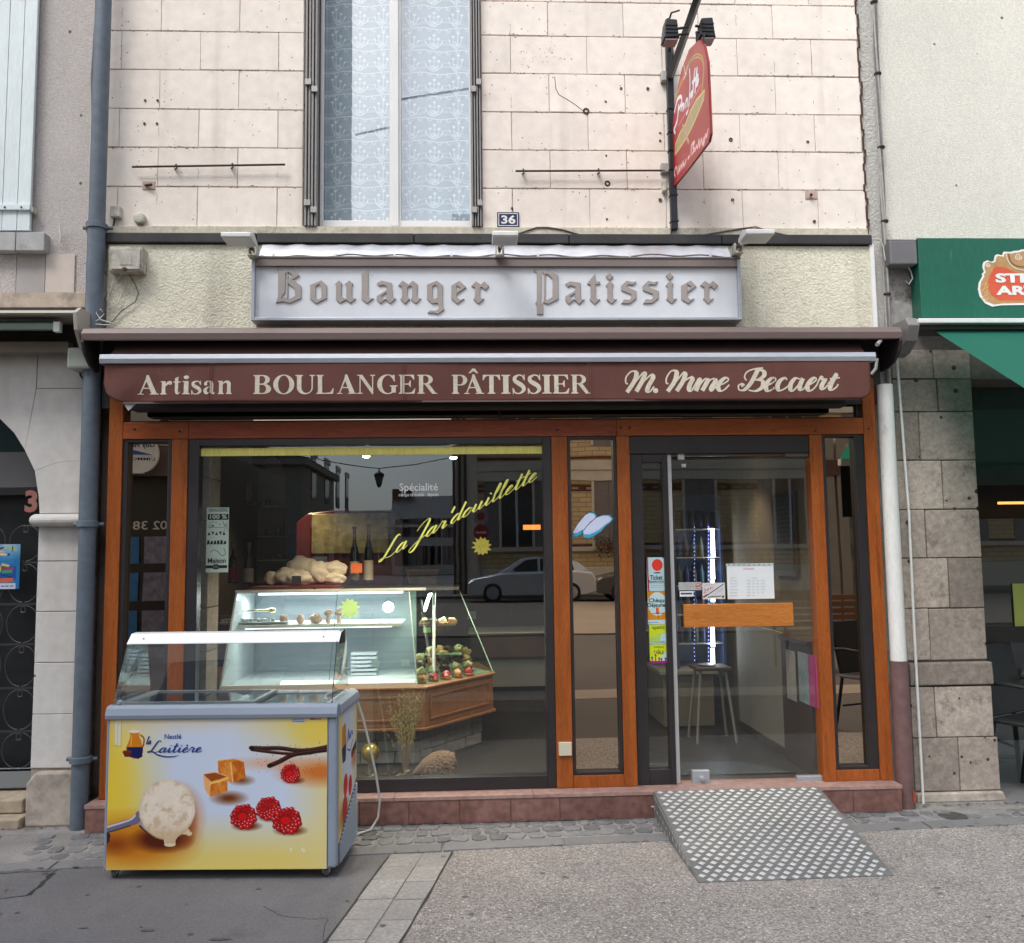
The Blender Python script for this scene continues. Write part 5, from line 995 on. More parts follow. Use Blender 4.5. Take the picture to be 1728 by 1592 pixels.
for q in range(7): P.poly([(2+q*2.6, 30), (2+q*2.6, 22-(q*37 % 9)), (3.8+q*2.6, 22-(q*37 % 9)), (3.8+q*2.6, 30)], (.62, .74, .45))
s3 = st('sticker', 'small yellow green voucher sticker reading apetiz', 1095, 1054, 1128, 1087, P); ptext('lettering', 'apetiz', 1101, 1056, 1122, 1064, YS-.001, mat('print_brown', (.15, .1, .02), .5), s3, .01)
P = Paint(33, 33, 4, (.78, .85, .12)); P.ell(33, 26, 14, 13, (.70, .83, .85)); P.poly([(0, 29), (33, 29), (33, 33), (0, 33)], (.60, .12, .5))
for x, h in ((4, 7), (10, 11), (16, 5), (20, 4), (27, 5), (30, 3)): P.line([(x, 30), (x, 30-h)], 1.8, (.5, .1, .42)); P.ell(x, 30-h, 1.8, 1.8, (.5, .1, .42))
s4 = st('sticker', 'lowest yellow voucher sticker reading Chèque de Table with a purple skyline', 1096, 1088, 1129, 1119, P)
ptext('lettering', 'CHÈQUE', 1103, 1090, 1120, 1094.5, YS-.001, MATS['print_brown'], s4, .01); ptext('lettering', 'de', 1109, 1095.5, 1113, 1098, YS-.001, MATS['print_brown'], s4); ptext('lettering', 'TABLE', 1103, 1098.5, 1120, 1104, YS-.001, MATS['print_brown'], s4, .02)
# notices on the door glass
YN = -.053
M_pap = mat('white_paper', (.72, .76, .78), .7, var=.03, vs=(6,)); M_faint = mat('faint_ink', (.40, .42, .48), .7); M_redi = mat('red_ink', (.55, .12, .2), .6)
n1 = tag(pbox('notice', 1227, 952, 1306, 1011, YN-.001, YN, M_pap), 'white sheet of opening hours taped to the door glass', 'notice')
pbox('top_strip', 1225, 951, 1305, 955, YN-.003, YN-.0015, mat('grey_tape', (.50, .56, .56), .5), n1)
k = MB()
for i in range(9): u = 1230+i*8.5; x, z = W(u, 953.4, YN-.004); k.box(x-.004, x+.004, YN-.004, YN-.0032, z-.0022, z+.0022)
k.build('punch_marks', M_black, n1)
ptext('lettering', 'HORAIRES', 1254, 959, 1273, 962, YN-.0015, M_redi, n1, .01); ptext('lettering', 'Lundi', 1232, 974, 1240, 977, YN-.0015, M_faint, n1); ptext('lettering', 'Fermé', 1269, 974, 1278, 977, YN-.0015, M_faint, n1)
for i, (a, b) in enumerate((('Mardi', '7h00 - 13h   15h - 19h30'), ('Mercredi', '7h00 - 13h   15h - 19h30'), ('Jeudi', '7h00 - 13h   15h - 19h30'), ('Vendredi', '7h00 - 13h   15h - 19h30'), ('Samedi', '7h00 - 13h   15h - 19h'), ('Dimanche', '7h00 - 13h'))):
    v = 979+i*5; ptext('lettering', a, 1232, v, 1240+len(a)*.6, v+2.8, YN-.0015, M_faint, n1); ptext('lettering', b, 1260, v, 1260+len(b)*1.3, v+2.8, YN-.0015, M_faint, n1)
P = Paint(40, 28, 5, (.80, .80, .80)); P.line([(2, 25), (37, 3)], 1.5, (.15, .15, .2), k=.85); P.line([(12, 25), (36, 12)], .5, (.3, .5, .8)); P.line([(22, 16), (37, 9)], .5, (.3, .5, .8)); P.line([(10, 24.5), (32, 23)], 1.6, (.25, .25, .25)); P.line([(1, 24), (8, 20)], 1.6, (.5, .12, .3)); P.ell(36, 24, 2, 2, (.2, .2, .2)); P.line([(4, 6), (7, 3), (12, 4), (20, 1.5)], .5, (.6, .3, .4), True)
n2 = tag(decal(P, 'notice', 1185, 984, 1224, 1011, YN, M_print, None), 'small white notice with slanted writing and the year 2018 on the door', 'notice')
for i, (ch, mm, dx, dy, hh) in enumerate((('2', M_redi, 0, 0, 7.2), ('0', MATS['print_black'], 6, -3.2, 4.5), ('1', M_redi, 10.4, -6, 4), ('8', M_redi, 14, -7.4, 3))):
    x, z = W(1187+dx, 1001+dy, YN-.0015); text('lettering', ch, (x, YN-.0015, z), (hh/284*.6, 0, .002), (.004, 0, hh/284*.95), mm, n2, .02)
P = Paint(40, 13, 5, (.66, .67, .66)); P.ell(34.5, 6.5, 5, 5, (.75, .25, .25)); P.ell(34.5, 6.5, 3.9, 3.9, (.75, .72, .7)); P.line([(31, 9), (38, 4)], 1.1, (.75, .25, .25)); P.line([(32, 6.5), (37, 6.5)], 1.6, (.3, .25, .25))
for a, b, c in ((9, 24, 3), (10, 27, 6.5), (12, 20, 10)): P.line([(a, c), (b, c)], .7, (.5, .5, .5))
tag(decal(P, 'notice', 1145, 983, 1184, 996, YN, M_print, None), 'narrow no entry for dogs strip notice on the door glass', 'notice')
n4 = tag(pbox('notice', 1147, 998, 1170, 1007, YN-.001, YN, M_pap), 'tiny white label with dark print below the dog notice', 'notice'); pbox('print_line', 1149, 1000.5, 1168, 1003.5, YN-.0016, YN-.001, mat('navy_ink', (.06, .07, .16), .6), n4)

# ================================================================ marble base
mbz = T('marble_plinth', 'low red marble plinth running along the foot of the shopfront', 'plinth', (.16, -.15, 0))
xm0, xm1 = WX(143, 1380, -.2), WX(1522, 1340, -.2)
cuts = [xm0, WX(300, 1370, -.2), WX(420, 1370, -.2), WX(520, 1370, -.2), WX(607, 1370, -.2), WX(690, 1370, -.2), WX(776, 1370, -.2), WX(862, 1370, -.2), WX(945, 1370, -.2), WX(1108, 1370, -.2), WX(1240, 1360, -.2), WX(1365, 1360, -.2), WX(1440, 1350, -.2), xm1]
for a, b in zip(cuts[:-1], cuts[1:]): box('marble_slab', a+.0012, b-.0012, -.2, -.18, -.01, .128, M_marble, mbz, .0015)
tcuts = [xm0-.004]+[WX(u, 1340, -.2) for u in (400, 665, 900, 1150, 1383)]+[xm1+.004]
for a, b in zip(tcuts[:-1], tcuts[1:]): box('top_slab', a+.001, b-.001, -.205, .02, .1285, .1495, M_marblet, mbz, .002)
box('core', xm0+.004, xm1-.004, -.178, .02, -.01, .128, M_mort, mbz)
for a, b in ((xm0, xm0+.018), (xm1-.018, xm1)): box('end_slab', a+.0005, b-.0005, -.179, .02, -.01, .128, M_marble, mbz, .0015)

# ================================================================ aluminium ramp
rp = T('wheelchair_ramp', 'diamond tread aluminium ramp leading up to the shop door', 'ramp', (1.58, -.6, 0))
a_, b_ = G(1180, 1490, .004), G(1508, 1478, .004); c_ = G(1382, 1329, .157); d_ = G(1108, 1340, .157)
A, B_, C2, D2 = Vector((*a_, .006)), Vector((*b_, .006)), Vector((c_[0], c_[1], .155)), Vector((d_[0], d_[1], .155))
C2.y = D2.y = -.225
nrm = (B_-A).cross(D2-A).normalized()
M_ramp = mat('ramp_aluminium', (.19, .195, .20), .55, metal=.35, var=.16, vs=(4, 60), dirt=(.22, .22, .22), dth=(.55, .7), dsc=5, bump=.15, bs=90); M_tread = mat('worn_tread', (.62, .63, .64), .42, metal=.35, var=.1, vs=(6, 40))
def bil(s, t): return (A*(1-s)+B_*s)*(1-t)+(D2*(1-s)+C2*s)*t
k = MB(); t3 = nrm*-.006; q = [A, B_, C2, D2]; k.add(q+[p+t3 for p in q], [(0, 1, 2, 3), (7, 6, 5, 4), (0, 4, 5, 1), (1, 5, 6, 2), (2, 6, 7, 3), (3, 7, 4, 0)]); k.build('deck', M_ramp, rp)
for (e0, e1, sg_) in ((A, D2, -1), (B_, C2, 1)):
    k = MB(); off = Vector((.004*sg_, 0, 0)); p = [e0, e1, Vector((e1.x, e1.y, .0)), Vector((e0.x, e0.y, 0.))]; k.add([x for x in p]+[x+off for x in p], [(0, 1, 2, 3), (7, 6, 5, 4), (0, 4, 5, 1), (1, 5, 6, 2), (2, 6, 7, 3), (3, 7, 4, 0)]); s = k.build('side_flange', M_ramp, rp)
    if sg_ < 0:
        k = MB()
        for i in range(26):
            t = (i+.5)/26; top = e0*(1-t)+e1*t
            for h in (.85, .45, .1):
                if (i+int(h*10)) % 2 or h > .8:
                    cz = top.z*h
                    if top.z*.35 > .01 and cz > .01: k.add([(top.x-.0045, top.y-.012, cz-.012), (top.x-.0045, top.y+.002, cz-.006), (top.x-.0045, top.y+.012, cz+.012), (top.x-.0045, top.y-.002, cz+.006), (top.x-.0065, top.y, cz)], [(0, 1, 4), (1, 2, 4), (2, 3, 4), (3, 0, 4)])
        k.build('side_tread', M_tread, rp)
k = MB(); nu, nv = 16, 26; du = 1/nu; dv = 1/nv
for j in range(nv):
    for i in range(nu+1):
        s0 = (i+(.5 if j % 2 else 0))*du; t0 = (j+.5)*dv
        if not (.012 < s0 < .988): continue
        w2, h2 = du*.33, dv*.47; c = bil(s0, t0)+nrm*.0022; p = [bil(s0-w2, t0), bil(s0, t0-h2), bil(s0+w2, t0), bil(s0, t0+h2)]
        ci = [x*.62+bil(s0, t0)*.38+nrm*.0022 for x in p]
        k.add([x+nrm*.0002 for x in p]+ci, [(0, 1, 5, 4), (1, 2, 6, 5), (2, 3, 7, 6), (3, 0, 4, 7), (4, 5, 6, 7)])
td = k.build('tread', M_tread, rp); td['kind'] = 'stuff'
MB().tube([(D2.x-.02, D2.y+.0, .07), (D2.x+.06, D2.y+.0, .07)], .006, 8).build('pin', M_alu, rp)

# ================================================================ ice cream freezer
fa, fb = G(190, 1482, 0), G(549, 1480, 0)          # castor contact points
an = math.atan2(fb[1]-fa[1], fb[0]-fa[0]); cs_, sn_ = math.cos(an), math.sin(an)
# front plane passes a little before the castors
FO = Vector((fa[0], fa[1], 0))+Vector((sn_, -cs_, 0))*.035
def FL(u, v, dy=0.):                                # sight line -> local (x, z) on the front plane shifted back by dy
    d = ray(u, v); n = Vector((-sn_, cs_, 0)); o = FO+n*dy; t = (o-CAM).dot(n)/d.dot(n); p = CAM+d*t-FO; return p.x*cs_+p.y*sn_, p.z
x0, _ = FL(178, 1300); x1, _ = FL(568, 1300); DEP = .50
z_b = FL(360, 1467)[1]; z_t = FL(360, 1213)[1]; z_r = FL(360, 1197)[1]
print('cart', x0, x1, z_b, z_t, z_r, an, FO)
fz = T('ice_cream_freezer', 'wheeled ice cream freezer with printed yellow front and sloping glass hood', 'freezer', FO, an, world=False)
M_fgrey = mat('freezer_grey_plastic', (.27, .32, .40), .38, var=.04, vs=(3,), bump=.03, bs=60); M_fwh = mat('freezer_white', (.66, .68, .69), .4, var=.04, vs=(3,))
box('cabinet', x0+.012, x1-.012, .012, DEP-.01, z_b, z_t-.005, M_fwh, fz, .004)
def prof_post(xc, yc, w, d, z0, z1): return MB().box(xc-w/2, xc+w/2, yc-d/2, yc+d/2, z0, z1).build('corner_post', M_fgrey, fz, .008)
wl_ = FL(181+4, 1300)[0]-x0; px0 = FL(182, 1340)[0]; px1 = FL(552, 1340)[0]
box('corner_post', x0, px0, .0, .035, z_b, z_t, M_fgrey, fz, .006); box('corner_post', px1, x1, .0, .04, z_b, z_t, M_fgrey, fz, .012); box('corner_post', x1-.02, x1, DEP-.035, DEP, z_b, z_t, M_fgrey, fz, .008)
# top rim, rounded
k = MB(); rz = z_r; pr = [(-.012, z_t), (-.016, z_t+.02), (-.006, rz+.006), (.012, rz+.018), (.035, rz+.02), (.05, rz+.012), (.05, z_t)]
MB().prism(pr, x0-.004, x1+.004, 'x').build('top_rim', M_fgrey, fz, .004)
MB().prism([(x1+.012, z_t), (x1+.014, z_t+.02), (x1+.006, rz+.006), (x1-.012, rz+.018), (x1-.035, rz+.02), (x1-.045, rz+.012), (x1-.045, z_t)], .05, DEP, 'y').build('side_rim', M_fgrey, fz, .004)
MB().prism([(x0-.012, z_t), (x0-.014, z_t+.02), (x0-.006, rz+.006), (x0+.012, rz+.018), (x0+.035, rz+.02), (x0+.045, rz+.012), (x0+.045, z_t)], .05, DEP, 'y').build('side_rim', M_fgrey, fz, .004)
MB().prism([(DEP-.04, z_t), (DEP-.04, rz+.014), (DEP+.0, rz+.014), (DEP+.0, z_t)], x0+.045, x1-.045, 'x').build('back_rim', M_fgrey, fz, .004)
# well and sliding lids
M_well = mat('freezer_well', (.13, .16, .19), .5, var=.1)
k = MB(); zz = rz-.02; k.box(x0+.05, x1-.05, .055, DEP-.045, z_t-.001, z_t+.002); k.build('well', M_well, fz)
M_lidg = glass('lid_glass', (.6, .68, .7), .10)
for i, (a, b, dz) in enumerate(((x0+.05, x0+.05+(x1-x0)*.58, .006), (x0+(x1-x0)*.50, x1-.05, -.008))):
    z = rz+.008+dz; k = MB(); t = .022; k.box(a, a+t, .06, DEP-.05, z, z+.012); k.box(b-t, b, .06, DEP-.05, z, z+.012); k.box(a+t, b-t, .06, .06+t, z, z+.012); k.box(a+t, b-t, DEP-.05-t, DEP-.05, z, z+.012)
    ld = k.build('sliding_lid', mat('lid_frame_grey', (.30, .33, .37), .4, metal=.3), fz, .002); MB().add([(a+t, .06+t, z+.006), (b-t, .06+t, z+.006), (b-t, DEP-.05-t, z+.006), (a+t, DEP-.05-t, z+.006)], [(0, 1, 2, 3)]).build('lid_pane', M_lidg, ld)
# glass hood
hb0 = FL(186, 1196)[0]; hb1 = FL(558, 1194)[0]; yb_ = .02; yt_ = .155
ht0, hz = FL(205, 1088, yt_); ht1, hz1 = FL(566, 1080, yt_); hz = (hz+hz1)/2; ht0 = hb0+.006; ht1 = hb1-.006
ztp = FL(380, 1070, yt_+.05)[1]
M_hood2 = glass('hood_glass', (.88, .94, .93), .22, gcol=(.9, .95, 1))
hd = MB().add([(hb0, yb_, rz+.016), (hb1, yb_, rz+.016), (ht1, yt_, hz), (ht0, yt_, hz)], [(0, 1, 2, 3)]).build('glass_hood', M_hood2, fz)
MB().add([(hb1, yb_+.002, rz+.016), (ht1, yt_, hz), (ht1, DEP-.12, hz+.02), (ht1, DEP-.06, rz+.02)], [(0, 1, 2, 3)]).build('side_glass', M_hood2, hd)
MB().add([(hb0, yb_+.002, rz+.016), (ht0, yt_, hz), (ht0, DEP-.12, hz+.02), (ht0, DEP-.06, rz+.02)], [(0, 1, 2, 3)]).build('side_glass', M_hood2, hd)
MB().prism([(yt_-.004, hz-.004), (yt_+.05, hz+.042), (yt_+.10, hz+.046), (yt_+.10, hz+.040), (yt_+.05, hz+.036), (yt_, hz-.006)], ht0-.004, ht1+.012, 'x').build('top_strip', mat('white_glazed_strip', (.86, .87, .88), .25, var=.02), hd, .001)
for xx in (ht0+.07, ht1-.07): MB().lathe([(.004, 0), (.004, -.004)], (xx, yt_+.022, hz+.020), 8, 'y').build('rivet', M_alu, hd)
box('end_bracket', ht1-.002, ht1+.008, yt_+.06, yt_+.16, hz-.02, hz+.046, M_black, hd, .003)
MB().tube([(hb1+.001, yb_, rz+.016), (ht1+.001, yt_, hz)], .0022, 6).build('edge_seam', M_dark, hd)
for xx in (hb0+.03, hb1-.03): MB().lathe([(.010, -.012), (.010, .012)], (xx, yb_+.01, rz+.032), 12, 'y').build('clamp', M_alu, hd, smooth=True)
MB().box(hb0, hb1, yb_-.002, yb_+.004, rz+.012, rz+.019).build('rubber_seal', M_black, hd)
# castors
for (xx, yy) in ((px0+.025, .04), (px1-.01, .04), (px0+.025, DEP-.05), (px1-.01, DEP-.05)):
    k = MB(); k.box(xx-.02, xx+.02, yy-.02, yy+.02, z_b-.008, z_b); k.box(xx-.016, xx-.012, yy-.012, yy+.016, .02, z_b-.006); k.box(xx+.012, xx+.016, yy-.012, yy+.016, .02, z_b-.006)
    c = k.build('castor', MATS['galvanised'], fz, .001); MB().lathe([(.004, -.010), (.018, -.010), (.020, -.006), (.020, .006), (.018, .010), (.004, .010)], (xx, yy+.004, .0205), 18, 'x').build('wheel', mat('grey_rubber', (.09, .09, .095), .7, var=.2, vs=(30,)), c, smooth=True)
# printed front
cw = 370; ch_ = 249; P = Paint(cw, ch_, 1.35, (.80, .85, .94)); X_, Y_ = P.X/cw, P.Y/ch_
YEL, ORG, WHT = (.90, .80, .34), (.80, .47, .10), (.81, .86, .95)
P.mix(np.clip((.30-X_)/.24, 0, 1)*np.clip(1.1-abs(Y_-.62)*1.0, 0, 1)*.98, (.92, .82, .33)); P.mix(np.clip((.17-X_)/.14, 0, 1)*np.clip(Y_*2.2+.3, 0, 1), (.92, .80, .27))
P.mix(np.clip((X_-.55)/.35, 0, 1)*np.clip((.30-Y_)/.25, 0, 1), (.88, .79, .40)); P.mix(np.clip((X_-.8)/.12, 0, 1)*np.clip((.25-Y_)/.1, 0, 1), (.88, .79, .36))
P.mix(np.clip((.12-Y_)/.12, 0, 1)*np.clip((.6-abs(X_-.3))*2, 0, 1)*.6, (.90, .80, .62))
P.mix(np.clip((Y_-.62)/.30, 0, 1), (.90, .82, .46)); P.mix(np.clip((X_-.80)/.2, 0, 1)*np.clip((Y_-.25)/.2, 0, 1)*.85, (.88, .82, .55))
P.mix(np.clip((.05-X_)/.05, 0, 1)*np.clip((.35-Y_)/.3, 0, 1)*.3, (.75, .62, .3))
P.mix(np.clip(1-np.hypot((X_-.98)/.25, (Y_-.36)/.12), 0, 1)*1.3, (.80, .46, .20)); P.mix(np.clip(1-np.hypot((X_-.75)/.25, (Y_-.30)/.06), 0, 1)*.8, (.86, .62, .45))
P.mix(np.clip(1-np.hypot((X_-.12)/.34, (Y_-.82)/.24), 0, 1)*1.6, (.80, .50, .12)); P.mix(np.clip(1-np.hypot((X_-.32)/.14, (Y_-.66)/.26), 0, 1)*1.3, (.78, .42, .20))
P.mix(np.clip(1-np.hypot((X_-.25)/.16, (Y_-.80)/.10), 0, 1)*1.8, (.34, .12, .02)); P.mix(np.clip(1-np.hypot((X_-.36)/.06, (Y_-.68)/.2), 0, 1)*1.0, (.48, .18, .05)); P.mix(np.clip(1-np.hypot((X_-.04)/.14, (Y_-.83)/.09), 0, 1)*1.1, (.55, .26, .05))
P.poly([(10, 2), (20, 2), (20, 44), (10, 41)], (.86, .86, .78)); P.line([(14, 4), (14, 42)], .5, (.6, .6, .5)); P.line([(20, 3), (20, 46), (8, 43)], 1.2, (.80, .68, .30))
# plain generic milk jug and bowl where the brand's painted figure stands
P.soft(40, 40, 26, 34, (.93, .83, .5), .6); P.poly([(31, 60), (29, 46), (34, 34), (36, 26), (33, 20), (52, 20), (50, 27), (54, 35), (58, 48), (55, 62), (43, 66)], (.83, .50, .12)); P.poly([(29, 46), (58, 46), (57, 62), (50, 66), (34, 62)], (.10, .12, .34)); P.line([(53, 26), (59, 32), (58, 44), (56, 46)], 2.4, (.55, .28, .08), True); P.ell(42.5, 20, 10, 2.6, (.93, .90, .84)); P.ell(31, 54, 8, 3, (.50, .22, .12)); P.poly([(23, 54), (39, 54), (35, 62), (27, 62)], (.42, .16, .08)); P.line([(38, 28), (37, 44)], 1.6, (.95, .72, .3))
# scoop and ball
P.line([(-6, 184), (12, 179), (38, 171), (50, 167), (54, 158)], 12, (.45, .42, .52), True); P.line([(-6, 180), (12, 175), (38, 167), (47, 160)], 3, (.80, .80, .88), True); P.line([(-6, 189), (14, 184), (40, 176)], 2, (.22, .18, .24), True); P.poly([(0, 186), (6, 190), (5, 202), (0, 206)], (.20, .13, .16))
P.poly([(54, 178), (70, 190), (100, 202), (118, 200), (140, 180), (140, 165), (60, 165)], (.22, .12, .10)); P.line([(56, 172), (66, 182), (84, 192)], 4, (.62, .60, .66), True)
P.ell(101, 149, 47, 49, (.93, .88, .81)); P.poly([(72, 186), (130, 186), (121, 194), (116, 200), (116, 209), (98, 209), (97, 200), (90, 195)], (.90, .83, .71)); P.ell(107, 208, 9.5, 3.4, (.90, .83, .70))
for a, b, r in ((131, 187, 6), (139, 190, 5), (136, 185, 4)): P.ell(a, b, r, r*.75, (.88, .80, .66))
inb = (np.hypot((P.X-101)/48, (P.Y-150)/50) < 1) | ((P.X > 99) & (P.X < 116) & (P.Y > 180) & (P.Y < 206))
gr = np.random.RandomState(4); nzf = fbm(*P.X.shape, 22, 8, .55); nzf = .6*nzf+.6*(1-2.2*abs(fbm(*P.X.shape, 16, 3, 1.4)))*(abs(P.X-101) < 60); m_ = inb.astype(float)
P.mix(m_*np.clip(nzf*.4-.1, 0, .6), (.98, .95, .90)); P.mix(m_*np.clip(-nzf*.30-.22, 0, .6), (.78, .65, .52)); P.mix(m_*np.clip((P.Y-165)/60, 0, .5), (.76, .62, .44)); P.mix(m_*np.clip((62-P.X)/30, 0, .4), (.78, .70, .60)); P.mix(m_*np.clip((np.hypot((P.X-101)/48, (P.Y-150)/50)-.86)*3, 0, .35), (.78, .70, .58))
# caramels
P.soft(205, 132, 36, 14, (.45, .22, .08), 1.2); P.soft(226, 103, 26, 10, (.45, .24, .10), 1.)
P.poly([(185, 70), (213, 67), (229, 72), (233, 98), (210, 107), (187, 96)], (.85, .50, .18)); P.poly([(213, 67), (229, 72), (233, 98), (211, 107), (206, 80)], (.78, .42, .12)); P.line([(207, 74), (211, 105)], 2.5, (.96, .75, .45)); P.line([(185, 70), (213, 67), (229, 72)], 1.2, (.95, .72, .4))
P.poly([(161, 92), (181, 89), (202, 96), (202, 121), (173, 130), (164, 117)], (.86, .52, .20)); P.poly([(161, 92), (181, 89), (202, 96), (174, 104)], (.60, .30, .12)); P.poly([(161, 92), (174, 104), (173, 130), (164, 117)], (.93, .68, .42)); P.line([(174, 107), (188, 104), (202, 99)], 4, (.95, .76, .40)); P.line([(161, 92), (181, 89), (202, 96)], 1.3, (.95, .75, .5))
cz = fbm(*P.X.shape, 9, 21, 1.6); cm = ((P.c[..., 0] > .72) & (P.c[..., 2] < .35) & (P.X > 158) & (P.X < 236) & (P.Y > 64) & (P.Y < 132)).astype(float)
P.mix(cm*np.clip(cz*.25, 0, .45), (.96, .70, .38)); P.mix(cm*np.clip(-cz*.25, 0, .45), (.62, .28, .08))
# vanilla pods
for pts, w_ in (([(241, 49), (262, 50), (290, 50), (320, 54), (345, 53), (372, 48)], 6), ([(243, 52), (280, 57), (318, 60), (345, 58)], 4), ([(273, 79), (290, 72), (310, 62), (330, 58), (372, 53)], 6.5)):
    P.line(pts, w_+1.5, (.30, .14, .08), True, .7); P.line(pts, w_, (.16, .08, .07), True); P.line([(a, b-1.3) for a, b in pts], 1., (.50, .36, .30), True, .7)
P.ell(243, 50, 4, 3, (.08, .05, .07)); P.ell(273, 79, 4.5, 3.4, (.08, .05, .08))
for i in range(70): P.ell(gr.uniform(250, 360), gr.uniform(40, 92), .6, .6, (.45, .2, .1))
# raspberries
def rasp(cx, cy, rx, ry, seed, cut=True):
    g = np.random.RandomState(seed); P.soft(cx+6, cy+ry*.9, rx*1.5, ry*.55, (.40, .16, .05), 1.5); rx *= 1.1; ry *= 1.12; P.ell(cx, cy, rx*1.04, ry*1.04, (.45, .02, .04))
    n = 46
    for i in range(n):
        a = i*2.4; r = math.sqrt((i+.5)/n); x, y = cx+rx*r*math.cos(a), cy+ry*r*math.sin(a); q = rx*.185
        P.ell(x, y, q, q, (.42, .02, .04)); P.ell(x-.3, y-.5, q*.80, q*.80, (.80+g.uniform(-.1, .06), .08, .10)); P.ell(x-q*.3, y-q*.45, q*.26, q*.22, (.98, .72, .72))
    if cut: P.ell(cx-rx*.1, cy-ry*.1, rx*.5, ry*.45, (.60, .02, .04)); P.ell(cx-rx*.1, cy-ry*.02, rx*.38, ry*.3, (.82, .08, .09))
rasp(230, 163, 19, 17, 1); rasp(272, 150, 18, 16, 2, False); rasp(303, 170, 21, 18, 3); rasp(308, 92, 14, 13, 5)
P.line([(317, 86), (321, 84)], 2, (.8, .1, .1))
P.poly([(309, 0), (332, 0), (332, 8), (309, 8)], (.74, .76, .78)); P.line([(311, 2.5), (330, 2.5)], .8, (.4, .42, .45)); P.line([(311, 5), (330, 6)], 1.2, (.35, .37, .4)); P.poly([(338, 0), (361, 0), (361, 4), (338, 4)], (.82, .78, .80)); P.line([(341, 2), (349, 2)], 2, (.6, .1, .15)); P.line([(350, 2), (359, 2)], 2, (.75, .3, .35))
for a, b in ((310, 217), (329, 217), (332, 219)): P.ell(a, b, 1.6, 3, (.92, .90, .80))
FP = vcol('freezer_print', .35)
pf = P.mesh('front_print', (px0+.001, -.002, z_t-.001), (px1-px0-.002, 0, 0), (0, 0, -(z_t-z_b)), FP, fz)
box('front_panel', px0, px1, -.001, .011, z_b, z_t, M_fwh, fz)
M_blue = mat('logo_blue', (.022, .05, .26), .4, var=.05)
def FT(s, u0, v0, u1, v1, m, bold): 
    a, b = FL(u0, v1); c, d = FL(u1, v0); return text('lettering', s, (a, -.0035, b), (c-a, 0, 0), (0, 0, d-b), m, pf, bold)
ou, ov, sc = 180, 1200, 3.927
FT('Nestlé', ou+385/sc, ov+152/sc, ou+497/sc, ov+186/sc, M_blue, .015)
k = MB(); a = FL(ou+262/sc, ov+220/sc); script(k, 'la', a, (.0135, 0), (.004, .0165), -.0036, -.003, .0024, .0058); k.build('lettering', M_blue, pf)
k = MB(); a = FL(ou+278/sc, ov+275/sc); b = FL(ou+620/sc, ov+275/sc); wd_ = sum(SG[c][1] for c in 'Laitière'); s_ = (b[0]-a[0])/wd_*1.03; script(k, 'Laitière', a, (s_, 0), (.0055, .0215), -.0038, -.003, .0032, .0088)
pts = [FL(ou+q/sc, ov+r/sc) for q, r in ((300, 262), (340, 290), (400, 303), (450, 300), (480, 292))]; stroke(k, [(p[0], p[1], w_) for p, w_ in zip(pts, (.003, .006, .006, .004, .001))], -.0038, -.003, .002, .005); k.build('lettering', M_blue, pf)
# printed side and grille
P = Paint(60, 150, 2.4, (.80, .84, .92)); X_, Y_ = P.X/60, P.Y/150; P.mix(np.clip((.28-X_)/.3, 0, 1), (.92, .80, .35)); P.mix(np.clip((X_-.75)/.3, 0, 1), (.90, .80, .4)); P.mix(np.clip((Y_-.6)/.3, 0, 1), (.92, .80, .42)); P.mix(np.clip(1-np.hypot((X_-.3)/.4, (Y_-.72)/.14), 0, 1), (.6, .35, .12))
P.poly([(10, 14), (22, 12), (24, 36), (10, 40)], (.80, .50, .15)); P.poly([(9, 36), (24, 34), (22, 52), (12, 52)], (.12, .12, .3)); P.line([(46, 52), (60, 46)], 10, (.30, .14, .08)); P.soft(52, 60, 14, 12, (.7, .4, .25)); P.ell(22, 78, 7, 12, (.80, .18, .08)); P.ell(38, 84, 6, 11, (.78, .12, .08)); P.ell(20, 102, 8, 14, (.72, .10, .08)); P.ell(20, 118, 6, 6, (.35, .15, .05)); P.poly([(42, 96), (54, 92), (54, 108), (42, 112)], (.12, .08, .1)); P.line([(28, 34), (31, 22), (33, 33), (37, 26), (38, 33), (43, 27), (47, 32)], 2, (.12, .2, .6), True); P.line([(28, 42), (38, 46), (46, 38)], 1.6, (.12, .2, .6), True)
zsm = z_b+(z_t-z_b)*.0
P.mesh('side_print', (x1+.0022, .04, z_t-.004), (0, DEP-.075, 0), (0, 0, -(z_t-z_b-.004)), FP, fz, keep=lambda fx, fy: fy < .86-.30*fx)
box('side_panel', x1-.012, x1+.0008, .041, DEP-.036, z_b, z_t, M_fwh, fz)
k = MB(); H = z_t-z_b; ns = 30
M_gr = mat('grille_grey', (.05, .065, .09), .45, var=.05)
pg = [(.04, z_t-.004-(H-.004)*.86), (DEP-.035, z_t-.004-(H-.004)*.56), (DEP-.035, z_b+.004), (.04, z_b+.004)]
gp = MB().prism(pg, x1+.001, x1+.004, 'x').build('grille', M_gr, fz)
k = MB()
for i in range(ns):
    z = z_b+.008+i*.0125; ymn = .045
    if z > pg[1][1]-.006: break
    if z > pg[0][1]-.004: ymn = .04+(z-pg[0][1])/(pg[1][1]-pg[0][1])*(DEP-.075)+.012
    if DEP-.045-ymn > .02:
        k.prism([(x1+.004, z), (x1+.012, z+.003), (x1+.004, z+.0075)], ymn, DEP-.042, 'y')
k.build('louvre', M_fgrey, gp)
pc = [FL(597, 1172, .30), None]
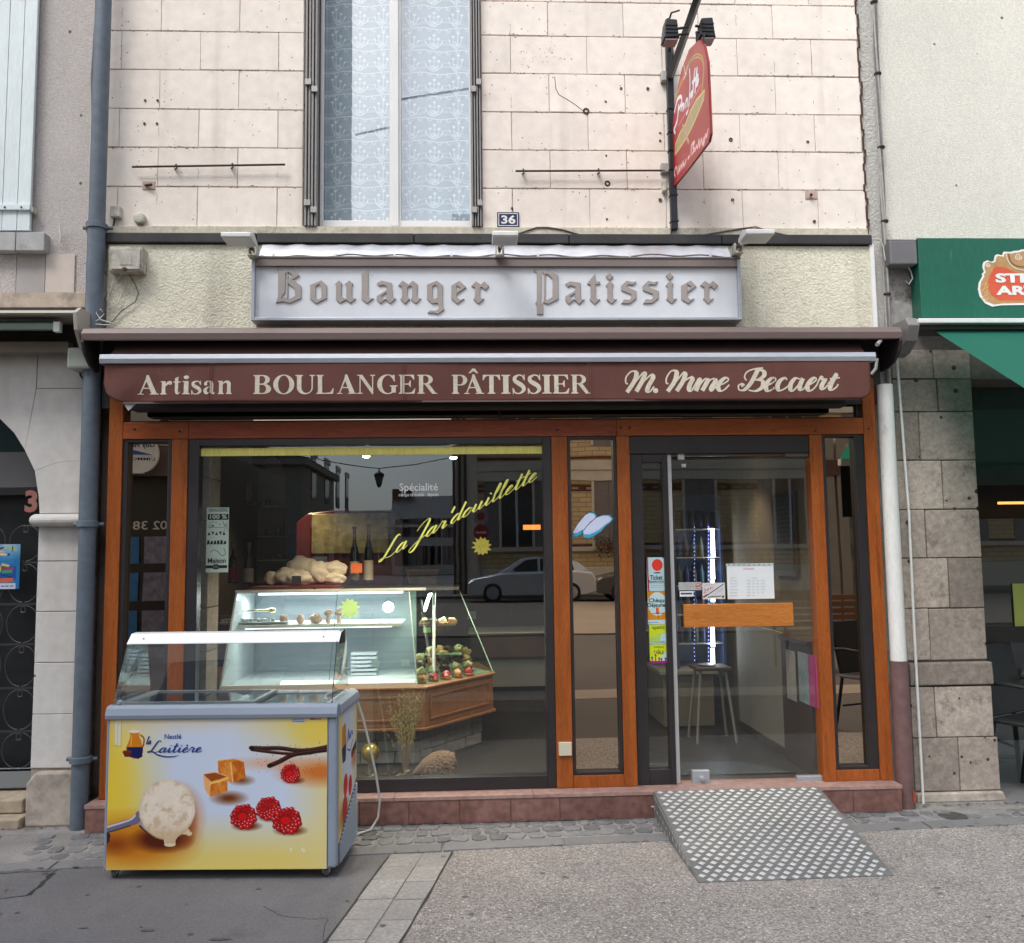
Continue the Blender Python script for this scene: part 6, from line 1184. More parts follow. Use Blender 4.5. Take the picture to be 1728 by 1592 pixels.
tr('power_cable', 'white power cable looping from the freezer top down to the cobbles', 'power cable', [P3(540, 1190, -.72), P3(552, 1172, -.66), P3(572, 1164, -.60), P3(590, 1166, -.56), P3(602, 1180, -.5), P3(612, 1210, -.46), P3(624, 1258, -.42), P3(634, 1305, -.36), P3(641, 1350, -.32), P3(638, 1380, -.3), P3(626, 1400, -.32), (*G(600, 1409, .008), .008), (*G(575, 1415, .008), .012)], .0062, M_cabw)
# ================================================================ left neighbour
lh = T('left_house', 'grey roughcast house with a pale stone arched ground floor left of the drainpipe', 'building', (-4, .3, 0))
XW = XL-.004; zl = WZ(75, 522, 0); zl2 = WZ(75, 496, 0)
xg = WX(150, 300, 0)
box('wall', -9, xg, .0, .3, zl2, ZT, M_grey_rend, lh); box('quoin_strip', xg+.001, XW, -.004, .3, zl2, ZT, mat('dirty_cream_render', (.62, .58, .50), .9, var=.1, vs=(2, 20), dirt=(.25, .22, .18), dth=(.6, .72), dsc=10, bump=.5, bs=60), lh)
box('ledge', -9, XW-.002, -.03, .3, zl, zl2-.001, mat('stained_beige_stone', (.50, .42, .34), .9, var=.12, vs=(3, 20), dirt=(.25, .2, .16), dth=(.5, .68), dsc=6, bump=.3), lh, .004)
for i, (a, b) in enumerate(((-12, 28), (29, 77), (78, 127))): box('patch_block', WX(a, 460), WX(b, 460), -.006-.002*i, .01, zl2+.004, WZ(60, 430), (M_grey_rend, mat('grey_patch', (.42, .39, .38), .9, var=.1, bump=.6, bs=70), mat('pale_patch', (.60, .53, .48), .9, var=.08, bump=.6, bs=70))[i], lh, .002)
# shutter
xs0, xs1 = WX(-70, 200, -.05), WX(57, 200, -.05); zsb, zst = WZ(30, 389, -.05), 5.2
sh = T('window_shutter', 'flaking pale blue plank shutter on the grey left house', 'shutter', (xs1, -.05, zsb))
cuts = [xs0]+[WX(u, 200, -.05) for u in (-40, -12, 10, 35)]+[xs1]
for a, b in zip(cuts[:-1], cuts[1:]): box('plank', a+.0015, b-.0015, -.05, -.025, zsb, zst, M_shutw, sh, .002)
zb_ = WZ(30, 350, -.06); box('batten', xs0, xs1+.004, -.066, -.0505, zb_-.018, zb_+.018, M_shutw, sh, .003); box('hinge_stub', xs1+.005, xs1+.02, -.06, -.01, zb_-.03, zb_+.005, M_oldw, sh, .002)
for u in (8, 36): x, z = W(u, 350, -.067); MB().lathe([(.006, 0), (.006, -.003)], (x, -.066, z), 8, 'y').build('nail', M_rust, sh)
t = T('window_sill', 'grey stone window sill blocks below the pale blue shutter', 'sill', (WX(30, 410), -.05, WZ(30, 426)))
for a, b in ((-80, 27), (28, 76)): box('sill_block', WX(a, 408, -.06)+.001, WX(b, 408, -.06), -.07, .0, WZ(40, 424, -.06), WZ(40, 393, -.06), mat('grey_sill_stone', (.42, .42, .42), .85, var=.1, vs=(3, 20), bump=.3, dirt=(.3, .27, .24), dth=(.6, .7), dsc=8), t, .004)
# awning cassette of the left shop
t = T('awning_cassette', 'beige awning cassette with a green fabric roll over the left arch', 'awning', (WX(60, 550, -.3), -.3, WZ(60, 580, -.3)))
xe = WX(128, 540, -.32); pr = [(-.02, WZ(60, 521, -.3)), (-.30, WZ(60, 524, -.3)), (-.33, WZ(60, 529, -.32)), (-.32, WZ(60, 529, -.32)-.006), (-.02, WZ(60, 529, -.3))]
M_beige = mat('beige_enamel', (.44, .41, .35), .45, var=.08, vs=(3,), dirt=(.3, .25, .2), dth=(.6, .75), dsc=5)
MB().prism(pr, -6, xe-.002, 'x').build('top_cover', M_beige, t)
a0 = WX(112, 540, -.32); MB().prism([(-.02, WZ(120, 517, -.3)), (-.28, WZ(120, 518, -.3)), (-.34, WZ(120, 530, -.3)), (-.32, WZ(120, 558, -.3)), (-.24, WZ(120, 590, -.25)), (-.02, WZ(120, 590, -.25))], xe-.01, xe+.012, 'x').build('end_plate', M_beige, t, .003)
MB().tube([(-6, -.22, WZ(60, 549, -.22)), (WX(98, 549, -.22), -.22, WZ(98, 549, -.22))], .028, 12).build('fabric_roll', mat('dark_green_cloth', (.06, .12, .085), .8, var=.1), t, smooth=True)
box('front_bar', -6, WX(100, 552, -.26), -.27, -.24, WZ(60, 557, -.26), WZ(60, 546, -.26), mat('green_grey_bar', (.20, .27, .23), .5, var=.1), t, .003); box('end_cap', WX(90, 551, -.27), WX(101, 551, -.27), -.275, -.235, WZ(95, 560, -.27), WZ(95, 543, -.27), M_whitep, t, .003)
box('back_board', -6, xe-.01, -.05, -.002, WZ(60, 590, -.0), WZ(60, 524, 0), M_dark, t); box('lower_board', -6, WX(118, 585, -.1), -.12, -.05, WZ(60, 596, -.1), WZ(60, 578, -.1), mat('stained_board', (.22, .18, .14), .8, var=.2, vs=(3,)), t, .003)
t = T('motor_box', 'pale green enamel box under the end of the left awning', 'wall box', P3(130, 605, -.12)); pbox('body', 112, 586, 153, 622, -.19, -.01, mat('pale_green_enamel', (.36, .40, .36), .4, var=.06, vs=(3,)), t, .014); tr('cable', 'black cable dropping from the pale green box to the drainpipe', 'cable', [P3(u, v, -.06) for u, v in ((134, 622), (136, 634), (143, 644), (150, 648))], .006, M_dark)
# stone ground floor with arch
top = zl-.001
xr0 = WX(64, 990, 0)
arc = [W(u, v, 0) for u, v in ((66.5, 866), (65, 838), (58.5, 795), (42, 760), (24, 731), (0, 707))]; xr0 = arc[0][0]
ctr = xr0-1.02; apx = [(ctr+(arc[-1][0]-ctr)*q, arc[-1][1]+(.20*(1-q*q))) for q in (.8, .6, .4, .2, 0)]
arcR = [(xr0, 0.)]+arc+apx; arcL = [(2*ctr-x, z) for x, z in reversed(arcR[:-1])]
MB().prism([(XW, 0), *arcR, *arcL, (-9, 0), (-9, top-.002), (XW, top-.002)], .008, .30).build('backing_wall', M_limed, lh)
def blk(pts, y=-.001, m=M_lime, bv=.003): return MB().prism(pts, y+rr.uniform(-.0015, .0015), .0085).build('stone_block', m, lh, bv)
zz = lambda v, u=100: WZ(u, v, 0)
g = .0018
xj = WX(62, 640); z655, z779 = zz(656), zz(779)
blk([arc[0], *[(p[0], p[1]) for p in arc[:3]][1:], (WX(90, 783), zz(783)), (WX(110, 779), z779), (XW, z779), (XW, zz(867)+g), (xr0, zz(867)+g)])
blk([(arc[2][0], arc[2][1]+g), arc[3], (WX(42, 757)-.0, zz(757, 42)), (xj+g, z655-.0), (xj+g, z655-g), (XW, z655-g), (XW, z779+g), (WX(110, 779), z779+g), (WX(90, 783), zz(783)+g)])
blk([(xj+g, z655+g), (XW, z655+g), (XW, top), (xj+g, top)])
blk([arc[3], arc[4], arc[5], *apx, (ctr, top), (xj-g, top), (xj-g, z655)])
blk([(ctr, apx[-1][1]), *[(2*ctr-x, z) for x, z in reversed(apx[:-1])], *[(2*ctr-x, z) for x, z in reversed(arc)], (-9, arc[0][1]), (-9, top), (ctr-g, top)])
rows = [888, 947, 1032, 1118, 1205, 1296]
xjt = WX(152, 1000)
for a, b in zip(rows[:-1], rows[1:]): blk([(xr0, zz(b, 95)+g), (XW, zz(b, 150)+g), (XW, zz(a, 150)-g), (xr0, zz(a, 95)-g)])
blk([(-9, .0), (2*ctr-xr0, 0), (2*ctr-xr0, zz(888)), (-9, zz(888))])
# rounded string moulding
z1, z2 = zz(868), zz(889); zc_ = (z1+z2)/2; r = (z1-z2)/2
pr = [(.02, z2)]+[(-.03-.045*math.sin(a), zc_-r*math.cos(a)) for a in [i*math.pi/8 for i in range(9)]]+[(.02, z1)]
MB().prism(pr, WX(50, 880, -.05)+.02, XW, 'x').build('string_moulding', M_limed if False else M_lime, lh, .002); MB().blob((WX(54, 880, -.05)+.012, -.02, zc_), (.035, .055, r), 0, 0, 1).build('moulding_end', M_lime, lh, smooth=True)
# plinth block, step
zpb = zz(1300, 90); MB().prism([(WX(43, 1350, -.06), 0), (XW-.0, 0), (XW-.0, zpb), (WX(50, 1300, -.06)+.03, zpb), (WX(43, 1350, -.06), zpb-.06)], -.065, .009).build('plinth_block', M_limed, lh, .012)
box('door_step', -5, WX(41, 1380, -.04), -.10, .30, -.01, WZ(20, 1378, -.04), mat('worn_yellow_step', (.42, .35, .26), .9, var=.15, vs=(3, 20), bump=.3), lh, .01); box('door_step', -5, WX(41, 1360, .02), -.0, .30, WZ(20, 1377, -.04), WZ(20, 1350, 0), MATS['worn_yellow_step'], lh, .01)
t_ = struct(box('dark_doorway', 2*ctr-xr0-.2, xr0+.1, .30, .34, 0, 3.2, mat('door_dark', (.02, .022, .024), .6, var=.2), lh)) if False else box('doorway_back', 2*ctr-xr0-.2, xr0+.1, .30, .34, 0, 3.2, mat('door_dark', (.02, .022, .024), .35, var=.2), lh)
# iron gate of the doorway
gt = T('iron_gate', 'black scrolled iron gate filling the left arch below the red number', 'gate', (ctr, .2, .2))
xg1 = xr0-.012; zg0, zg1 = WZ(30, 1330, .2), WZ(30, 822, .2)
M_iron = mat('dark_iron', (.045, .047, .05), .5, metal=.3, var=.15)
box('kick_plate', 2*ctr-xr0+.01, xg1-.03, .2, .22, zg0, WZ(20, 1297, .2), mat('grey_kick_plate', (.20, .22, .23), .5, var=.06), gt, .003)
box('transom_panel', 2*ctr-xr0+.01, xg1+.02, .235, .25, WZ(20, 822, .23), WZ(20, 763, .23), mat('grey_transom', (.17, .17, .18), .5, var=.05), gt)
box('fanlight', 2*ctr-xr0+.01, xg1+.02, .255, .26, WZ(20, 763, .23), 3., mat('teal_fanlight', (.02, .05, .055), .15, var=.1), gt)
box('stile', xg1-.045, xg1, .19, .225, zg0, zg1, M_black, gt, .003); box('rail', 2*ctr-xr0+.01, xg1-.046, .19, .22, zg1-.05, zg1, M_black, gt, .003)
vs_ = [885, 950, 1020, 1088, 1162, 1235, 1300]
for a, b in zip(vs_[:-1], vs_[1:]):
    za, zb2 = WZ(20, a, .2), WZ(20, b, .2); box('rail', 2*ctr-xr0+.01, xg1-.046, .20, .215, zb2-.006, zb2+.006, M_iron, gt)
    for s in range(4):
        cx = xg1-.06-.105*s-.045; h = (za-zb2); fl = 1 if s % 2 == 0 else -1; pts = []
        for i in range(26):
            q = i/25; aa = -math.pi/2+q*math.pi*1.0; pts.append((cx+fl*(-.045+.085*math.cos(aa)), .205, (za+zb2)/2+(h*.46)*math.sin(aa)))
        for i in range(10): aa = math.pi/2+i*.45; pts.append((cx+fl*(-.045-.0-.0+.026*math.cos(aa)*(1-i*.06)), .205, za-h*.04-.026+.026*math.sin(aa)*(1-i*.06)))
        MB().tube(pts, .0042, 6).build('scroll', M_iron, gt, smooth=True)
M_red3 = mat('faded_red_digit', (.42, .10, .08), .5, col2=(.42, .26, .22), vs=(2.5,), vec=(1, 1, 1.5)); 
x0_, z0_ = W(39, 865, .17); x1_, z1_ = W(62, 827, .17); tag(text('door_number', '3', (x0_, .185, z0_), (x1_-x0_, 0, 0), (0, 0, z1_-z0_), M_red3, None, .045), 'tall faded red digit 3 on the dark glass of the left arch', 'number')
# poster on the gate
P = Paint(40, 78, 3, (.10, .42, .66)); P.soft(20, 0, 40, 30, (.62, .72, .80), 1.2); P.poly([(0, 38), (34, 38), (34, 62), (0, 62)], (.05, .30, .58)); P.ell(1, 43, 8, 10, (.80, .82, .15)); P.line([(-2, 48), (3, 49)], 3, (.8, .5, .1)); P.poly([(10, 33), (23, 36), (22, 40), (9, 37)], (.72, .74, .45)); P.poly([(10, 39), (30, 40), (30, 43), (10, 43)], (.62, .15, .35)); P.poly([(10, 45), (28, 44), (28, 50), (11, 51)], (.25, .55, .42)); P.line([(10, 53), (28, 58)], 1.6, (.10, .12, .40)); P.poly([(8, 59), (30, 59), (30, 66), (9, 67)], (.78, .38, .22)); P.poly([(0, 68), (34, 68), (34, 78), (0, 78)], (.75, .78, .85)); P.line([(18, 5), (27, 8), (33, 10)], 3, (.65, .75, .25)); P.line([(27, 4), (27, 12)], 2, (.2, .35, .1)); P.line([(0, 12), (12, 13)], 3.4, (.85, .65, .5)); P.line([(0, 17), (16, 18)], 3.8, (.88, .78, .62)); P.line([(5, 8), (11, 6)], 3, (.1, .25, .2)); P.ell(21, 18, 2, 2, (.1, .15, .45))
for q in (23, 27, 31): P.line([(2, q), (30, q+1)], .7, (.35, .65, .85), k=.7)
for q in (4, 11, 18, 26): P.line([(q, 73), (q+4, 73)], 2, (.3, .35, .5))
tag(decal(P, 'poster', -6, 919, 32, 994, .185, M_print, None), 'blue event poster with a yellow sun taped inside the left arch gate', 'poster')

# ================================================================ right neighbour
rh = T('right_house', 'pale roughcast house with dark stone pier and green bar front on the right', 'building', (4, .3, 0))
zr = WZ(1600, 402, 0); xcut = WX(1478, 200, 0)
box('wall', xcut+.01, 10, .0, .3, zr-.02, ZT, M_white_rend, rh)
box('party_strip', XR+.002, xcut+.009, .004, .3, zr-.9, ZT, mat('grey_party_render', (.50, .49, .46), .95, var=.08, vs=(2, 50), bump=.9, bs=70, bdist=.01, dirt=(.3, .28, .25), dth=(.58, .72), dsc=5), rh)
k = MB(); 
for i in range(60):
    z = 3.45+i*.045; x = XR-.012+.006*math.sin(i*1.9)+.004*math.sin(i*.7); k.box(x-.005, x+.005, -.014, -.006, z, z+.045)
k.build('ragged_seam', M_rust, rh)
box('upper_pier', xcut+.01, WX(1560, 500, 0), -.004, .3, WZ(1520, 560, 0), zr-.021, mat('stained_block', (.30, .29, .28), .9, var=.2, vs=(3, 20), dirt=(.05, .045, .04), dth=(.5, .66), dsc=7, bump=.5), rh, .004)
xp0, xp1 = WX(1519, 900, 0), 3.10
zzr = lambda v: WZ(1580, v, 0)
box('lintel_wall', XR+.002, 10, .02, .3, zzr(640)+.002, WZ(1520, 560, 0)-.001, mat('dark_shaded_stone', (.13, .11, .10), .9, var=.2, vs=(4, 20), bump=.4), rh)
box('pier_core', XR+.002, xp1-.008, .012, .55, 0, zzr(640), M_ashj, rh)
rws = [(590, 640, (1517, 1575, None)), (640, 695, (1517, 1582, None)), (695, 777, (1522, 1552, None)), (777, 860, (1528, 1591, None)), (860, 942, (1533, 1563, None)), (942, 1027, (1536, 1602, None)), (1027, 1115, (1541, 1569, None)), (1158, 1244, (1550, 1576, None)), (1244, 1335, (1551, 1616, None))]
for n_, (va_, vb_, us) in enumerate(rws):
    vm = (va_+vb_)/2; xsx = [xp0 if k_ == 0 else (xp1 if u is None else WX(u, vm, 0)) for k_, u in enumerate(us)]
    pr_ = -.02 if va_ >= 1158 else 0; ex = .02 if va_ >= 1244 else 0
    for a, b in zip(xsx[:-1], xsx[1:]):
        if b == xp1: b = xp1+ex
        j = lambda: rr.uniform(-.002, .002); g = .0028
        z0, z1 = zzr(vb_)+g, zzr(va_)-g; MB().prism([(a+g+j(), z0+j()), (b-g+j(), z0+j()), (b-g+j(), z1+j()), (a+g+j(), z1+j())], pr_+rr.uniform(-.004, .003), .03).build('stone_block', M_ashlar, rh, .005)
MB().prism([(xp0+.005, zzr(1156)), (xp1+.012, zzr(1156)), (xp1+.008, zzr(1118)), (xp0+.005, zzr(1118))], -.028, .03).build('ledge_stone', M_ashlar, rh, .008)
MB().prism([(xp0, 0), (xp1+.04, 0), (xp1+.02, zzr(1335)-.002), (xp0, zzr(1335)-.002)], -.045, .03).build('foot_stone', M_limed, rh, .01)
box('pipe_recess', XR-.03, xp0-.01, -.01, .02, 0, 2.62, mat('recess_render', (.34, .33, .31), .9, var=.15, vs=(3, 20), dirt=(.1, .09, .08), dth=(.55, .7), dsc=6), rh)
# bar front, deep in shade
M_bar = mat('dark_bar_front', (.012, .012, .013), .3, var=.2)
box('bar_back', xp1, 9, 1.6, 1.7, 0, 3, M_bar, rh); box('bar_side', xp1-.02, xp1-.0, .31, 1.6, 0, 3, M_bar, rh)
bf = T('bar_window', 'dark glazed bar front in deep shade right of the stone pier', 'shop window', (4, .4, 0))
k = MB(); Yb = .32; fm = lambda v: WZ(1690, v, Yb)
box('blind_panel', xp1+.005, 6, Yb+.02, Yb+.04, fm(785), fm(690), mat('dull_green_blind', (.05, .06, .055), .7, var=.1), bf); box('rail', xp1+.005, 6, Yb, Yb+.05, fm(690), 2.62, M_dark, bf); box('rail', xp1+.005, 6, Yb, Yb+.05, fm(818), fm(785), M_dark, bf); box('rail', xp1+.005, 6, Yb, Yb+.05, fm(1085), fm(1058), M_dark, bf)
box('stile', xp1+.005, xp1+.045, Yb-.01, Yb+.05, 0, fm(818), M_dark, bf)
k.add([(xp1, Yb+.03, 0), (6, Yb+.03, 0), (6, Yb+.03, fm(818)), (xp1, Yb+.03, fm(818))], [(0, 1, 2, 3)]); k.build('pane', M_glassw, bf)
struct(box('bar_floor', xp1, 9, -.1, 1.7, -.02, .004, M_kerb))
t = tag(pbox('notice', 1711, 985, 1745, 1061, Yb+.015, Yb+.02, mat('acid_yellow_paper', (.50, .56, .14), .6, var=.05)), 'acid yellow notice inside the shaded bar window', 'notice')
ptext('lettering', 'BAR', 1718, 1015, 1742, 1028, Yb+.0145, MATS['print_black'], t, .02) if False else None
t = tag(box('lamp_tube', WX(1686, 848, 1.0), 4.9, 1.0, 1.02, WZ(1700, 851, 1.0), WZ(1700, 847, 1.0), emit('orange_glow', (.9, .35, .08), 1.2)), 'thin orange lit strip in the dark bar on the right', 'lamp')
# bar chair
def chair_parts(t, m, seatm=None, slat=False):
    k = MB(); k.box(-.22, .22, -.21, .21, .43, .455); k.build('seat', seatm or m, t, .01)
    k = MB()
    n = 11
    for i in range(n): q = i/(n-1); y = .2+.10*q; z = .47+.40*q; w = .20+.015*math.sin(q*3); 
    k.prism([(.20, .46), (.225, .46), (.31, .88), (.285, .885)], -.20, .20, 'x'); k.build('backrest', m, t, .008)
    for sx in (-1, 1):
        MB().tube([(.2*sx, -.19, .44), (.215*sx, -.23, 0)], .014, 8).build('leg', m, t, smooth=True); MB().tube([(.2*sx, .19, .44), (.21*sx, .27, 0)], .014, 8).build('leg', m, t, smooth=True)
        MB().tube([(.205*sx, .25, .66), (.25*sx, .1, .675), (.255*sx, -.14, .66), (.22*sx, -.19, .45)], .013, 8).build('armrest', m, t, smooth=True)
    MB().tube([(-.2, -.2, .2), (0, 0, .24), (.2, .2, .2)], .009, 6).build('stretcher', m, t, smooth=True)
M_rattan = mat('black_rattan', (.012, .012, .013), .6, var=.3, vs=(40,), bump=.6, bs=120)
t = T('bistro_chair', 'black bistro chair standing in the shade of the bar doorway', 'chair', (3.42, .0, .004), R(30), 'black bistro chairs', world=False); chair_parts(t, M_rattan); ch0 = t
# green fascia with emblem
M_green = mat('green_fascia', (.012, .115, .075), .30, var=.08, vs=(2, 20), dirt=(.03, .17, .12), dth=(.64, .7), dsc=6, vec=(3, 3, .7))
YG = -.12; gf = T('green_fascia_board', 'glossy green bar fascia with a red and gold beer emblem', 'fascia sign', P3(1640, 535, YG))
xg0 = WX(1552, 470, YG); box('board', xg0, 7, YG, -.005, WZ(1600, 536, YG), WZ(1600, 402, YG), M_green, gf, .002)
EM = lambda a, b: (1560+a/8.845, 380+b/8.845)
def ext(pts): return [W(*EM(*p), YG-.003) for p in pts]
full = 1485+1485-600
outp = [(865, 600), (880, 555), (930, 530), (990, 550), (1030, 540), (1050, 455), (1080, 440), (1160, 455), (1170, 410), (1190, 400), (1280, 405), (1330, 390), (1400, 385), (1440, 368), (1500, 366)]
mx = 1640; mir = lambda L__: [(2*mx-a, b) for a, b in reversed(L__)]
outp = outp+[(1560, 385), (mx, 380)]; low = [(mx, 1195), (1500, 1195), (1150, 1200), (1010, 1220), (900, 1170), (820, 1070), (795, 960), (810, 860), (865, 760), (850, 740), (885, 700), (865, 640)]
def emb(name, pts, low_, y, m, par): 
    allp = pts+mir(pts)[1:]+mir(low_)[0:]+low_[1:] ; 
    ring = pts+[p for p in mir(pts)[1:]]+[p for p in mir(low_)][:-1]+low_
    return MB().prism([W(*EM(*p), YG) for p in ring], YG-y, YG-.0005).build(name, m, par)
em = emb('emblem_outline', outp, low, .004, M_whitep, gf)
sh_ = lambda pts, cx, cy, f, g_: [((p[0]-cx)*f+cx if p[0] != mx else mx, (p[1]-cy)*g_+cy) for p in pts]
emb('emblem_gold', sh_(outp, mx, 800, .965, .93), sh_(low, mx, 800, .965, .93), .005, mat('emblem_gold', (.38, .22, .10), .5, col2=(.52, .30, .12), vs=(25,)), em)
MB().prism([W(*EM(*p), YG) for p in [(1030, 640), (1060, 620), (1200, 640), (1330, 700), (1440, 730), (mx, 740), (1840, 730), (2050, 680), (2220, 640), (2260, 900), (2180, 1130), (1110, 1130), (990, 1050), (930, 900), (960, 780)]], YG-.006, YG-.001).build('emblem_field', mat('emblem_red', (.62, .10, .045), .45, var=.06), em)
for (cx, cy, r, w_) in ((940, 600, 34, 14), (1390, 480, 55, 16), (1890, 480, 55, 16)):
    pts = [EM(cx+r*(1-i*.045)*math.cos(i*.6), cy+r*(1-i*.045)*math.sin(i*.6)) for i in range(18)]; k = MB(); stroke(k, [(*W(u, v, YG), .0052) for u, v in pts], YG-.0065, YG-.002, .004, .006, smooth=False); k.build('scroll', mat('emblem_line', (.75, .68, .6), .5), em)
for i, (p, c) in enumerate(((((1210, 420), (1240, 540), (1330, 640), (1480, 680), (mx, 690)), 0), (((1240, 430), (1290, 560), (1400, 620), (mx, 630)), 1))):
    k = MB(); stroke(k, [(*W(*EM(*q), YG), .008 if c else .005) for q in p], YG-.007, YG-.002, .004, .006); k.build('ribbon', MATS['emblem_line'] if not c else mat('emblem_brown', (.25, .12, .07), .5), em)
for i in range(7): a = .5+i*.4; p = EM(900+30*math.sin(i*2.2), 880+i*38); x, z = W(*p, YG); MB().prism([(x-.012, z-.014), (x-.002, z-.004), (x+.014, z+.016), (x+.004, z-.012)], YG-.0068, YG-.002).build('leaf', mat('emblem_leaf', (.60, .38, .16), .5), em)
def etext(s, a, b, c, d):
    x0, z0 = W(*EM(a, d), YG); x1, z1 = W(*EM(c, b), YG); text('lettering', s, (x0, YG-.0085, z0), (x1-x0, 0, 0), (0, 0, z1-z0), M_whitep, em, .045)
etext('STELLA', 1052, 728, 2130, 868); etext('ARTOIS', 1060, 912, 2150, 1052)
# green awning: sheet sloping down towards the street
ga = T('green_awning', 'open green bar awning sloping down towards the street on the right', 'awning', (4, -.6, 2.3))
xa_ = WX(1566, 552, -.2); zA = WZ(1566, 552, -.2); 
dA = ray(1728, 655); t_ = xa_/dA.x; pA = CAM+dA*t_; sl_ = (pA.z-zA)/(pA.y+.2)
yE = -1.29; zE = zA+sl_*(yE+.2)
M_gcl = mat('green_awning_cloth', (.02, .19, .13), .8, var=.05, vs=(3,), trans=(.03, .30, .22))
k = MB(); k.add([(xa_, -.2, zA), (9, -.2, zA), (9, yE, zE), (xa_, yE, zE)], [(0, 1, 2, 3)]); k.build('fabric', M_gcl, ga)
box('cassette', WX(1545, 541, -.3), 9, -.34, -.121, WZ(1600, 545, -.34), WZ(1600, 537, -.34), M_whitep, ga, .004); box('under_tray', WX(1552, 541, -.3), 9, -.30, -.13, WZ(1600, 556, -.3), WZ(1600, 545.5, -.34), M_dark, ga)
MB().prism([(-.125, WZ(1540, 535, -.3)), (-.30, WZ(1540, 537, -.3)), (-.34, WZ(1540, 548, -.34)), (-.30, WZ(1540, 575, -.3)), (-.20, WZ(1540, 598, -.2)), (-.125, WZ(1540, 600, -.2))], WX(1520, 560, -.3)+.03, WX(1548, 560, -.3), 'x').build('end_plate', mat('grey_end_plate', (.20, .19, .19), .5, var=.1), ga, .006)
box('front_bar', xa_, 9, yE-.03, yE+.03, zE-.04, zE+.01, M_whitep, ga, .005); box('valance', xa_+.01, 9, yE-.012, yE-.006, zE-.42, zE-.041, mat('black_valance', (.012, .014, .014), .9, var=.2), ga)
for xx in (xa_+.3, xa_+2.2): MB().tube([(xx, -.2, zA-.12), (xx+.1, -1., (zA+zE)/2-.25), (xx, yE, zE-.02)], .02, 8).build('folding_arm', M_whitep, ga)
# drain cover right of the plinth
x, y = G(1608, 1378, .0); t = tag(MB().lathe([(.001, .001), (.075, .001), (.075, .006), (.07, .0075), (.001, .0075)], (x, y, 0.0), 28, 'z').build('drain_cover', mat('cast_iron_cover', (.07, .065, .062), .7, var=.25, vs=(30,), bump=.5)), 'round dark drain cover set in mortar right of the plinth', 'drain cover')
# ================================================================ shop interior
IZ = .14
ish = T('shop_interior', 'dim bakery interior with brown walls and pale floor behind the shop window', 'room', (.3, 2, IZ))
M_iw = mat('brown_wall_covering', (.055, .04, .033), .8, var=.12, vs=(2, 20)); M_iw2 = mat('warm_beige_wall', (.15, .115, .075), .8, var=.12, vs=(2, 14)); M_ifl = mat('grey_brown_tiles', (.035, .03, .027), .35, var=.12, vs=(3,)); M_ice = mat('cream_ceiling', (.30, .27, .22), .9, var=.05); M_lightw = mat('pale_grey_wall', (.22, .205, .18), .8, var=.06)
box('floor', XL, XR, .04, 4.5, IZ-.02, IZ-.001, M_ifl, ish); box('ceiling', XL, XR, .04, 4.5, 2.62, 2.68, M_ice, ish)
box('wall', XL-.0, XR, 4.5, 4.6, IZ, 2.62, M_iw, ish); box('wall', XL+.02, XL+.08, .04, 4.5, IZ, 2.62, M_iw, ish)
Xw = WX(1395, 1200, .1)
xwr = 2.06
box('wall', xwr, xwr+.05, .05, 4.5, IZ, 2.62, M_iw2, ish)
# stone jamb inside the big window
t = T('stone_jamb', 'beige dressed stone pillar just inside the left of the display window', 'pillar', (WX(340, 1000, .25), .25, IZ))
jx0, jx1 = WX(328, 1000, .2), WX(352, 1000, .2)
for i in range(9): box('stone_block', jx0-.06, jx1, .18+rr.uniform(-.003, .003), .42, IZ+.262*i+.002, IZ+.262*(i+1)-.003, mat('beige_jamb_stone', (.24, .20, .16), .9, var=.15, vs=(6, 40), bump=.4, objvar=.12), t, .004)
# --- display counter
yF, yTop = .62, 1.0
M_cw = mat('counter_wood', (.30, .13, .055), .35, col2=(.42, .20, .09), vs=(3, 20), vec=(.8, 6, 6), var=.1, spots=(.1, .04, .01), sps=3, spr=.05); M_cst = mat('counter_stone', (.30, .28, .255), .85, var=.12, vs=(3, 20), bump=.3, objvar=.15)
dc = T('display_counter', 'long glass pastry display counter with wooden band and stone base', 'counter', (-.9, .9, IZ))
zg = WZ(560, 1160, yF); ztp_ = WZ(560, 996, yTop); zwb = WZ(680, 1228, yF-.03)
xc0 = WX(374, 1100, yF); xcn = WX(704, 1150, yF); xcn_t = WX(690, 996, yTop)
cr = (WX(832, 1150, 1.25), 1.25); crt = (WX(772, 990, 1.55), 1.55); c0 = (WX(717, 1160, yF-.04), yF-.04)
# wood band: front + angled panel
k = MB(); k.prism([(xc0-.5, yF-.04), (c0[0], c0[1]), (cr[0], cr[1]), (cr[0]-.1, 2.0), (xc0-.5, 2.0)], zwb, zg-.02, 'z'); k.build('wood_band', M_cw, dc, .004)
k = MB(); k.prism([(xc0-.5, yF-.055), (c0[0]+.008, c0[1]-.015), (cr[0]+.02, cr[1]-.01), (cr[0]-.1, 1.9), (xc0-.5, 1.9)], zwb-.02, zwb-.001, 'z'); k.prism([(xc0-.5, yF-.055), (c0[0]+.008, c0[1]-.015), (cr[0]+.02, cr[1]-.01), (cr[0]-.1, 1.9), (xc0-.5, 1.9)], zg-.019, zg-.003, 'z'); k.build('moulding', M_cw, dc, .004)
zm0, zm1 = zwb+.04, zg-.06
for (a, b) in (((xc0-.3, yF-.044), (WX(560, 1190, yF), yF-.044)), ((WX(570, 1190, yF), yF-.044), (c0[0]-.05, yF-.044))):
    k = MB(); k.box(a[0], b[0], a[1]-.008, a[1], zm0, zm0+.014); k.box(a[0], b[0], a[1]-.008, a[1], zm1-.014, zm1); k.box(a[0], a[0]+.014, a[1]-.008, a[1], zm0+.014, zm1-.014); k.box(b[0]-.014, b[0], a[1]-.008, a[1], zm0+.014, zm1-.014); k.build('raised_panel', M_cw, dc, .002)
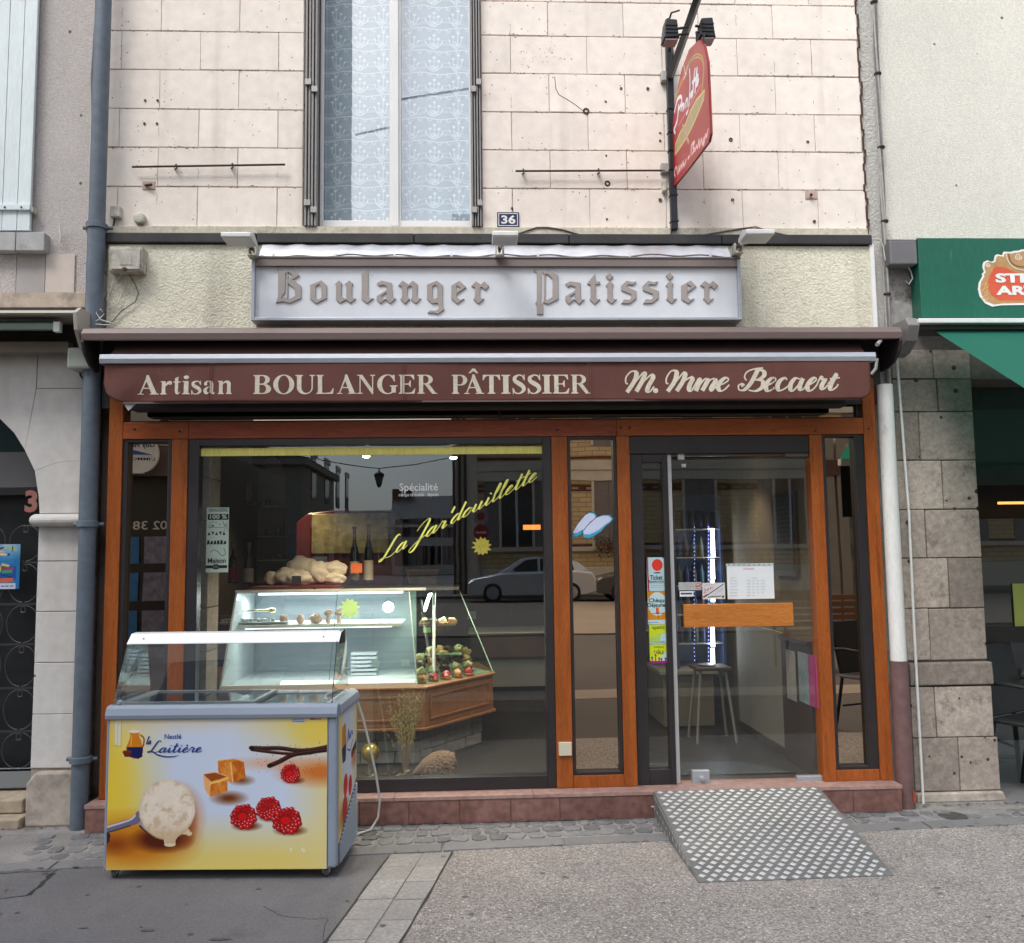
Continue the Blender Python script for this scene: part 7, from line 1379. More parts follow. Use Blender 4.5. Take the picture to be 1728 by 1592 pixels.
dv_ = Vector((cr[0]-c0[0], cr[1]-c0[1], 0)); ln = dv_.length; dv_.normalize(); nv_ = Vector((dv_.y, -dv_.x, 0)); Mx = Matrix(((dv_.x, -nv_.x, 0, c0[0]), (dv_.y, -nv_.y, 0, c0[1]), (0, 0, 1, 0), (0, 0, 0, 1)))
k = MB(); q0, q1 = .05, ln-.06; k.box(q0, q1, -.010, -.001, zm0, zm0+.014, Mx); k.box(q0, q1, -.010, -.001, zm1-.014, zm1, Mx); k.box(q0, q0+.014, -.010, -.001, zm0+.014, zm1-.014, Mx); k.box(q1-.014, q1, -.010, -.001, zm0+.014, zm1-.014, Mx); k.build('raised_panel', M_cw, dc, .002)
# stone base in courses
n = 0
zz0 = IZ
for r_ in range(3):
    h = (zwb-.022-IZ)/3; z0, z1 = IZ+h*r_+.002, IZ+h*(r_+1)-.002; x = xc0-.5
    xe_ = c0[0]-.02
    while x < xe_-.02:
        w_ = rr.uniform(.14, .26); x2 = min(x+w_, xe_); box('stone_block', x+.002, x2-.002, yF+.05+rr.uniform(-.006, .004), yF+.2, z0, z1, M_cst, dc, .006); x = x2
    s_ = .0
    while s_ < ln-.05:
        w_ = rr.uniform(.14, .24); s2 = min(s_+w_, ln-.02); MB().box(s_+.002, s2-.002, .085+rr.uniform(-.005, .004), .2, z0, z1, Mx).build('stone_block', M_cst, dc, .006); s_ = s2
box('core', xc0-.5, c0[0]-.03, yF+.12, 2.0, IZ, zwb-.02, M_cst, dc)
# case: floor, back, ends, top, shelf
M_cw_ = mat('case_white', (.56, .60, .62), .4, var=.02); M_steel = mat('case_steel', (.62, .64, .63), .3, metal=.6, var=.05)
k = MB(); k.prism([(xc0, yF), (xcn, yF), (cr[0]-.01, cr[1]), (crt[0], 1.75), (xc0, 1.75)], zg-.012, zg, 'z'); k.build('case_floor', M_cw_, dc)
box('front_lip', xc0, xcn, yF-.012, yF, zg-.012, zg+.022, mat('cream_lip', (.70, .68, .58), .4), dc, .002)
k = MB(); k.box(xc0, xcn_t+.02, 1.5, 1.52, zg+.001, ztp_-.02); k.build('case_back', mat('case_back_tint', (.33, .38, .42), .35, var=.04), dc)
k = MB(); k.prism([(yF, zg), (1.5, zg), (1.5, ztp_), (yTop, ztp_)], xc0-.012, xc0, 'x'); k.build('case_end', M_cw_, dc)
box('case_top', xc0-.012, xcn_t+.35, yTop-.01, 1.75, ztp_-.012, ztp_+.004, mat('dark_stone_top', (.07, .065, .06), .3, var=.2), dc, .002)
box('top_edge', xc0-.012, xcn_t+.12, yTop-.022, yTop-.011, ztp_-.010, ztp_+.008, mat('cream_edge', (.60, .60, .54), .4), dc, .001)
zs_ = WZ(500, 1052, 1.12); box('shelf', xc0+.01, xcn-.13, 1.0, 1.45, zs_-.012, zs_, M_cw_, dc, .002); box('shelf_lip', xc0+.01, xcn-.13, .985, .999, zs_-.022, zs_-.002, MATS['cream_edge'], dc)
M_caseg = glass('case_glass', (.88, .95, .95), .13, gcol=(.85, .94, 1)); M_caseg2 = glass('green_case_glass', (.62, .76, .62), .07)
MB().add([(xc0, yF, zg+.022), (xcn, yF, zg+.022), (xcn_t, yTop, ztp_-.01), (xc0, yTop, ztp_-.01)], [(0, 1, 2, 3)]).build('front_glass', M_caseg, dc)
xv = WX(562, 1080, .8); MB().tube([(xv, yF-.001, zg+.02), (xv, yTop-.001, ztp_-.01)], .002, 6).build('glass_joint', M_dark, dc)
MB().add([(xcn, yF, zg), (cr[0], cr[1], zg), (crt[0], crt[1], ztp_), (xcn_t, yTop, ztp_)], [(0, 1, 2, 3)]).build('side_glass', M_caseg2, dc)
for a, b, c, d in ((xcn, yF, xcn_t, yTop), (cr[0], cr[1], crt[0], crt[1])): MB().tube([(a, b, zg), (c, d, ztp_)], .004, 6).build('glass_edge', mat('pale_green_edge', (.35, .45, .36), .3), dc)
# strip lamp in the case
MB().tube([(xcn_t+.17, 1.13, ztp_-.02), (xcn+.10, .80, zg+.02)], .012, 8).build('case_strut', mat('case_steel', (.6, .6, .6), .3), dc, smooth=True)
box('lower_strip', xc0+.05, xcn-.2, 1.02, 1.035, zs_-.03, zs_-.016, emit('cool_strip', (.85, .95, 1), 1.6), dc)
ls = box('strip_lamp', xc0+.05, xcn-.15, 1.40, 1.42, ztp_-.045, ztp_-.03, emit('cool_strip', (.85, .95, 1), 1.6), dc)
al = bpy.data.lights.new('case_light', 'AREA'); al.shape = 'RECTANGLE'; al.size = xcn-xc0-.2; al.size_y = .04; al.energy = 4.5; al.color = (.95, .98, 1); ao = bpy.data.objects.new('case_light', al); COL.objects.link(ao); ao.location = ((xc0+xcn)/2-.05, 1.25, ztp_-.05); ao.rotation_euler = (R(-15), 0, 0)
al2 = bpy.data.lights.new('shelf_light', 'AREA'); al2.shape = 'RECTANGLE'; al2.size = xcn-xc0-.2; al2.size_y = .04; al2.energy = 2.2; al2.color = (.95, .98, 1); a2 = bpy.data.objects.new('shelf_light', al2); COL.objects.link(a2); a2.location = ((xc0+xcn)/2-.05, .97, zs_-.035)
al3 = bpy.data.lights.new('tart_light', 'AREA'); al3.shape = 'RECTANGLE'; al3.size = .35; al3.size_y = .04; al3.energy = 3; al3.color = (.9, 1, .85); a3 = bpy.data.objects.new('tart_light', al3); COL.objects.link(a3); a3.location = (xcn_t+.20, 1.2, ztp_-.04)
# pastries behind the slanting glass, on tiers
M_past = [mat('golden_pastry', (.42, .22, .08), .5, var=.25, vs=(20,), objvar=.2), mat('chocolate_pastry', (.07, .03, .018), .35, var=.25, vs=(20,), objvar=.3), mat('fruit_tart_red', (.38, .04, .04), .3, var=.3, vs=(40,)), mat('cream_pastry', (.56, .48, .30), .5, var=.15, vs=(20,))]
KN = ('golden round pastry', 'dark chocolate pastry', 'red fruit tart', 'cream topped pastry')
def pastry(x, y, z, kind, lab, sc=1.):
    t = T('pastry', lab, 'pastry', (x, y, z), 0, 'pastries in the display counter', world=False); m = M_past[kind]
    MB().lathe([(.026*sc, 0), (.032*sc, .014*sc), (.029*sc, .015*sc)], (0, 0, 0), 12).build('crust', M_past[0] if kind != 1 else M_past[1], t, smooth=True)
    MB().blob((0, 0, .022*sc), (.027*sc, .027*sc, .022*sc), rr.randint(0, 99), .6, 3, 2).build('filling', m, t, smooth=True); return t
for i, (dx, dy, z) in enumerate(((.10, -.10, .14), (.06, -.02, .34))): box('tier', xcn_t+dx, xcn_t+dx+.26, 1.20+dy, 1.42+dy, zg+z, zg+z+.008, MATS['pale_green_edge'], dc)
ordn = ('nearest the corner', 'second from the corner', 'third from the corner', 'fourth from the corner', 'farthest from the corner')
rown = ('front row', 'second row', 'third row', 'back row')
for j in range(4):
    for i in range(5):
        kd = (2, 3, 1, 0)[j] if (i+j) % 3 else (0, 1, 0, 3)[j]; x = xcn+.02+i*.078-j*.006; y = yF+.10+j*.085+i*.085
        pastry(x, y, zg+.001+.038*j, kd, '%s in the %s of the display counter, %s' % (KN[kd], rown[j], ordn[i]), 1.25)
for j in range(2):
    for i in range(4): kd = (3, 0, 1)[(i+j) % 3]; pastry(xcn_t+.14+i*.065-j*.04, 1.16-.06*j+.02*i, zg+(.149, .349)[j], kd, '%s on the %s glass tier of the counter, %s' % (KN[kd], ('lower', 'upper')[j], ordn[i]), 1.2)
# meringue figures on the shelf
M_mer = mat('pink_white_meringue', (.66, .48, .40), .6, var=.15, vs=(12,)); 
def onz(u, v, y): return W(u, v, y)
for (u, kind, lab) in ((479, 0, 'leftmost pink spiky meringue on the upper counter shelf'), (507, 0, 'egg shaped meringue second from the left on the counter shelf'), (533, 0, 'spiky meringue in the middle of the counter shelf'), (554, 1, 'tall mushroom shaped meringue on the counter shelf'), (572, 1, 'mushroom shaped meringue behind the green star card')):
    x = WX(u, 1040, 1.08); t = T('meringue', lab, 'meringue', (x, 1.08, zs_), 0, 'meringues on the counter shelf', world=False)
    if kind: MB().lathe([(.014, 0), (.018, .01), (.014, .04), (.012, .055)], (0, 0, 0), 12).build('stalk', M_mer, t, smooth=True); MB().blob((0, 0, .072), (.031, .031, .026), 3, .12, 2).build('cap', M_mer, t, smooth=True)
    else:
        b = MB().blob((0, 0, .032), (.028 if u != 533 else .042, .028, .034), u, .15 if u == 507 else .4, 4).build('body', M_mer, t, smooth=True)
t = T('serving_dish', 'long pale dish of small sweets on the upper counter shelf', 'dish', (WX(430, 1045, 1.1), 1.1, zs_), world=False)
hw = (WX(495, 1045, 1.1)-WX(378, 1045, 1.1))/2
k = MB(); k.prism([(-.06, .004), (-.075, .018), (.075, .018), (.06, .004)], -hw, hw, 'x'); k.build('plate', M_cw_, t, .003)
for i in range(22):
    MB().blob((-hw*.92+i*hw*1.55/22, -.02+.02*(i % 3), .028), (.014, .013, .011), i, .2, 3, 2).build('sweet', MATS['case_white'], t, smooth=True)
x, z = W(430, 1031, 1.15); t = tag(MB().blob((x+.12, 1.15, z), (.028, .02, .018), 1, .2, 2).tube([(x-.13, 1.15, z-.002), (x+.1, 1.15, z+.002)], [.004, .009], 8).build('serving_spoon', mat('bright_brass', (.75, .62, .30), .25, metal=.8), smooth=True), 'pale brass serving spoon lying in the counter above the dish', 'spoon')
# round white cake goods / cards
M_gcard = mat('green_card', (.62, .95, .36), .6, var=.06); M_ycard = mat('yellow_card', (.85, .68, .08), .6, var=.06)
def star(name, lab, u, v, r, y, m, n=12, sx=1.):
    x, z = W(u, v, y); k = r/1530*(y-CD); pts = []
    for i in range(n*2): a = i*math.pi/n+.13; q = k*(1 if i % 2 == 0 else .68)*(1+.08*math.sin(i*2.7)); pts.append((x+q*math.cos(a)*sx, z+q*math.sin(a)))
    return tag(MB().prism(pts, y, y+.002).build(name, m), lab, 'price card')
star('price_card', 'green star shaped price card stuck on the counter glass', 590, 1027, 18, .86, M_gcard, 11)
star('price_card', 'yellow star shaped card hanging in the shop window', 813, 922, 17, .1, M_ycard, 12, 1.)
t = tag(pbox('price_card', 714, 1059, 727, 1068, 1.3, 1.302, M_gcard), 'small green price card among the pastries', 'price card')
for u, v in ((633, 1120), (684, 1118)): tag(pbox('price_card', u-7, v-5, u+7, v+6, .74, .742, mat('pale_blue_card', (.5, .68, .70), .6)), 'pale blue price card %s in the lit counter' % ('left of the corner' if u < 650 else 'at the corner'), 'price card')
for u, v in ((706, 1123), (734, 1126)): x, z = W(u, v, .95); tag(MB().prism([(x-.015, z+.012), (x+.015, z+.012), (x, z-.02)], .95, .952).build('price_flag', M_whitep), 'white triangular price flag among the tarts %s' % ('near the counter corner' if u < 720 else 'on the right'), 'price flag')
t = T('stacked_papers', 'white lined paper pile inside the lit counter', 'paper', (WX(615, 1100, 1.2), 1.2, zg), world=False)
for i in range(6): MB().box(-.09, .09, -.05, .05, .004+i*.028, .022+i*.028).build('sheet', M_cw_, t, .002)
# things on top of the counter
M_bag = mat('cream_paper_loaf', (.74, .64, .49), .7, var=.12, vs=(5, 30), bump=.3, bs=20, dirt=(.45, .26, .2), dth=(.6, .72), dsc=9)
ty = 1.15; ztc = ztp_+.004
tb = T('serving_board', 'dark red lacquered board on the counter under the meringues', 'board', (WX(506, 992, ty), ty, ztc), world=False)
bw_ = (WX(580, 992, ty)-WX(433, 992, ty))/2; MB().box(-bw_, bw_, -.16, .12, .0, .012).build('wooden_edge', M_cw, tb, .002); MB().box(-bw_, bw_, -.165, .12, .0125, .026).build('lacquer_top', mat('wine_lacquer', (.16, .02, .03), .3, var=.1), tb, .002); MB().box(bw_*.4, bw_*.4+.02, -.17, -.163, -.002, .02).build('clasp', M_rust, tb)
for i, (u, v, rx, rz_, ry, dy, lab) in enumerate(((510, 957, 22, 15, .05, .03, 'large cream meringue loaf on top of the left pile'), (483, 973, 17, 12, .05, 0, 'pinkish cream meringue at the left foot of the pile'), (508, 976, 22, 12, .05, -.03, 'flat cream meringue at the front of the pile'), (536, 966, 17, 16, .05, -.02, 'round cream meringue in the middle of the board'), (563, 961, 20, 12, .05, 0, 'upper cream meringue at the right end of the board'), (562, 976, 19, 10, .05, -.01, 'lower cream meringue at the right end of the board'), (457, 976, 9, 10, .04, .02, 'small cream meringue at the far left of the board'))):
    x, z = W(u, v, ty+dy); k_ = (ty+dy-CD)/1530; tag(MB().blob((x, ty+dy, z), (rx*k_*1.12, ry, rz_*k_*1.12), i*7+2, .24, 1.8, 4).build('meringue', M_bag, smooth=True), lab, 'meringue', 'large meringues on the red board')
def bottle(u, vt, vb, y, lab, col, labc, r=.034):
    x, zb = W(u, vb, y); zt = WZ(u, vt, y); h = zt-zb; t = T('bottle', lab, 'bottle', (x, y, zb), 0, 'cider bottles on the counter', world=False)
    MB().lathe([(r*.9, 0), (r, .006), (r, h*.48), (r*.75, h*.6), (r*.38, h*.72), (r*.33, h*.9)], (0, 0, 0), 18).build('glass_body', mat('dark_bottle_glass', (.012, .016, .012), .1, var=.1), t, smooth=True)
    MB().lathe([(r*.36, h*.80), (r*.37, h*.95), (r*.5, h*.97), (r*.5, h)], (0, 0, 0), 14).build('foil_cap', mat(col[0], col[1], .4), t, smooth=True)
    MB().lathe([(r+.001, h*.05), (r+.001, h*.38)], (0, 0, 0), 18).build('label', mat('aged_cream_label', (.36, .31, .24), .7, var=.2, vs=(50,)) if labc else mat('wine_red_label', (.28, .02, .05), .6, var=.2, vs=(50,)), t, smooth=True); return t
bottle(393, 916, 984, 1.25, 'dark bottle with a red label at the left end of the counter', ('dull_foil', (.12, .10, .10)), 0); bottle(419, 916, 986, 1.2, 'dark bottle with a cream label right of the white poster', ('dull_foil', (.12, .10, .10)), 1)
bottle(598, 889, 984, 1.25, 'dark bottle behind the orange price tag', ('rose_foil', (.20, .04, .05)), 1); bottle(622, 884, 984, 1.25, 'green bottle with a gold cap right of the orange price tag', ('gold_foil', (.30, .18, .06)), 1)
t = tag(pbox('price_tag', 592, 951, 611, 967, 1.14, 1.143, mat('orange_tag', (.80, .16, .03), .6, var=.05), bevel=.004), 'bright orange price tag clipped on a bottle', 'price tag'); 
t = tag(pbox('price_tag', 492, 972, 508, 985, ty-.18, ty-.177, M_black, bevel=.002), 'black price tag in front of the meringues', 'price tag')
t = T('till_basket', 'brown wicker basket beside the shop till', 'basket', (WX(713, 975, 1.9), 1.9, WZ(713, 985, 1.9)), world=False)
M_wick = mat('brown_wicker', (.20, .11, .05), .7, var=.3, vs=(40,), bump=.8, bs=60); MB().lathe([(.11, 0), (.13, .10), (.12, .10), (.1, .02)], (0, 0, 0), 24).build('bowl', M_wick, t, smooth=True); MB().lathe([(.132, .098), (.138, .106), (.128, .11)], (0, 0, 0), 24).build('rim', mat('pale_wicker', (.35, .24, .13), .7, var=.2, vs=(40,)), t, smooth=True)
# poster in window
P = Paint(38, 110, 4, (.94, .99, .97)); P.poly([(2, 11), (37, 11), (37, 21), (2, 21)], (.03, .04, .04)); 
P.line([(2, 34), (30, 34)], .6, (.3, .4, .4)); P.line([(4, 33), (6, 27), (12, 24), (18, 27)], .6, (.3, .4, .4), True); P.line([(28, 24), (31, 32), (35, 26)], .8, (.2, .3, .3)); P.line([(8, 30), (8, 34)], 1, (.2, .3, .3)); P.ell(11, 31, 1.6, 2, (.3, .4, .4)); P.ell(23, 29, 1, 1, (.3, .4, .4))
for i in range(5): P.poly([(2+i*6.4, 47), (4.5+i*6.4, 41), (7+i*6.4, 47)] if i % 2 == 0 else [(2+i*6.4, 41), (7+i*6.4, 41), (4.8+i*6.4, 47)], (.08, .14, .14))
for i in range(6): P.poly([(1+i*5.6, 63), (2+i*5.6, 55+(i*7 % 4)), (5.5+i*5.6, 56), (6+i*5.6, 62)], (.06, .09, .09))
P.line([(8, 76), (13, 72), (20, 75), (27, 82), (33, 78), (30, 70)], .9, (.25, .32, .32), True); P.poly([(0, 98), (36, 98), (36, 103), (0, 103)], (.04, .05, .05)); P.ell(17, 100.5, 7, 4.5, (.10, .12, .12)); P.ell(17, 100.5, 5, 2.8, (.35, .42, .40)); P.line([(28, 45), (34, 30), (37, 40)], .6, (.4, .5, .5))
pp = tag(decal(P, 'poster', 349, 857, 385, 966, .10, M_print, None), 'tall pale poster reading 100 % Maison hanging inside the left of the window', 'poster')
for s__, a, b, c, d, mm, bo in (('VIENNOISERIE', 351.5, 858.5, 384, 864, MATS['print_black'], .01), ('100 %', 354, 868.5, 383, 876, M_whitep, .04), ('Maison', 350.5, 942, 381, 951, MATS['print_black'], .02)): ptext('lettering', s__, a, b, c, d, .0985, mm, pp, bo)
# back of the room: red fridge cabinet with brass panel, arched niche with shelves, shelf with plants
rc = T('red_cabinet', 'dark red rounded cabinet with a brass engraved panel behind the counter', 'cabinet', (WX(560, 920, 2.6), 2.8, IZ))
M_rcab = mat('dark_red_lacquer', (.085, .008, .008), .3, var=.15)
x0, x1 = WX(500, 900, 2.6), WX(680, 900, 2.6); z1 = WZ(560, 862, 2.6); MB().prism([(x0, IZ), (x1, IZ), (x1, z1-.1), (x1-.1, z1-.02), ((x0+x1)/2, z1+.02), (x0+.1, z1-.02), (x0, z1-.1)], 2.6, 3.1).build('body', M_rcab, rc, .01)
pbox('brass_panel', 526, 867, 655, 934, 2.58, 2.6, mat('engraved_brass', (.34, .28, .12), .42, metal=.5, var=.22, vs=(5, 20), bump=.5, bs=14), rc, .004); pbox('name_plate', 528, 940, 552, 954, 2.585, 2.6, mat('slate_plate', (.10, .12, .15), .5), rc, .002); box('door_gap', (x0+x1)/2-.003, (x0+x1)/2+.003, 2.595, 2.602, IZ, WZ(560, 940, 2.6), M_black, rc)
nc = T('shelf_niche', 'pale arched wall niche with glass shelves of bottles and jars', 'niche', (WX(455, 900, 3.6), 3.6, IZ))
x0, x1 = WX(434, 880, 3.6), WX(480, 880, 3.6); zt_n = WZ(455, 815, 3.6); pts = [(x0, WZ(455, 985, 3.6)), (x1, WZ(455, 985, 3.6))]+arcp((x0+x1)/2, zt_n, (x1-x0)/2, .26, 0, 180, 12); MB().prism(pts, 3.6, 3.63).build('back_panel', mat('niche_grey_green', (.20, .21, .19), .7, var=.1), nc)
for v in (854, 905, 945): pbox('shelf', 434, v, 480, v+2, 3.4, 3.6, MATS['pale_green_edge'], nc)
for i, (u, v, h) in enumerate(((443, 854, 10), (452, 854, 14), (463, 854, 9), (445, 905, 16), (457, 905, 12), (470, 905, 15), (442, 945, 12), (460, 945, 14), (472, 945, 10))):
    x, z = W(u, v, 3.5); hh = h/1530*8.9; tag(MB().lathe([(.025, 0), (.03, .01), (.03, hh*.6), (.012, hh*.8), (.012, hh)], (x, 3.5, z), 12).build('jar', mat('dull_jar', (.14, .12, .09), .3, var=.3, objvar=.5), smooth=True), 'small jar on the %s glass shelf of the arched niche, %s' % (('top', 'middle', 'bottom')[i//3], ('left one', 'middle one', 'right one')[i % 3]), 'jar', 'jars on the niche shelves')
sh2 = tag(pbox('wall_shelf', 350, 846, 420, 850, 3.2, 3.5, mat('dark_shelf_wood', (.12, .06, .03), .5)), 'dark wall shelf high at the left of the shop', 'shelf')
M_lf = mat('dark_leaf', (.02, .04, .015), .6, var=.3, objvar=.4)
for u, lab in ((357, 'left red pot of dark foliage on the high shop shelf'), (377, 'right red pot of dark foliage on the high shop shelf')):
    x, z = W(u, 846, 3.3); t = T('potted_plant', lab, 'potted plant', (x, 3.3, z), world=False); MB().lathe([(.04, 0), (.055, .11), (.05, .11)], (0, 0, 0), 14).build('pot', mat('orange_red_pot', (.45, .05, .02), .4), t, smooth=True)
    k = MB(); 
    for i in range(60):
        a, b = rr.uniform(0, 6.28), rr.uniform(.1, .5); r = rr.uniform(.02, .09); c = Vector((r*math.cos(a), r*math.sin(a), .1+b)); d = Vector((rr.uniform(-1, 1), rr.uniform(-1, 1), rr.uniform(-1, 1)))*.03; e = Vector((rr.uniform(-1, 1), rr.uniform(-1, 1), rr.uniform(-1, 1)))*.03; k.add([c, c+d, c+d+e, c+e], [(0, 1, 2, 3)])
    k.build('foliage', M_lf, t)
for u in (398, 417): x, z = W(u, 848, 3.3); tag(MB().lathe([(.04, 0), (.045, .1), (.03, .14), (.035, .16)], (x, 3.3, z), 14).build('jar', mat('grey_jar', (.22, .21, .2), .4), smooth=True), 'grey jar on the high shelf %s' % ('next to the red pots' if u < 410 else 'at its right end'), 'jar')
# second counter at the right of the window, fainter
bc = T('bread_counter', 'low brown counter with cream edge at the back right of the shop', 'counter', (WX(850, 1080, 2.4), 2.4, IZ))
x0, x1 = WX(790, 1070, 2.3), 1.6; z1 = WZ(850, 1067, 2.3); box('top', x0, x1, 2.3, 2.9, z1-.012, z1, MATS['cream_edge'], bc, .002); box('front_board', x0+.02, x1, 2.33, 2.35, WZ(850, 1110, 2.3), z1-.013, mat('dark_counter_wood', (.10, .05, .03), .4, var=.2), bc); box('base_panel', x0+.04, x1-.25, 2.4, 2.42, WZ(850, 1162, 2.3), WZ(850, 1111, 2.3), M_lightw, bc); box('body', x0+.1, x1-.2, 2.5, 2.8, IZ, z1-.02, M_iw, bc)
tag(pbox('wall_notice', 789, 1032, 803, 1045, 3.0, 3.005, mat('blue_white_paper', (.48, .60, .62), .6)), 'small pale notice on the back wall right of the counter', 'notice')
# things standing on the floor of the window
M_gold = mat('matt_gold', (.52, .38, .08), .28, metal=.75, var=.15, vs=(8,)); yo = .28
x, z = W(625, 1270, yo); t = T('gold_ball_ornament', 'golden ball ornament on a small wooden foot in the shop window', 'ornament', (x, yo, IZ), world=False)
r = 15/1530*(yo-CD); MB().lathe([(r*math.sin(i*math.pi/12)+1e-4, -r*math.cos(i*math.pi/12)) for i in range(13)], (0, 0, z-IZ), 24).build('ball', M_gold, t, smooth=True)
MB().lathe([(.022, 0), (.018, .03), (.013, z-IZ-r*.9)], (0, 0, 0), 14).build('foot', mat('grey_wood_stem', (.22, .19, .15), .8, var=.2, vs=(20,)), t, smooth=True)
x, z = W(686, 1312, yo+.1); t = T('dried_grass_bundle', 'tall bundle of dried oat grass standing in the shop window', 'dried grass', (x, yo+.1, IZ), world=False)
k = MB(); k2 = MB(); hgt = WZ(680, 1165, yo+.1)-IZ
for i in range(95):
    a = rr.gauss(0, .075); b = rr.gauss(0, .05); h = hgt*rr.uniform(.62, 1.03); p = [Vector((rr.uniform(-.012, .012), rr.uniform(-.01, .01), 0)), Vector((a*.35, b*.4, h*.55)), Vector((a*.8, b, h))]; k.tube(p, .0011, 3)
    for q in range(7): f = rr.uniform(.45, 1); c = p[1].lerp(p[2], max(0, (f-.55)/.45)) if f > .55 else p[0].lerp(p[1], f/.55); c = c+Vector((rr.uniform(-.012, .012), rr.uniform(-.012, .012), 0)); s = .0045; k2.add([c+Vector((0, 0, s*1.6)), c+Vector((s, 0, 0)), c+Vector((0, 0, -s*1.6)), c+Vector((-s, 0, 0))], [(0, 1, 2, 3)])
k.build('stalks', mat('straw_stalk', (.34, .25, .13), .8, var=.2), t)['kind'] = 'stuff'; k2.build('ears', mat('oat_ears', (.46, .38, .15), .7, var=.25, vs=(30,)), t)['kind'] = 'stuff'
x, z = W(733, 1290, yo); t = T('straw_boar', 'small shaggy straw boar figure with its snout down in the shop window', 'animal figure', (x, yo, IZ), world=False)
M_straw = mat('brown_straw', (.20, .13, .085), .95, var=.35, vs=(60, 200), vec=(1, 1, 1), bump=1., bs=120, bdist=.006)
k = MB(); s = .001*1530/1530
bm_pts = [(.105, .075, .085), (.06, .08, .083), (-.0, .078, .075), (-.055, .06, .058), (-.095, .04, .034), (-.125, .022, .018)]
vsr = [(.0, .0)]
k.tube([(p[0], 0, p[1]) for p in [(.138, .066), (.134, .067), (.122, .07), (.10, .074), (.06, .08), (.0, .078), (-.05, .062), (-.09, .042), (-.125, .022)]], [.006, .022, .042, .060, .072, .07, .052, .03, .014], 20)
bo = k.build('body', M_straw, t, smooth=True)
k = MB()
for i in range(1400):
    a = rr.uniform(0, 2*math.pi); q = rr.uniform(-.09, .115); rad = .018+.054*max(0, 1-((q-.035)/.115)**2)**.6; zc2 = .078-.3*max(0, -q)*.9 if q < 0 else .078; c = Vector((q, rad*math.cos(a), zc2+rad*math.sin(a))); d = Vector((rr.uniform(.008, .026), math.cos(a)*.018, math.sin(a)*.016-.006)); w_ = Vector((.0006, .0016, .0016)); k.add([c-w_, c+w_, c+d], [(0, 1, 2)])
kk = k.build('bristles', mat('straw_bristle', (.30, .20, .13), .9, var=.3, vs=(80,)), t); kk['kind'] = 'stuff'
for (a, b) in ((-.07, .02), (-.07, -.025), (.085, .025), (.085, -.025)): MB().tube([(a, b, .055), (a-.004, b, 0)], [.018, .008], 8).build('leg', M_straw, t, smooth=True)
for b in (-.02, .02): MB().prism([(-.08, .062), (-.065, .085), (-.058, .062)], b-.006, b+.006).build('ear', M_straw, t)
lp = T('leaf_pile', 'small pile of autumn leaves, red berries and green sprigs beside the gold ball', 'leaves', (WX(655, 1300, yo), yo-.05, IZ), world=False); lp['kind'] = 'stuff'
k = MB(); k1 = MB(); k3 = MB()
for i in range(150):
    kk = (k, k1, k3)[rr.choice((0, 0, 1, 2))]; c = Vector((rr.uniform(-.17, .12), rr.uniform(-.06, .06), rr.uniform(.003, .05)*math.exp(-abs(rr.gauss(0, .6))))); a = rr.uniform(0, 6.28); l = rr.uniform(.014, .032); d = Vector((math.cos(a), math.sin(a), rr.uniform(-.3, .6)))*l; e = Vector((-math.sin(a), math.cos(a), rr.uniform(-.3, .5)))*l*.45; kk.add([c-d, c+e, c+d+Vector((0, 0, .004)), c-e], [(0, 1, 2, 3)])
k.build('leaf_litter', mat('dry_leaf', (.17, .12, .06), .8, var=.4, vs=(30,)), lp); k1.build('green_sprigs', mat('grey_green_leaf', (.13, .18, .09), .7, var=.3), lp); k3.build('red_leaf_litter', mat('rust_leaf', (.22, .06, .03), .8, var=.3), lp)

# door view: drinks fridge, menu board, panels, stools
def Q(u, v, X0): d = ray(u, v); t = X0/d.x; p = CAM+d*t; return p.y, p.z
mb_ = T('menu_board', 'tall brown framed menu board on the warm lit wall inside the door', 'menu board', (xwr, .5, 1.3))
ya, z0a = Q(1311, 978, xwr-.01); yb__, z1a = Q(1343, 832, xwr-.01)
z0a = Q(1328, 972, xwr)[1]; z1a = Q(1328, 832, xwr)[1]
box('board', xwr-.03, xwr-.001, yb__, ya, z0a, z1a, mat('board_brown', (.05, .025, .015), .4, var=.2), mb_, .004); box('slate', xwr-.034, xwr-.0305, yb__+.03, ya-.03, z0a+.035, z1a-.035, mat('slate_black', (.035, .032, .03), .6, var=.2, vs=(40,)), mb_)
k = MB()
for i in range(13): zz_ = z1a-.10-i*(z1a-z0a-.16)/13; k.box(xwr-.036, xwr-.0345, yb__+.05, ya-.05-.03*(i % 3), zz_, zz_+.008)
k.build('text_line', mat('chalk_grey', (.10, .09, .08), .8), mb_)
wp = T('wood_dado_panel', 'dark brown dado panel with pinned posters inside the door on the right', 'panel', (xwr, .3, IZ))
yp0, zpt = Q(1322, 1080, xwr-.01); zpt = Q(1340, 1082, xwr-.01)[1]; box('panel', xwr-.03, xwr-.001, .06, yp0, IZ, zpt, mat('dark_dado', (.055, .032, .022), .5, var=.15), wp, .002); box('rail', xwr-.05, xwr-.001, .055, yp0+.01, zpt, zpt+.025, MATS['board_brown'], wp, .003)
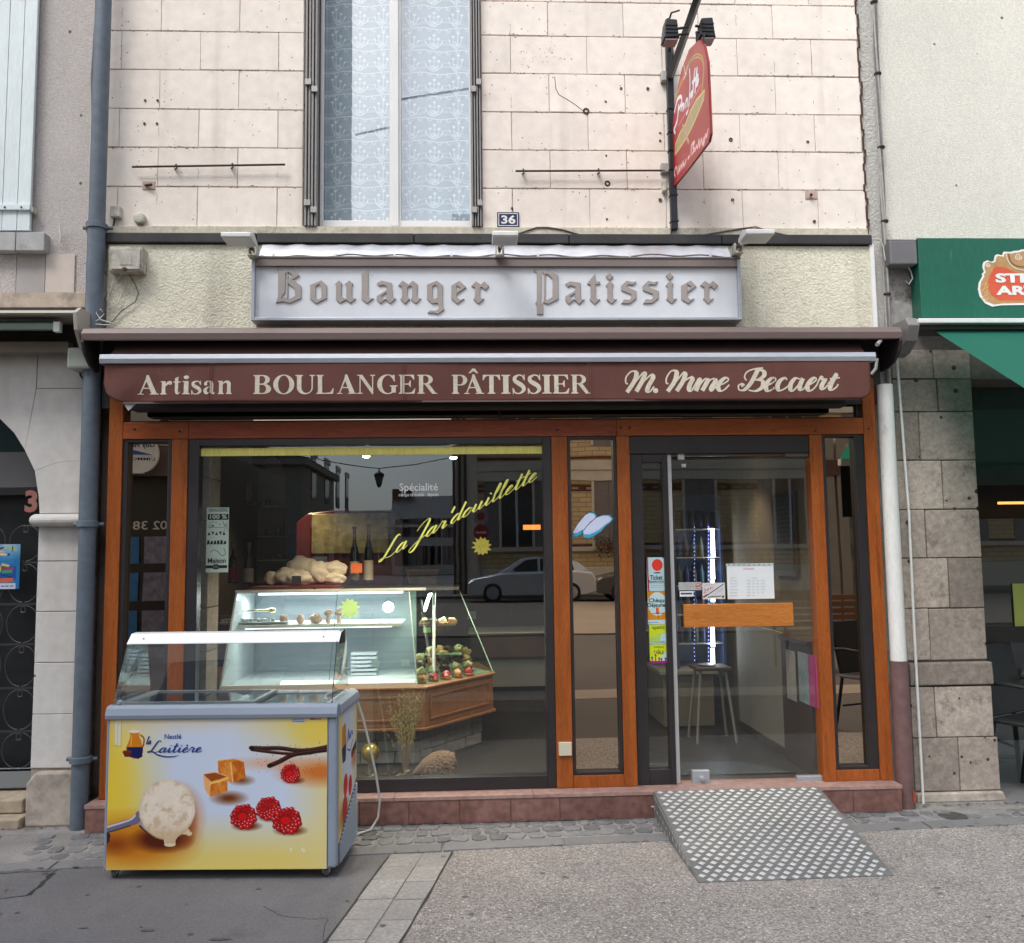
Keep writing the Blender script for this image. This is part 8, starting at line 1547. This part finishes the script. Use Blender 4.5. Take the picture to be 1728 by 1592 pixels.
for (ua, ub, va, vb, m, lab) in ((1326, 1341, 1098, 1180, mat('pale_poster', (.30, .28, .27), .7, var=.2, vs=(12,)), 'pale poster pinned on the dark dado inside the door'), (1346, 1362, 1102, 1185, mat('teal_poster', (.14, .25, .28), .6, col2=(.35, .35, .38), var=.3, vs=(15,)), 'teal poster in the middle of the dark dado'), (1363, 1376, 1106, 1192, mat('magenta_poster', (.42, .05, .20), .6, var=.1), 'magenta poster nearest the door on the dark dado')):
    y1_, _ = Q(ua, 1100, xwr-.035); y0_, _ = Q(ub, 1100, xwr-.035); za, zb = Q((ua+ub)/2, va, xwr-.035)[1], Q((ua+ub)/2, vb, xwr-.035)[1]; tag(box('poster', xwr-.036, xwr-.032, y0_, y1_, zb, za, m), lab, 'poster')
lw = T('pale_wall_panel', 'pale grey wall panel with a dark skirting inside the door', 'panel', (xwr, 1, IZ)); yq = Q(1238, 1150, xwr-.01)[0]
box('panel', xwr-.02, xwr-.001, yp0+.012, 1.6, IZ+.06, Q(1300, 1062, xwr)[1], M_lightw, lw); box('skirting', xwr-.025, xwr-.001, yp0+.012, 1.6, IZ, IZ+.06, MATS['dark_dado'], lw)
fr_ = T('drinks_fridge', 'glass fronted drinks fridge with a bright vertical light strip inside the door', 'fridge', (1.85, 1.9, .5))
yf = 1.7; fx0, fx1 = WX(1147, 1000, yf), WX(1212, 1000, yf); fz0, fz1 = WZ(1180, 1132, yf), WZ(1180, 862, yf)
M_fblue = mat('fridge_blue', (.03, .05, .12), .4, var=.3, vs=(6,)); k = MB(); k.box(fx0-.02, fx1+.03, yf+.45, yf+.5, fz0, fz1); k.box(fx0-.05, fx0-.02, yf, yf+.5, fz0, fz1); k.box(fx1+.03, fx1+.05, yf, yf+.5, fz0, fz1); k.box(fx0-.05, fx1+.05, yf, yf+.5, fz1, fz1+.12); k.box(fx0-.05, fx1+.05, yf, yf+.5, fz0-.04, fz0); k.build('cabinet', M_fblue, fr_)
for i, z in enumerate(np.linspace(fz0+.2, fz1-.15, 5)):
    box('shelf', fx0-.02, fx1+.03, yf+.03, yf+.44, z, z+.008, M_steel, fr_)
    for q in range(5): 
        x = fx0+.02+q*(fx1-fx0)/5; MB().lathe([(.022, 0), (.026, .005), (.026, .10), (.012, .14), (.012, .16)], (x, yf+.1, z+.009), 10).build('can', mat(('can_red', 'can_teal', 'can_yellow', 'can_blue')[(q+i) % 4], ((.03, .01, .02), (.01, .03, .05), (.05, .05, .03), (.01, .015, .06))[(q+i) % 4], .35), fr_, smooth=True)
M_led = emit('white_led', (.80, .90, 1), 5)
uxl = WX(1203, 1000, yf)
for a, b in ((892, 940), (944, 978), (1058, 1092), (1095, 1120), (980, 1016)): pbox('light_strip', 1200, a, 1206, b, yf-.01, yf+.0, M_led, fr_)
M_led2 = emit('blue_led', (.25, .30, .9), 1.2); k = MB()
for i in range(34):
    v = 890+i*6.8; x, z = W(1196, v, yf-.01); k.box(x-.004, x+.004, yf-.01, yf-.002, z-.006, z+.006); x, z = W(1172+.5*math.sin(i), v, yf-.01); k.box(x-.002, x+.002, yf-.01, yf-.002, z-.004, z+.004)
k.build('led_dots', M_led2, fr_)
fl = bpy.data.lights.new('fridge_light', 'AREA'); fl.energy = .5; fl.size = .05; fl.shape = 'RECTANGLE'; fl.size_y = 1.1; fl.color = (.75, .85, 1); fo = bpy.data.objects.new('fridge_light', fl); COL.objects.link(fo); fo.location = (uxl, yf+.02, (fz0+fz1)/2); fo.rotation_euler = (R(-90), 0, R(30))
bn = T('side_cabinet', 'beige low cabinet under the drinks fridge', 'cabinet', (1.7, 1.9, IZ)); x0, x1 = WX(1113, 1150, 1.6), WX(1205, 1150, 1.6); box('body', x0+.03, x1, 1.62, 2.2, IZ+.02, WZ(1150, 1132, 1.6)-.03, mat('beige_cabinet', (.15, .125, .09), .6, var=.08), bn); box('top', x0, x1+.03, 1.58, 2.2, WZ(1150, 1132, 1.6)-.029, WZ(1150, 1132, 1.6), M_lightw, bn, .003)
st_ = T('bar_stool', 'pale grey legged stool standing inside the glass door', 'stool', (WX(1205, 1150, 1.1), 1.2, IZ), world=False); k = MB(); hh = .50
MB().box(-.13, .13, -.12, .12, hh, hh+.025).build('seat', MATS['dark_dado'], st_, .008); MB().lathe([(.05, hh+.026), (.07, hh+.035), (.02, hh+.045)], (-.02, 0, 0), 16).build('cushion_button', M_steel, st_, smooth=True)
for a, b in ((-1, -1), (1, -1), (1, 1), (-1, 1)): MB().tube([(a*.09, b*.08, hh), (a*.14, b*.13, 0)], .011, 8).build('leg', M_lightw, st_, smooth=True)
# ceiling spots (lit)
M_spot = emit('warm_spot', (1, .88, .68), 14)
for i, (u, v, y, e) in enumerate(((618, 771, .45, 34), (765, 773, .5, 30), (1105, 765, .6, 12), (480, 765, 2.2, 20), (1290, 762, 1.0, 15), (885, 888, 2.6, 0))):
    if e == 0: continue
    x, z = W(u, v, y); z = min(z, 2.58); x = min(x, 1.85); t = T('ceiling_spot', 'small lit ceiling spot %s' % ('above the brass panel', 'near the top right of the display window', 'just above the narrow door leaf', 'over the back shelves', 'shining on the menu board wall')[i], 'ceiling lamp', (x, y, z), 0, 'ceiling spots', world=False)
    MB().lathe([(.032, .0), (.04, .015), (.03, .05), (.008, .06)], (0, 0, .004), 16).build('housing', M_dark, t, smooth=True); MB().blob((0, 0, 0), (.024, .024, .009), 0, 0, 1, 2).build('bulb', M_spot, t, smooth=True)
    MB().tube([(0, 0, .06), (0, 0, max(.07, 2.62-z))], .006, 6).build('stem', M_dark, t)
    L_ = bpy.data.lights.new('spot_light', 'SPOT'); L_.energy = e; L_.color = (1, .82, .6); L_.spot_size = R(120); L_.spot_blend = .7; L_.shadow_soft_size = .04; o = bpy.data.objects.new('spot_light', L_); COL.objects.link(o); o.location = (x, y, z-.03)
    if i == 4: o.rotation_euler = (0, R(20), 0)
t = tag(pbox('heat_lamp', 883, 886, 912, 894, 2.9, 2.92, emit('orange_heat_lamp', (1, .22, .04), 1.0)), 'glowing orange heat lamp at the back right of the shop', 'lamp')
# ================================================================ the square behind the photographer (seen mirrored in the glass)
def rx(u, dist): return WX(u, 930, dist)               # x of a thing mirrored at this distance behind the pane
def rz_(u, v, dist): return WZ(u, v, dist)
M_bry = mat('yellow_brick', (.62, .43, .20), .85, var=.12, vs=(1.2, 20))
def brickmat():
    m = M_bry; t = m.node_tree; b = t.nodes['Principled BSDF']; bt = nn(t, 'ShaderNodeTexBrick'); mp = nn(t, 'ShaderNodeMapping'); tc = nn(t, 'ShaderNodeTexCoord'); mp.inputs['Rotation'].default_value = (R(90), 0, 0); t.links.new(tc.outputs['Object'], mp.inputs[0]); t.links.new(mp.outputs[0], bt.inputs['Vector'])
    bt.inputs['Color1'].default_value = (.84, .62, .33, 1); bt.inputs['Color2'].default_value = (.72, .50, .24, 1); bt.inputs['Mortar'].default_value = (.44, .36, .26, 1); bt.inputs['Scale'].default_value = 1; bt.inputs['Mortar Size'].default_value = .02; bt.inputs['Brick Width'].default_value = .5; bt.inputs['Row Height'].default_value = .17; t.links.new(bt.outputs[0], b.inputs['Base Color'])
brickmat()
M_limf = mat('pale_stone_trim', (.78, .70, .56), .8, var=.1, vs=(2,)); M_shf = mat('grey_louvred_shutter', (.26, .22, .21), .6, var=.1, vs=(2, 40), vec=(.2, .2, 6)); M_redbr = mat('red_brick_band', (.16, .05, .03), .85, var=.2, vs=(8,)); M_win = mat('far_window_glass', (.03, .04, .05), .08, var=.1); M_slate = mat('slate_roof', (.085, .09, .105), .6, var=.15, vs=(1, 10)); M_slatef = M_slate
D = 28.0; YB2 = -D
ob = T('brick_building', 'yellow brick building with pale stone bands and grey shutters across the square', 'building', (10, YB2-4, 0))
X0 = rx(772, D); X1 = 34; zB = lambda v: rz_(1000, v, D)
box('wall', X0, X1, YB2-8, YB2, 0, 13, M_bry, ob); box('corner_pier', X0-.05, X0+.75, YB2, YB2+.12, 0, 13, M_limf, ob, .02); box('stone_base', X0+.751, X1, YB2, YB2+.10, 0, zB(958), M_limf, ob, .02)
for a, b, d_ in ((930, 922, .16), (812, 795, .10), (795, 779, .16), (700, 690, .2)): box('stone_band', X0+.751, X1, YB2, YB2+d_, zB(a), zB(b)-.005, M_limf, ob, .02)
for a, b in ((822, 818), (829, 826), (924-2, 918), (776, 772)): box('brick_band', X0+.751, X1, YB2, YB2+.03, zB(a), zB(b), M_redbr, ob)
k = MB(); 
for i in range(60): x = X0+1+i*.5; k.box(x, x+.25, YB2, YB2+.035, zB(825.5), zB(822.5))
k.build('brick_dentils', M_redbr, ob)
xw = []
for i in range(9):
    xc = rx(1028, D)+(i-2)*3.4
    if xc-.7 < X0+.8: continue
    for (zlo, zhi) in ((zB(922), zB(812)), (zB(778)+.55, zB(778)+3.2)):
        hw = .55; f = MB(); f.box(xc-hw-.1, xc-hw, YB2, YB2+.08, zlo, zhi); f.box(xc+hw, xc+hw+.1, YB2, YB2+.08, zlo, zhi); f.box(xc-hw-.1, xc+hw+.1, YB2, YB2+.08, zhi, zhi+.2); w_ = f.build('window', M_limf, ob, .01)
        if i in (2, 3): 
            for s in (-1, 1): box('shutter', xc+(s*hw if s < 0 else 0.01), xc+(0 if s < 0 else hw), YB2, YB2+.05, zlo, zhi, M_shf, w_, .005)
        else:
            box('pane', xc-hw, xc+hw, YB2, YB2+.02, zlo, zhi, M_win, w_); box('glazing_bar', xc-.04, xc+.04, YB2+.02, YB2+.05, zlo, zhi, M_whitep, w_); box('shutter', xc-hw-.65, xc-hw-.1, YB2+.0, YB2+.05, zlo, zhi, M_shf, w_); box('shutter', xc+hw+.1, xc+hw+.65, YB2, YB2+.05, zlo, zhi, M_shf, w_)
box('cornice', X0-.3, X1, YB2, YB2+.5, 12.6, 13, M_limf, ob, .03)
k = MB(); k.prism([(YB2+.3, 13.001), (YB2-4, 16), (YB2-8, 13.001)], X0-.2, X1, 'x'); k.build('roof', M_slate, ob)
for i in range(3): MB().tube([(X0-.1-.0+.14*i*0+.2*i, YB2+.2, 0), (X0-.1+.2*i, YB2+.2, 12.6)], .05, 8).build('downpipe', mat('dark_downpipe', (.08, .06, .05), .5), ob)
# geranium box under the shuttered window
t = T('flower_box', 'window box of white and red geraniums on the brick building', 'flower box', (rx(1030, D), YB2+.25, zB(925)), world=False)
MB().box(-.55, .6, -.1, .12, -.02, .16).build('box', mat('terracotta', (.25, .10, .06), .8), t)
for m_, n_, nm in ((mat('geranium_leaf', (.05, .10, .03), .7, var=.3), 200, 'foliage'), (mat('white_petal', (.6, .55, .5), .6), 60, 'white_blossom'), (mat('red_petal', (.45, .03, .05), .6), 50, 'red_blossom')):
    k = MB()
    for i in range(n_): c = Vector((rr.gauss(0, .3), rr.uniform(-.1, .25), rr.gauss(.05, .18))); d = Vector((rr.uniform(-1, 1), rr.uniform(-1, 1), rr.uniform(-1, 1)))*.06; e = Vector((rr.uniform(-1, 1), rr.uniform(-1, 1), rr.uniform(-1, 1)))*.06; k.add([c, c+d, c+d+e, c+e], [(0, 1, 2, 3)])
    k.build(nm, m_, t)
# stone house on the left of the gap and low slate houses beyond
M_gst = mat('grey_limestone_far', (.30, .28, .25), .85, var=.1, vs=(.6, 8))
def house(label, x0, x1, y0, y1, zw, zr_, m, wins, roofm=M_slate, ridge='x', chim=()):
    t = T('house', label, 'building', ((x0+x1)/2, (y0+y1)/2, 0)); box('wall', x0, x1, y0, y1, 0, zw, m, t)
    ym, xm_ = (y0+y1)/2, (x0+x1)/2
    if ridge == 'x': MB().prism([(y0-.3, zw+.001), (ym, zr_), (y1+.3, zw+.001)], x0-.2, x1+.2, 'x').build('roof', roofm, t)
    else: MB().prism([(x0-.3, zw+.001), (xm_, zr_), (x1+.3, zw+.001)], y0-.2, y1+.2, 'y').build('roof', roofm, t)
    box('cornice', x0-.25, x1+.25, y0-.25, y1+.25, zw-.25, zw, M_limf if m != M_gst else M_gst, t)
    for (side, a, z0, w_, h) in wins:
        if side == 'f': f = box('window', a-w_/2, a+w_/2, y1-.02, y1+.04, z0, z0+h, M_win, t); box('frame', a-.04, a+.04, y1+.04, y1+.06, z0, z0+h, M_whitep, f); k = MB(); [k.box(a+s*(w_/2+.3)-.3, a+s*(w_/2+.3)+.3, y1, y1+.06, z0, z0+h) for s in (-1, 1)]; k.build('shutters', M_shf, f)
        else: f = box('window', x1-.02, x1+.04, a-w_/2, a+w_/2, z0, z0+h, M_win, t); box('surround', x1, x1+.08, a-w_/2-.2, a+w_/2+.2, z0+h, z0+h+.25, M_limf, f)
    for cx, cz in chim: box('chimney', cx-.35, cx+.35, ym-.4, ym+.4, zw, cz, mat('brick_chimney', (.20, .10, .07), .85, var=.2), t)
    return t
d1, d2 = 32., 40.5
xs1_ = rx(510, d1); zc1 = rz_(510, 775, d1)
house('grey stone townhouse with dark windows at the left of the gap', xs1_-14, xs1_, -d2, -d1, zc1, zc1+2.0, M_gst, [('s', -d1-2.5-i*3.6, .9+j*3.1, 1.1, 1.9) for i in range(4) for j in range(2)]+[('f', xs1_-2-i*3, .9+j*3.1, 1.1, 1.9) for i in range(4) for j in range(2)], ridge='y')
d3 = 68.
house('low white house with slate roof and paired chimneys beyond the square', rx(662, d3), rx(792, d3), -d3-8, -d3, rz_(720, 885, d3), rz_(720, 838, d3+4), mat('far_white_render', (.62, .60, .55), .85, var=.06), [('f', rx(u, d3), z0, 1.1, 1.5) for u in (692, 714, 745, 770) for z0 in (.8, 3.0)], chim=((rx(670, d3+4), rz_(670, 826, d3+4)), (rx(676, d3+4)+.6, rz_(670, 828, d3+4))))
house('long low dark roofed house filling the middle of the far side', rx(540, d3+3), rx(661, d3+3), -d3-10, -d3-3, rz_(600, 905, d3), rz_(600, 859, d3+4), mat('far_grey_render', (.40, .38, .35), .85, var=.06), [('f', rx(u, d3+3), .8, 1.1, 1.5) for u in (560, 600, 640)])
# estate agency close by on the left
DA = 8.6; xA1 = rx(430, DA)-.75; ag = T('estate_agency', 'dark glazed estate agency front with a round white sign across the street on the left', 'shop', (xA1-4, -DA-3, 0))
box('wall', xA1-9, xA1, -DA-3, -DA, 3.2, 15, mat('agency_render', (.36, .33, .30), .9, var=.08, vs=(1,)), ag); box('shop_wall', xA1-9, xA1, -DA-6, -DA-.3, 0, 3.198, M_bar, ag); box('corner_pier', xA1-.35, xA1, -DA-.3, -DA+.02, 0, 3.198, MATS['agency_render'], ag)
box('fascia', xA1-9, xA1-.36, -DA-.3, -DA, 2.75, 3.19, mat('agency_fascia', (.16, .12, .10), .6, var=.1), ag)
for i in range(3): 
    for j in range(2): xx = xA1-1.9-i*2.2; f = box('window', xx-.5, xx+.5, -DA-.0, -DA+.05, 4.2+j*3, 6+j*3, M_win, ag, .01); box('shutter', xx-1.05, xx-.52, -DA, -DA+.04, 4.2+j*3, 6+j*3, M_shf, f); box('shutter', xx+.52, xx+1.05, -DA, -DA+.04, 4.2+j*3, 6+j*3, M_shf, f)
YA = -DA+.25; da = DA-.25
sx0, sx1 = rx(150, da), rx(268, da); sz0, sz1 = rz_(240, 800, da), rz_(240, 735, da)
pts = [(sx0, sz0), (sx1-.22, sz0)]+arcp(sx1-.30, (sz0+sz1)/2-.0, .30, (sz1-sz0)/2, -75, 60, 10)+[(sx1-.05, sz1), (sx0, sz1)]
t = T('agency_sign', 'white rounded estate agency sign with a blue roof mark', 'sign', ((sx0+sx1)/2, YA, sz0)); MB().prism(pts, YA-.04, YA+.02).build('board', M_whitep, t, .01)
def rtext(s, u0, v0, u1, v1, y, m, par, bold=.02):
    """reads correctly to someone standing at the shop and looking at the far side; mirrored in the glass"""
    d = -y; xa, xb = rx(u0, d), rx(u1, d); za, zb = rz_((u0+u1)/2, v1, d), rz_((u0+u1)/2, v0, d); return text('lettering', s, (xb, y, za), (xa-xb, 0, 0), (0, 0, zb-za), m, par, bold)
M_navy = mat('agency_navy', (.02, .02, .06), .5); M_ablue = mat('agency_blue', (.02, .10, .42), .5)
rtext('Guy Hoquet', 196, 748, 261, 759, YA+.024, M_navy, t); rtext("L'IMMOBILIER", 190, 773, 261, 778, YA+.024, M_navy, t, .01)
x0, x1 = rx(258, da), rx(196, da); MB().prism([(x0, rz_(240, 769, da)), (x1, rz_(240, 769, da)), ((x0+x1)/2-.08, rz_(240, 759, da))], YA+.021, YA+.026).build('roof_mark', M_ablue, t)
rtext('02 38 4', 208, 880, 284, 894, -DA-.29, M_whitep, ag, .01)
k = 0
for j, v in enumerate((906, 968, 1030, 1092)):
    for i, (u0, u1, m) in enumerate(((188, 239, mat('blue_listing', (.02, .13, .36), .5, col2=(.05, .22, .5), vs=(12,))), (247, 284, mat('violet_listing', (.10, .10, .22), .5, col2=(.35, .33, .38), vs=(9,))))):
        dd = DA+.28; xa, xb = rx(u0, dd), rx(u1, dd); k += 1
        tag(box('listing_card', xa, xb, -dd, -dd+.01, rz_(230, v+46, dd), rz_(230, v, dd), m), '%s property card in row %s of the agency window' % (('blue', 'violet')[i], ('one', 'two', 'three', 'four')[j]), 'property card', 'property cards in the agency window')
# hanging street lantern on its span wire
dl = 26.; xl_, zl_ = rx(640, dl), rz_(640, 792, dl)
tr('span_wire', 'thin sagging street wire carrying the lantern over the square', 'wire', [(rx(u, dl), -dl, rz_(u, v, dl)) for u, v in ((430, 752), (505, 770), (570, 782), (620, 789), (640, 791), (700, 785), (765, 772), (800, 764))], .016, M_dark)
tr('span_wire', 'upper decorative wire crossing high over the square, seen in the upstairs panes', 'wire', [P3x for P3x in [(WX(u, v, 20), -20, WZ(u, v, 20)) for u, v in ((420, 205), (560, 183), (680, 162), (800, 143), (900, 125))]], .035, M_dark)
t = T('street_lantern', 'black lantern hanging from a wire above the square', 'street lamp', (xl_, -dl, zl_), world=False)
MB().lathe([(.02, 0), (.03, -.08), (.16, -.16), (.19, -.22), (.17, -.25)], (0, 0, 0), 8).build('cap', M_blk, t); MB().lathe([(.16, -.25), (.10, -.52), (.08, -.54)], (0, 0, 0), 8).build('lantern_glass', mat('dim_lantern_glass', (.10, .10, .10), .2), t); MB().lathe([(.10, -.54), (.06, -.60), (.02, -.64)], (0, 0, 0), 8).build('finial', M_blk, t)
# road signs
ds = 25.5; xs_ = rx(812, ds); t = T('road_sign', 'pole with a round red no entry disc under a square sign', 'road sign', (xs_, -ds, 0)); MB().tube([(xs_, -ds-.05, 0), (xs_, -ds-.05, rz_(812, 858, ds))], .035, 10).build('post', mat('grey_post', (.3, .3, .3), .5, metal=.4), t)
za = rz_(812, 899, ds); MB().lathe([(.26, -.01), (.26, .01)], (xs_, -ds, za), 28, 'y').build('disc', mat('sign_red', (.45, .02, .03), .4), t); box('bar', xs_-.18, xs_+.18, -ds+.011, -ds+.02, za-.035, za+.035, M_whitep, t)
zb = rz_(812, 872, ds); box('plate', xs_-.24, xs_+.24, -ds-.01, -ds+.01, zb-.22, zb+.22, mat('sign_grey', (.35, .35, .36), .5), t, .01); MB().lathe([(.14, .0105), (.14, .018)], (xs_, -ds, zb), 24, 'y').build('blank_disc', MATS['sign_red'], t)
# parked cars
def car(label, x, y, rz, pm, L_=4.1, Wd_=1.68):
    t = T('parked_car', label, 'car', (x, y, -.006), rz, 'cars parked across the square', world=False)
    prof = [(.0, .30), (.02, .62), (.22, .74), (.95, .90), (1.10, .93), (3.55, .97), (3.98, .90), (4.1, .70), (4.1, .32), (3.75, .22), (.45, .22)]
    k = MB(); n = len(prof); secs = [(-1, .93, .0), (-.92, 1, 0), (.92, 1, 0), (1, .93, 0)]; vs = []
    for s, f, _ in secs: vs += [(2.05+(a-2.05)*(1 if f == 1 else .985), s*Wd_/2, .22+(b-.22)*f) for a, b in prof]
    fs = [tuple(range(n)), tuple(3*n+i for i in range(n-1, -1, -1))]+[(j*n+i, (j+1)*n+i, (j+1)*n+(i+1) % n, j*n+(i+1) % n) for j in range(3) for i in range(n)]; k.add(vs, fs); bd = k.build('body', pm, t, .02)
    cab = [(1.0, .91), (1.75, 1.36), (2.1, 1.43), (3.1, 1.41), (3.55, 1.22), (3.85, .95)]; k = MB(); vs = []; n = len(cab)
    for s, f in ((-1, .0), (1, .0)): vs += [(a, s*(Wd_/2-.06-.16*(b-.9)/.5), b) for a, b in cab]
    k.add(vs, [tuple(range(n)), tuple(n+i for i in range(n-1, -1, -1))]+[(i, n+i, n+(i+1) % n, (i+1) % n) for i in range(n)]); k.build('cabin', pm, t, .02)
    M_cg = mat('car_glass', (.015, .02, .025), .06, var=.1)
    for s in (-1, 1):
        yy = lambda b: s*(Wd_/2-.055-.16*(b-.9)/.5)
        for nm, pl in (('side_window', [(1.35, .97), (1.85, 1.32), (2.22, 1.36), (2.22, .97)]), ('side_window', [(2.30, .97), (2.30, 1.36), (3.02, 1.35), (3.35, 1.2), (3.4, .97)])): MB().add([(a, yy(b)+s*.004, b) for a, b in pl], [tuple(range(len(pl)))]).build(nm, M_cg, t)
        for xw_ in (.80, 3.30):
            MB().lathe([(.34, .0), (.345, .12)], (xw_, s*Wd_/2-(.13 if s > 0 else -.01), .33), 24, 'y').build('wheel_arch', M_dark, t)
            w_ = MB().lathe([(.20, -.01), (.29, -.0), (.305, .03), (.305, .15), (.29, .18), (.20, .18)], (xw_, s*(Wd_/2-.08)-.085, .305), 28, 'y').build('wheel', mat('tyre_rubber', (.02, .02, .02), .8), t, smooth=True); k = MB(); k.lathe([(.03, -.02), (.19, -.015), (.20, .0)], (xw_, s*(Wd_/2-.08)-.085+(.005 if s < 0 else .185), .305), 20, 'y'); k.build('rim', M_alu, w_)
        MB().box(.02, .30, s*.55-.14, s*.55+.14, .60, .72).build('headlight', mat('headlamp', (.5, .5, .5), .15), t, .03)
        MB().blob((1.45, s*(Wd_/2+.06), .98), (.06, .09, .055), 0, 0, 1, 2).build('mirror', pm, t)
    MB().add([(1.06, -.62, .935), (1.06, .62, .935), (1.74, .56, 1.352), (1.74, -.56, 1.352)], [(0, 1, 2, 3)]).build('windscreen', M_cg, t); MB().box(-.02, .02, -.6, .6, .32, .42).build('bumper', M_dark, t, .01)
    return t
M_silver = mat('silver_paint', (.72, .73, .76), .25, metal=.4, var=.03, coat=.5); M_dkc = mat('charcoal_paint', (.12, .12, .11), .25, metal=.4, var=.03, coat=.5)
dcar = 24.2; car('silver hatchback parked across the square facing left', rx(788, dcar), -dcar, 0, M_silver); car('charcoal car parked nose to tail behind the silver hatchback', rx(996, dcar), -dcar, 0, M_dkc)
# terrace furniture just off to the right of the camera, reflected in the right hand pane
dch = 2.15; t = T('bistro_chair', 'black bistro chair on the terrace out in front of the bar', 'chair', (rx(1452, dch)+.05, -dch, 0), R(155), 'black bistro chairs', world=False); chair_parts(t, M_rattan, mat('grey_cushion', (.16, .16, .17), .8))
db = 6.2; xb_ = rx(1418, db); t = T('slatted_bench', 'brown slatted bench with curved iron arms across the pavement', 'bench', (xb_, -db, 0), world=False); M_bslat = mat('brown_bench_slat', (.20, .09, .045), .6, var=.15, vs=(3,), vec=(1, 6, 6))
for i in range(5): MB().box(-.9, .6, -.30-.01*i, -.27-.01*i, .50+i*.085, .565+i*.085).build('slat', M_bslat, t, .005)
for i in range(4): MB().box(-.9, .6, -.24+i*.11, -.15+i*.11, .42, .445).build('seat_slat', M_bslat, t, .005)
for x in (-.85, .55): MB().tube([(x, .2, 0), (x, .19, .42), (x, .12, .62), (x, -.1, .66), (x, -.3, .62)], .02, 8).build('arm', M_blk, t, smooth=True); MB().tube([(x, -.25, 0), (x, -.3, .9)], .02, 8).build('leg', M_blk, t, smooth=True)
# white framed porch and posts across the street on the right
t = T('porch', 'pale framed porch with plants and posts across the street on the right', 'porch', (rx(1425, 12), -12, 0)); 
for u in (1402, 1424, 1466): x = rx(u, 11.5); box('post', x-.10, x+.10, -11.7, -11.5, 0, 3.6, mat('taupe_post', (.30, .26, .22), .7, var=.1), t, .01)
box('beam', rx(1380, 11.5), rx(1500, 11.5), -11.8, -11.45, 2.9, 3.2, mat('brown_beam', (.10, .05, .035), .6), t); box('white_panel', rx(1380, 12), rx(1448, 12), -12.1, -12, rz_(1420, 806, 12), rz_(1420, 763, 12), M_whitep, t); box('back_wall', rx(1370, 12.6), rx(1520, 12.6), -12.8, -12.6, 0, 3.5, mat('dark_green_grey', (.07, .085, .075), .8, col2=(.20, .20, .16), vs=(3,)), t)
# photographer's side: nothing else stands in view
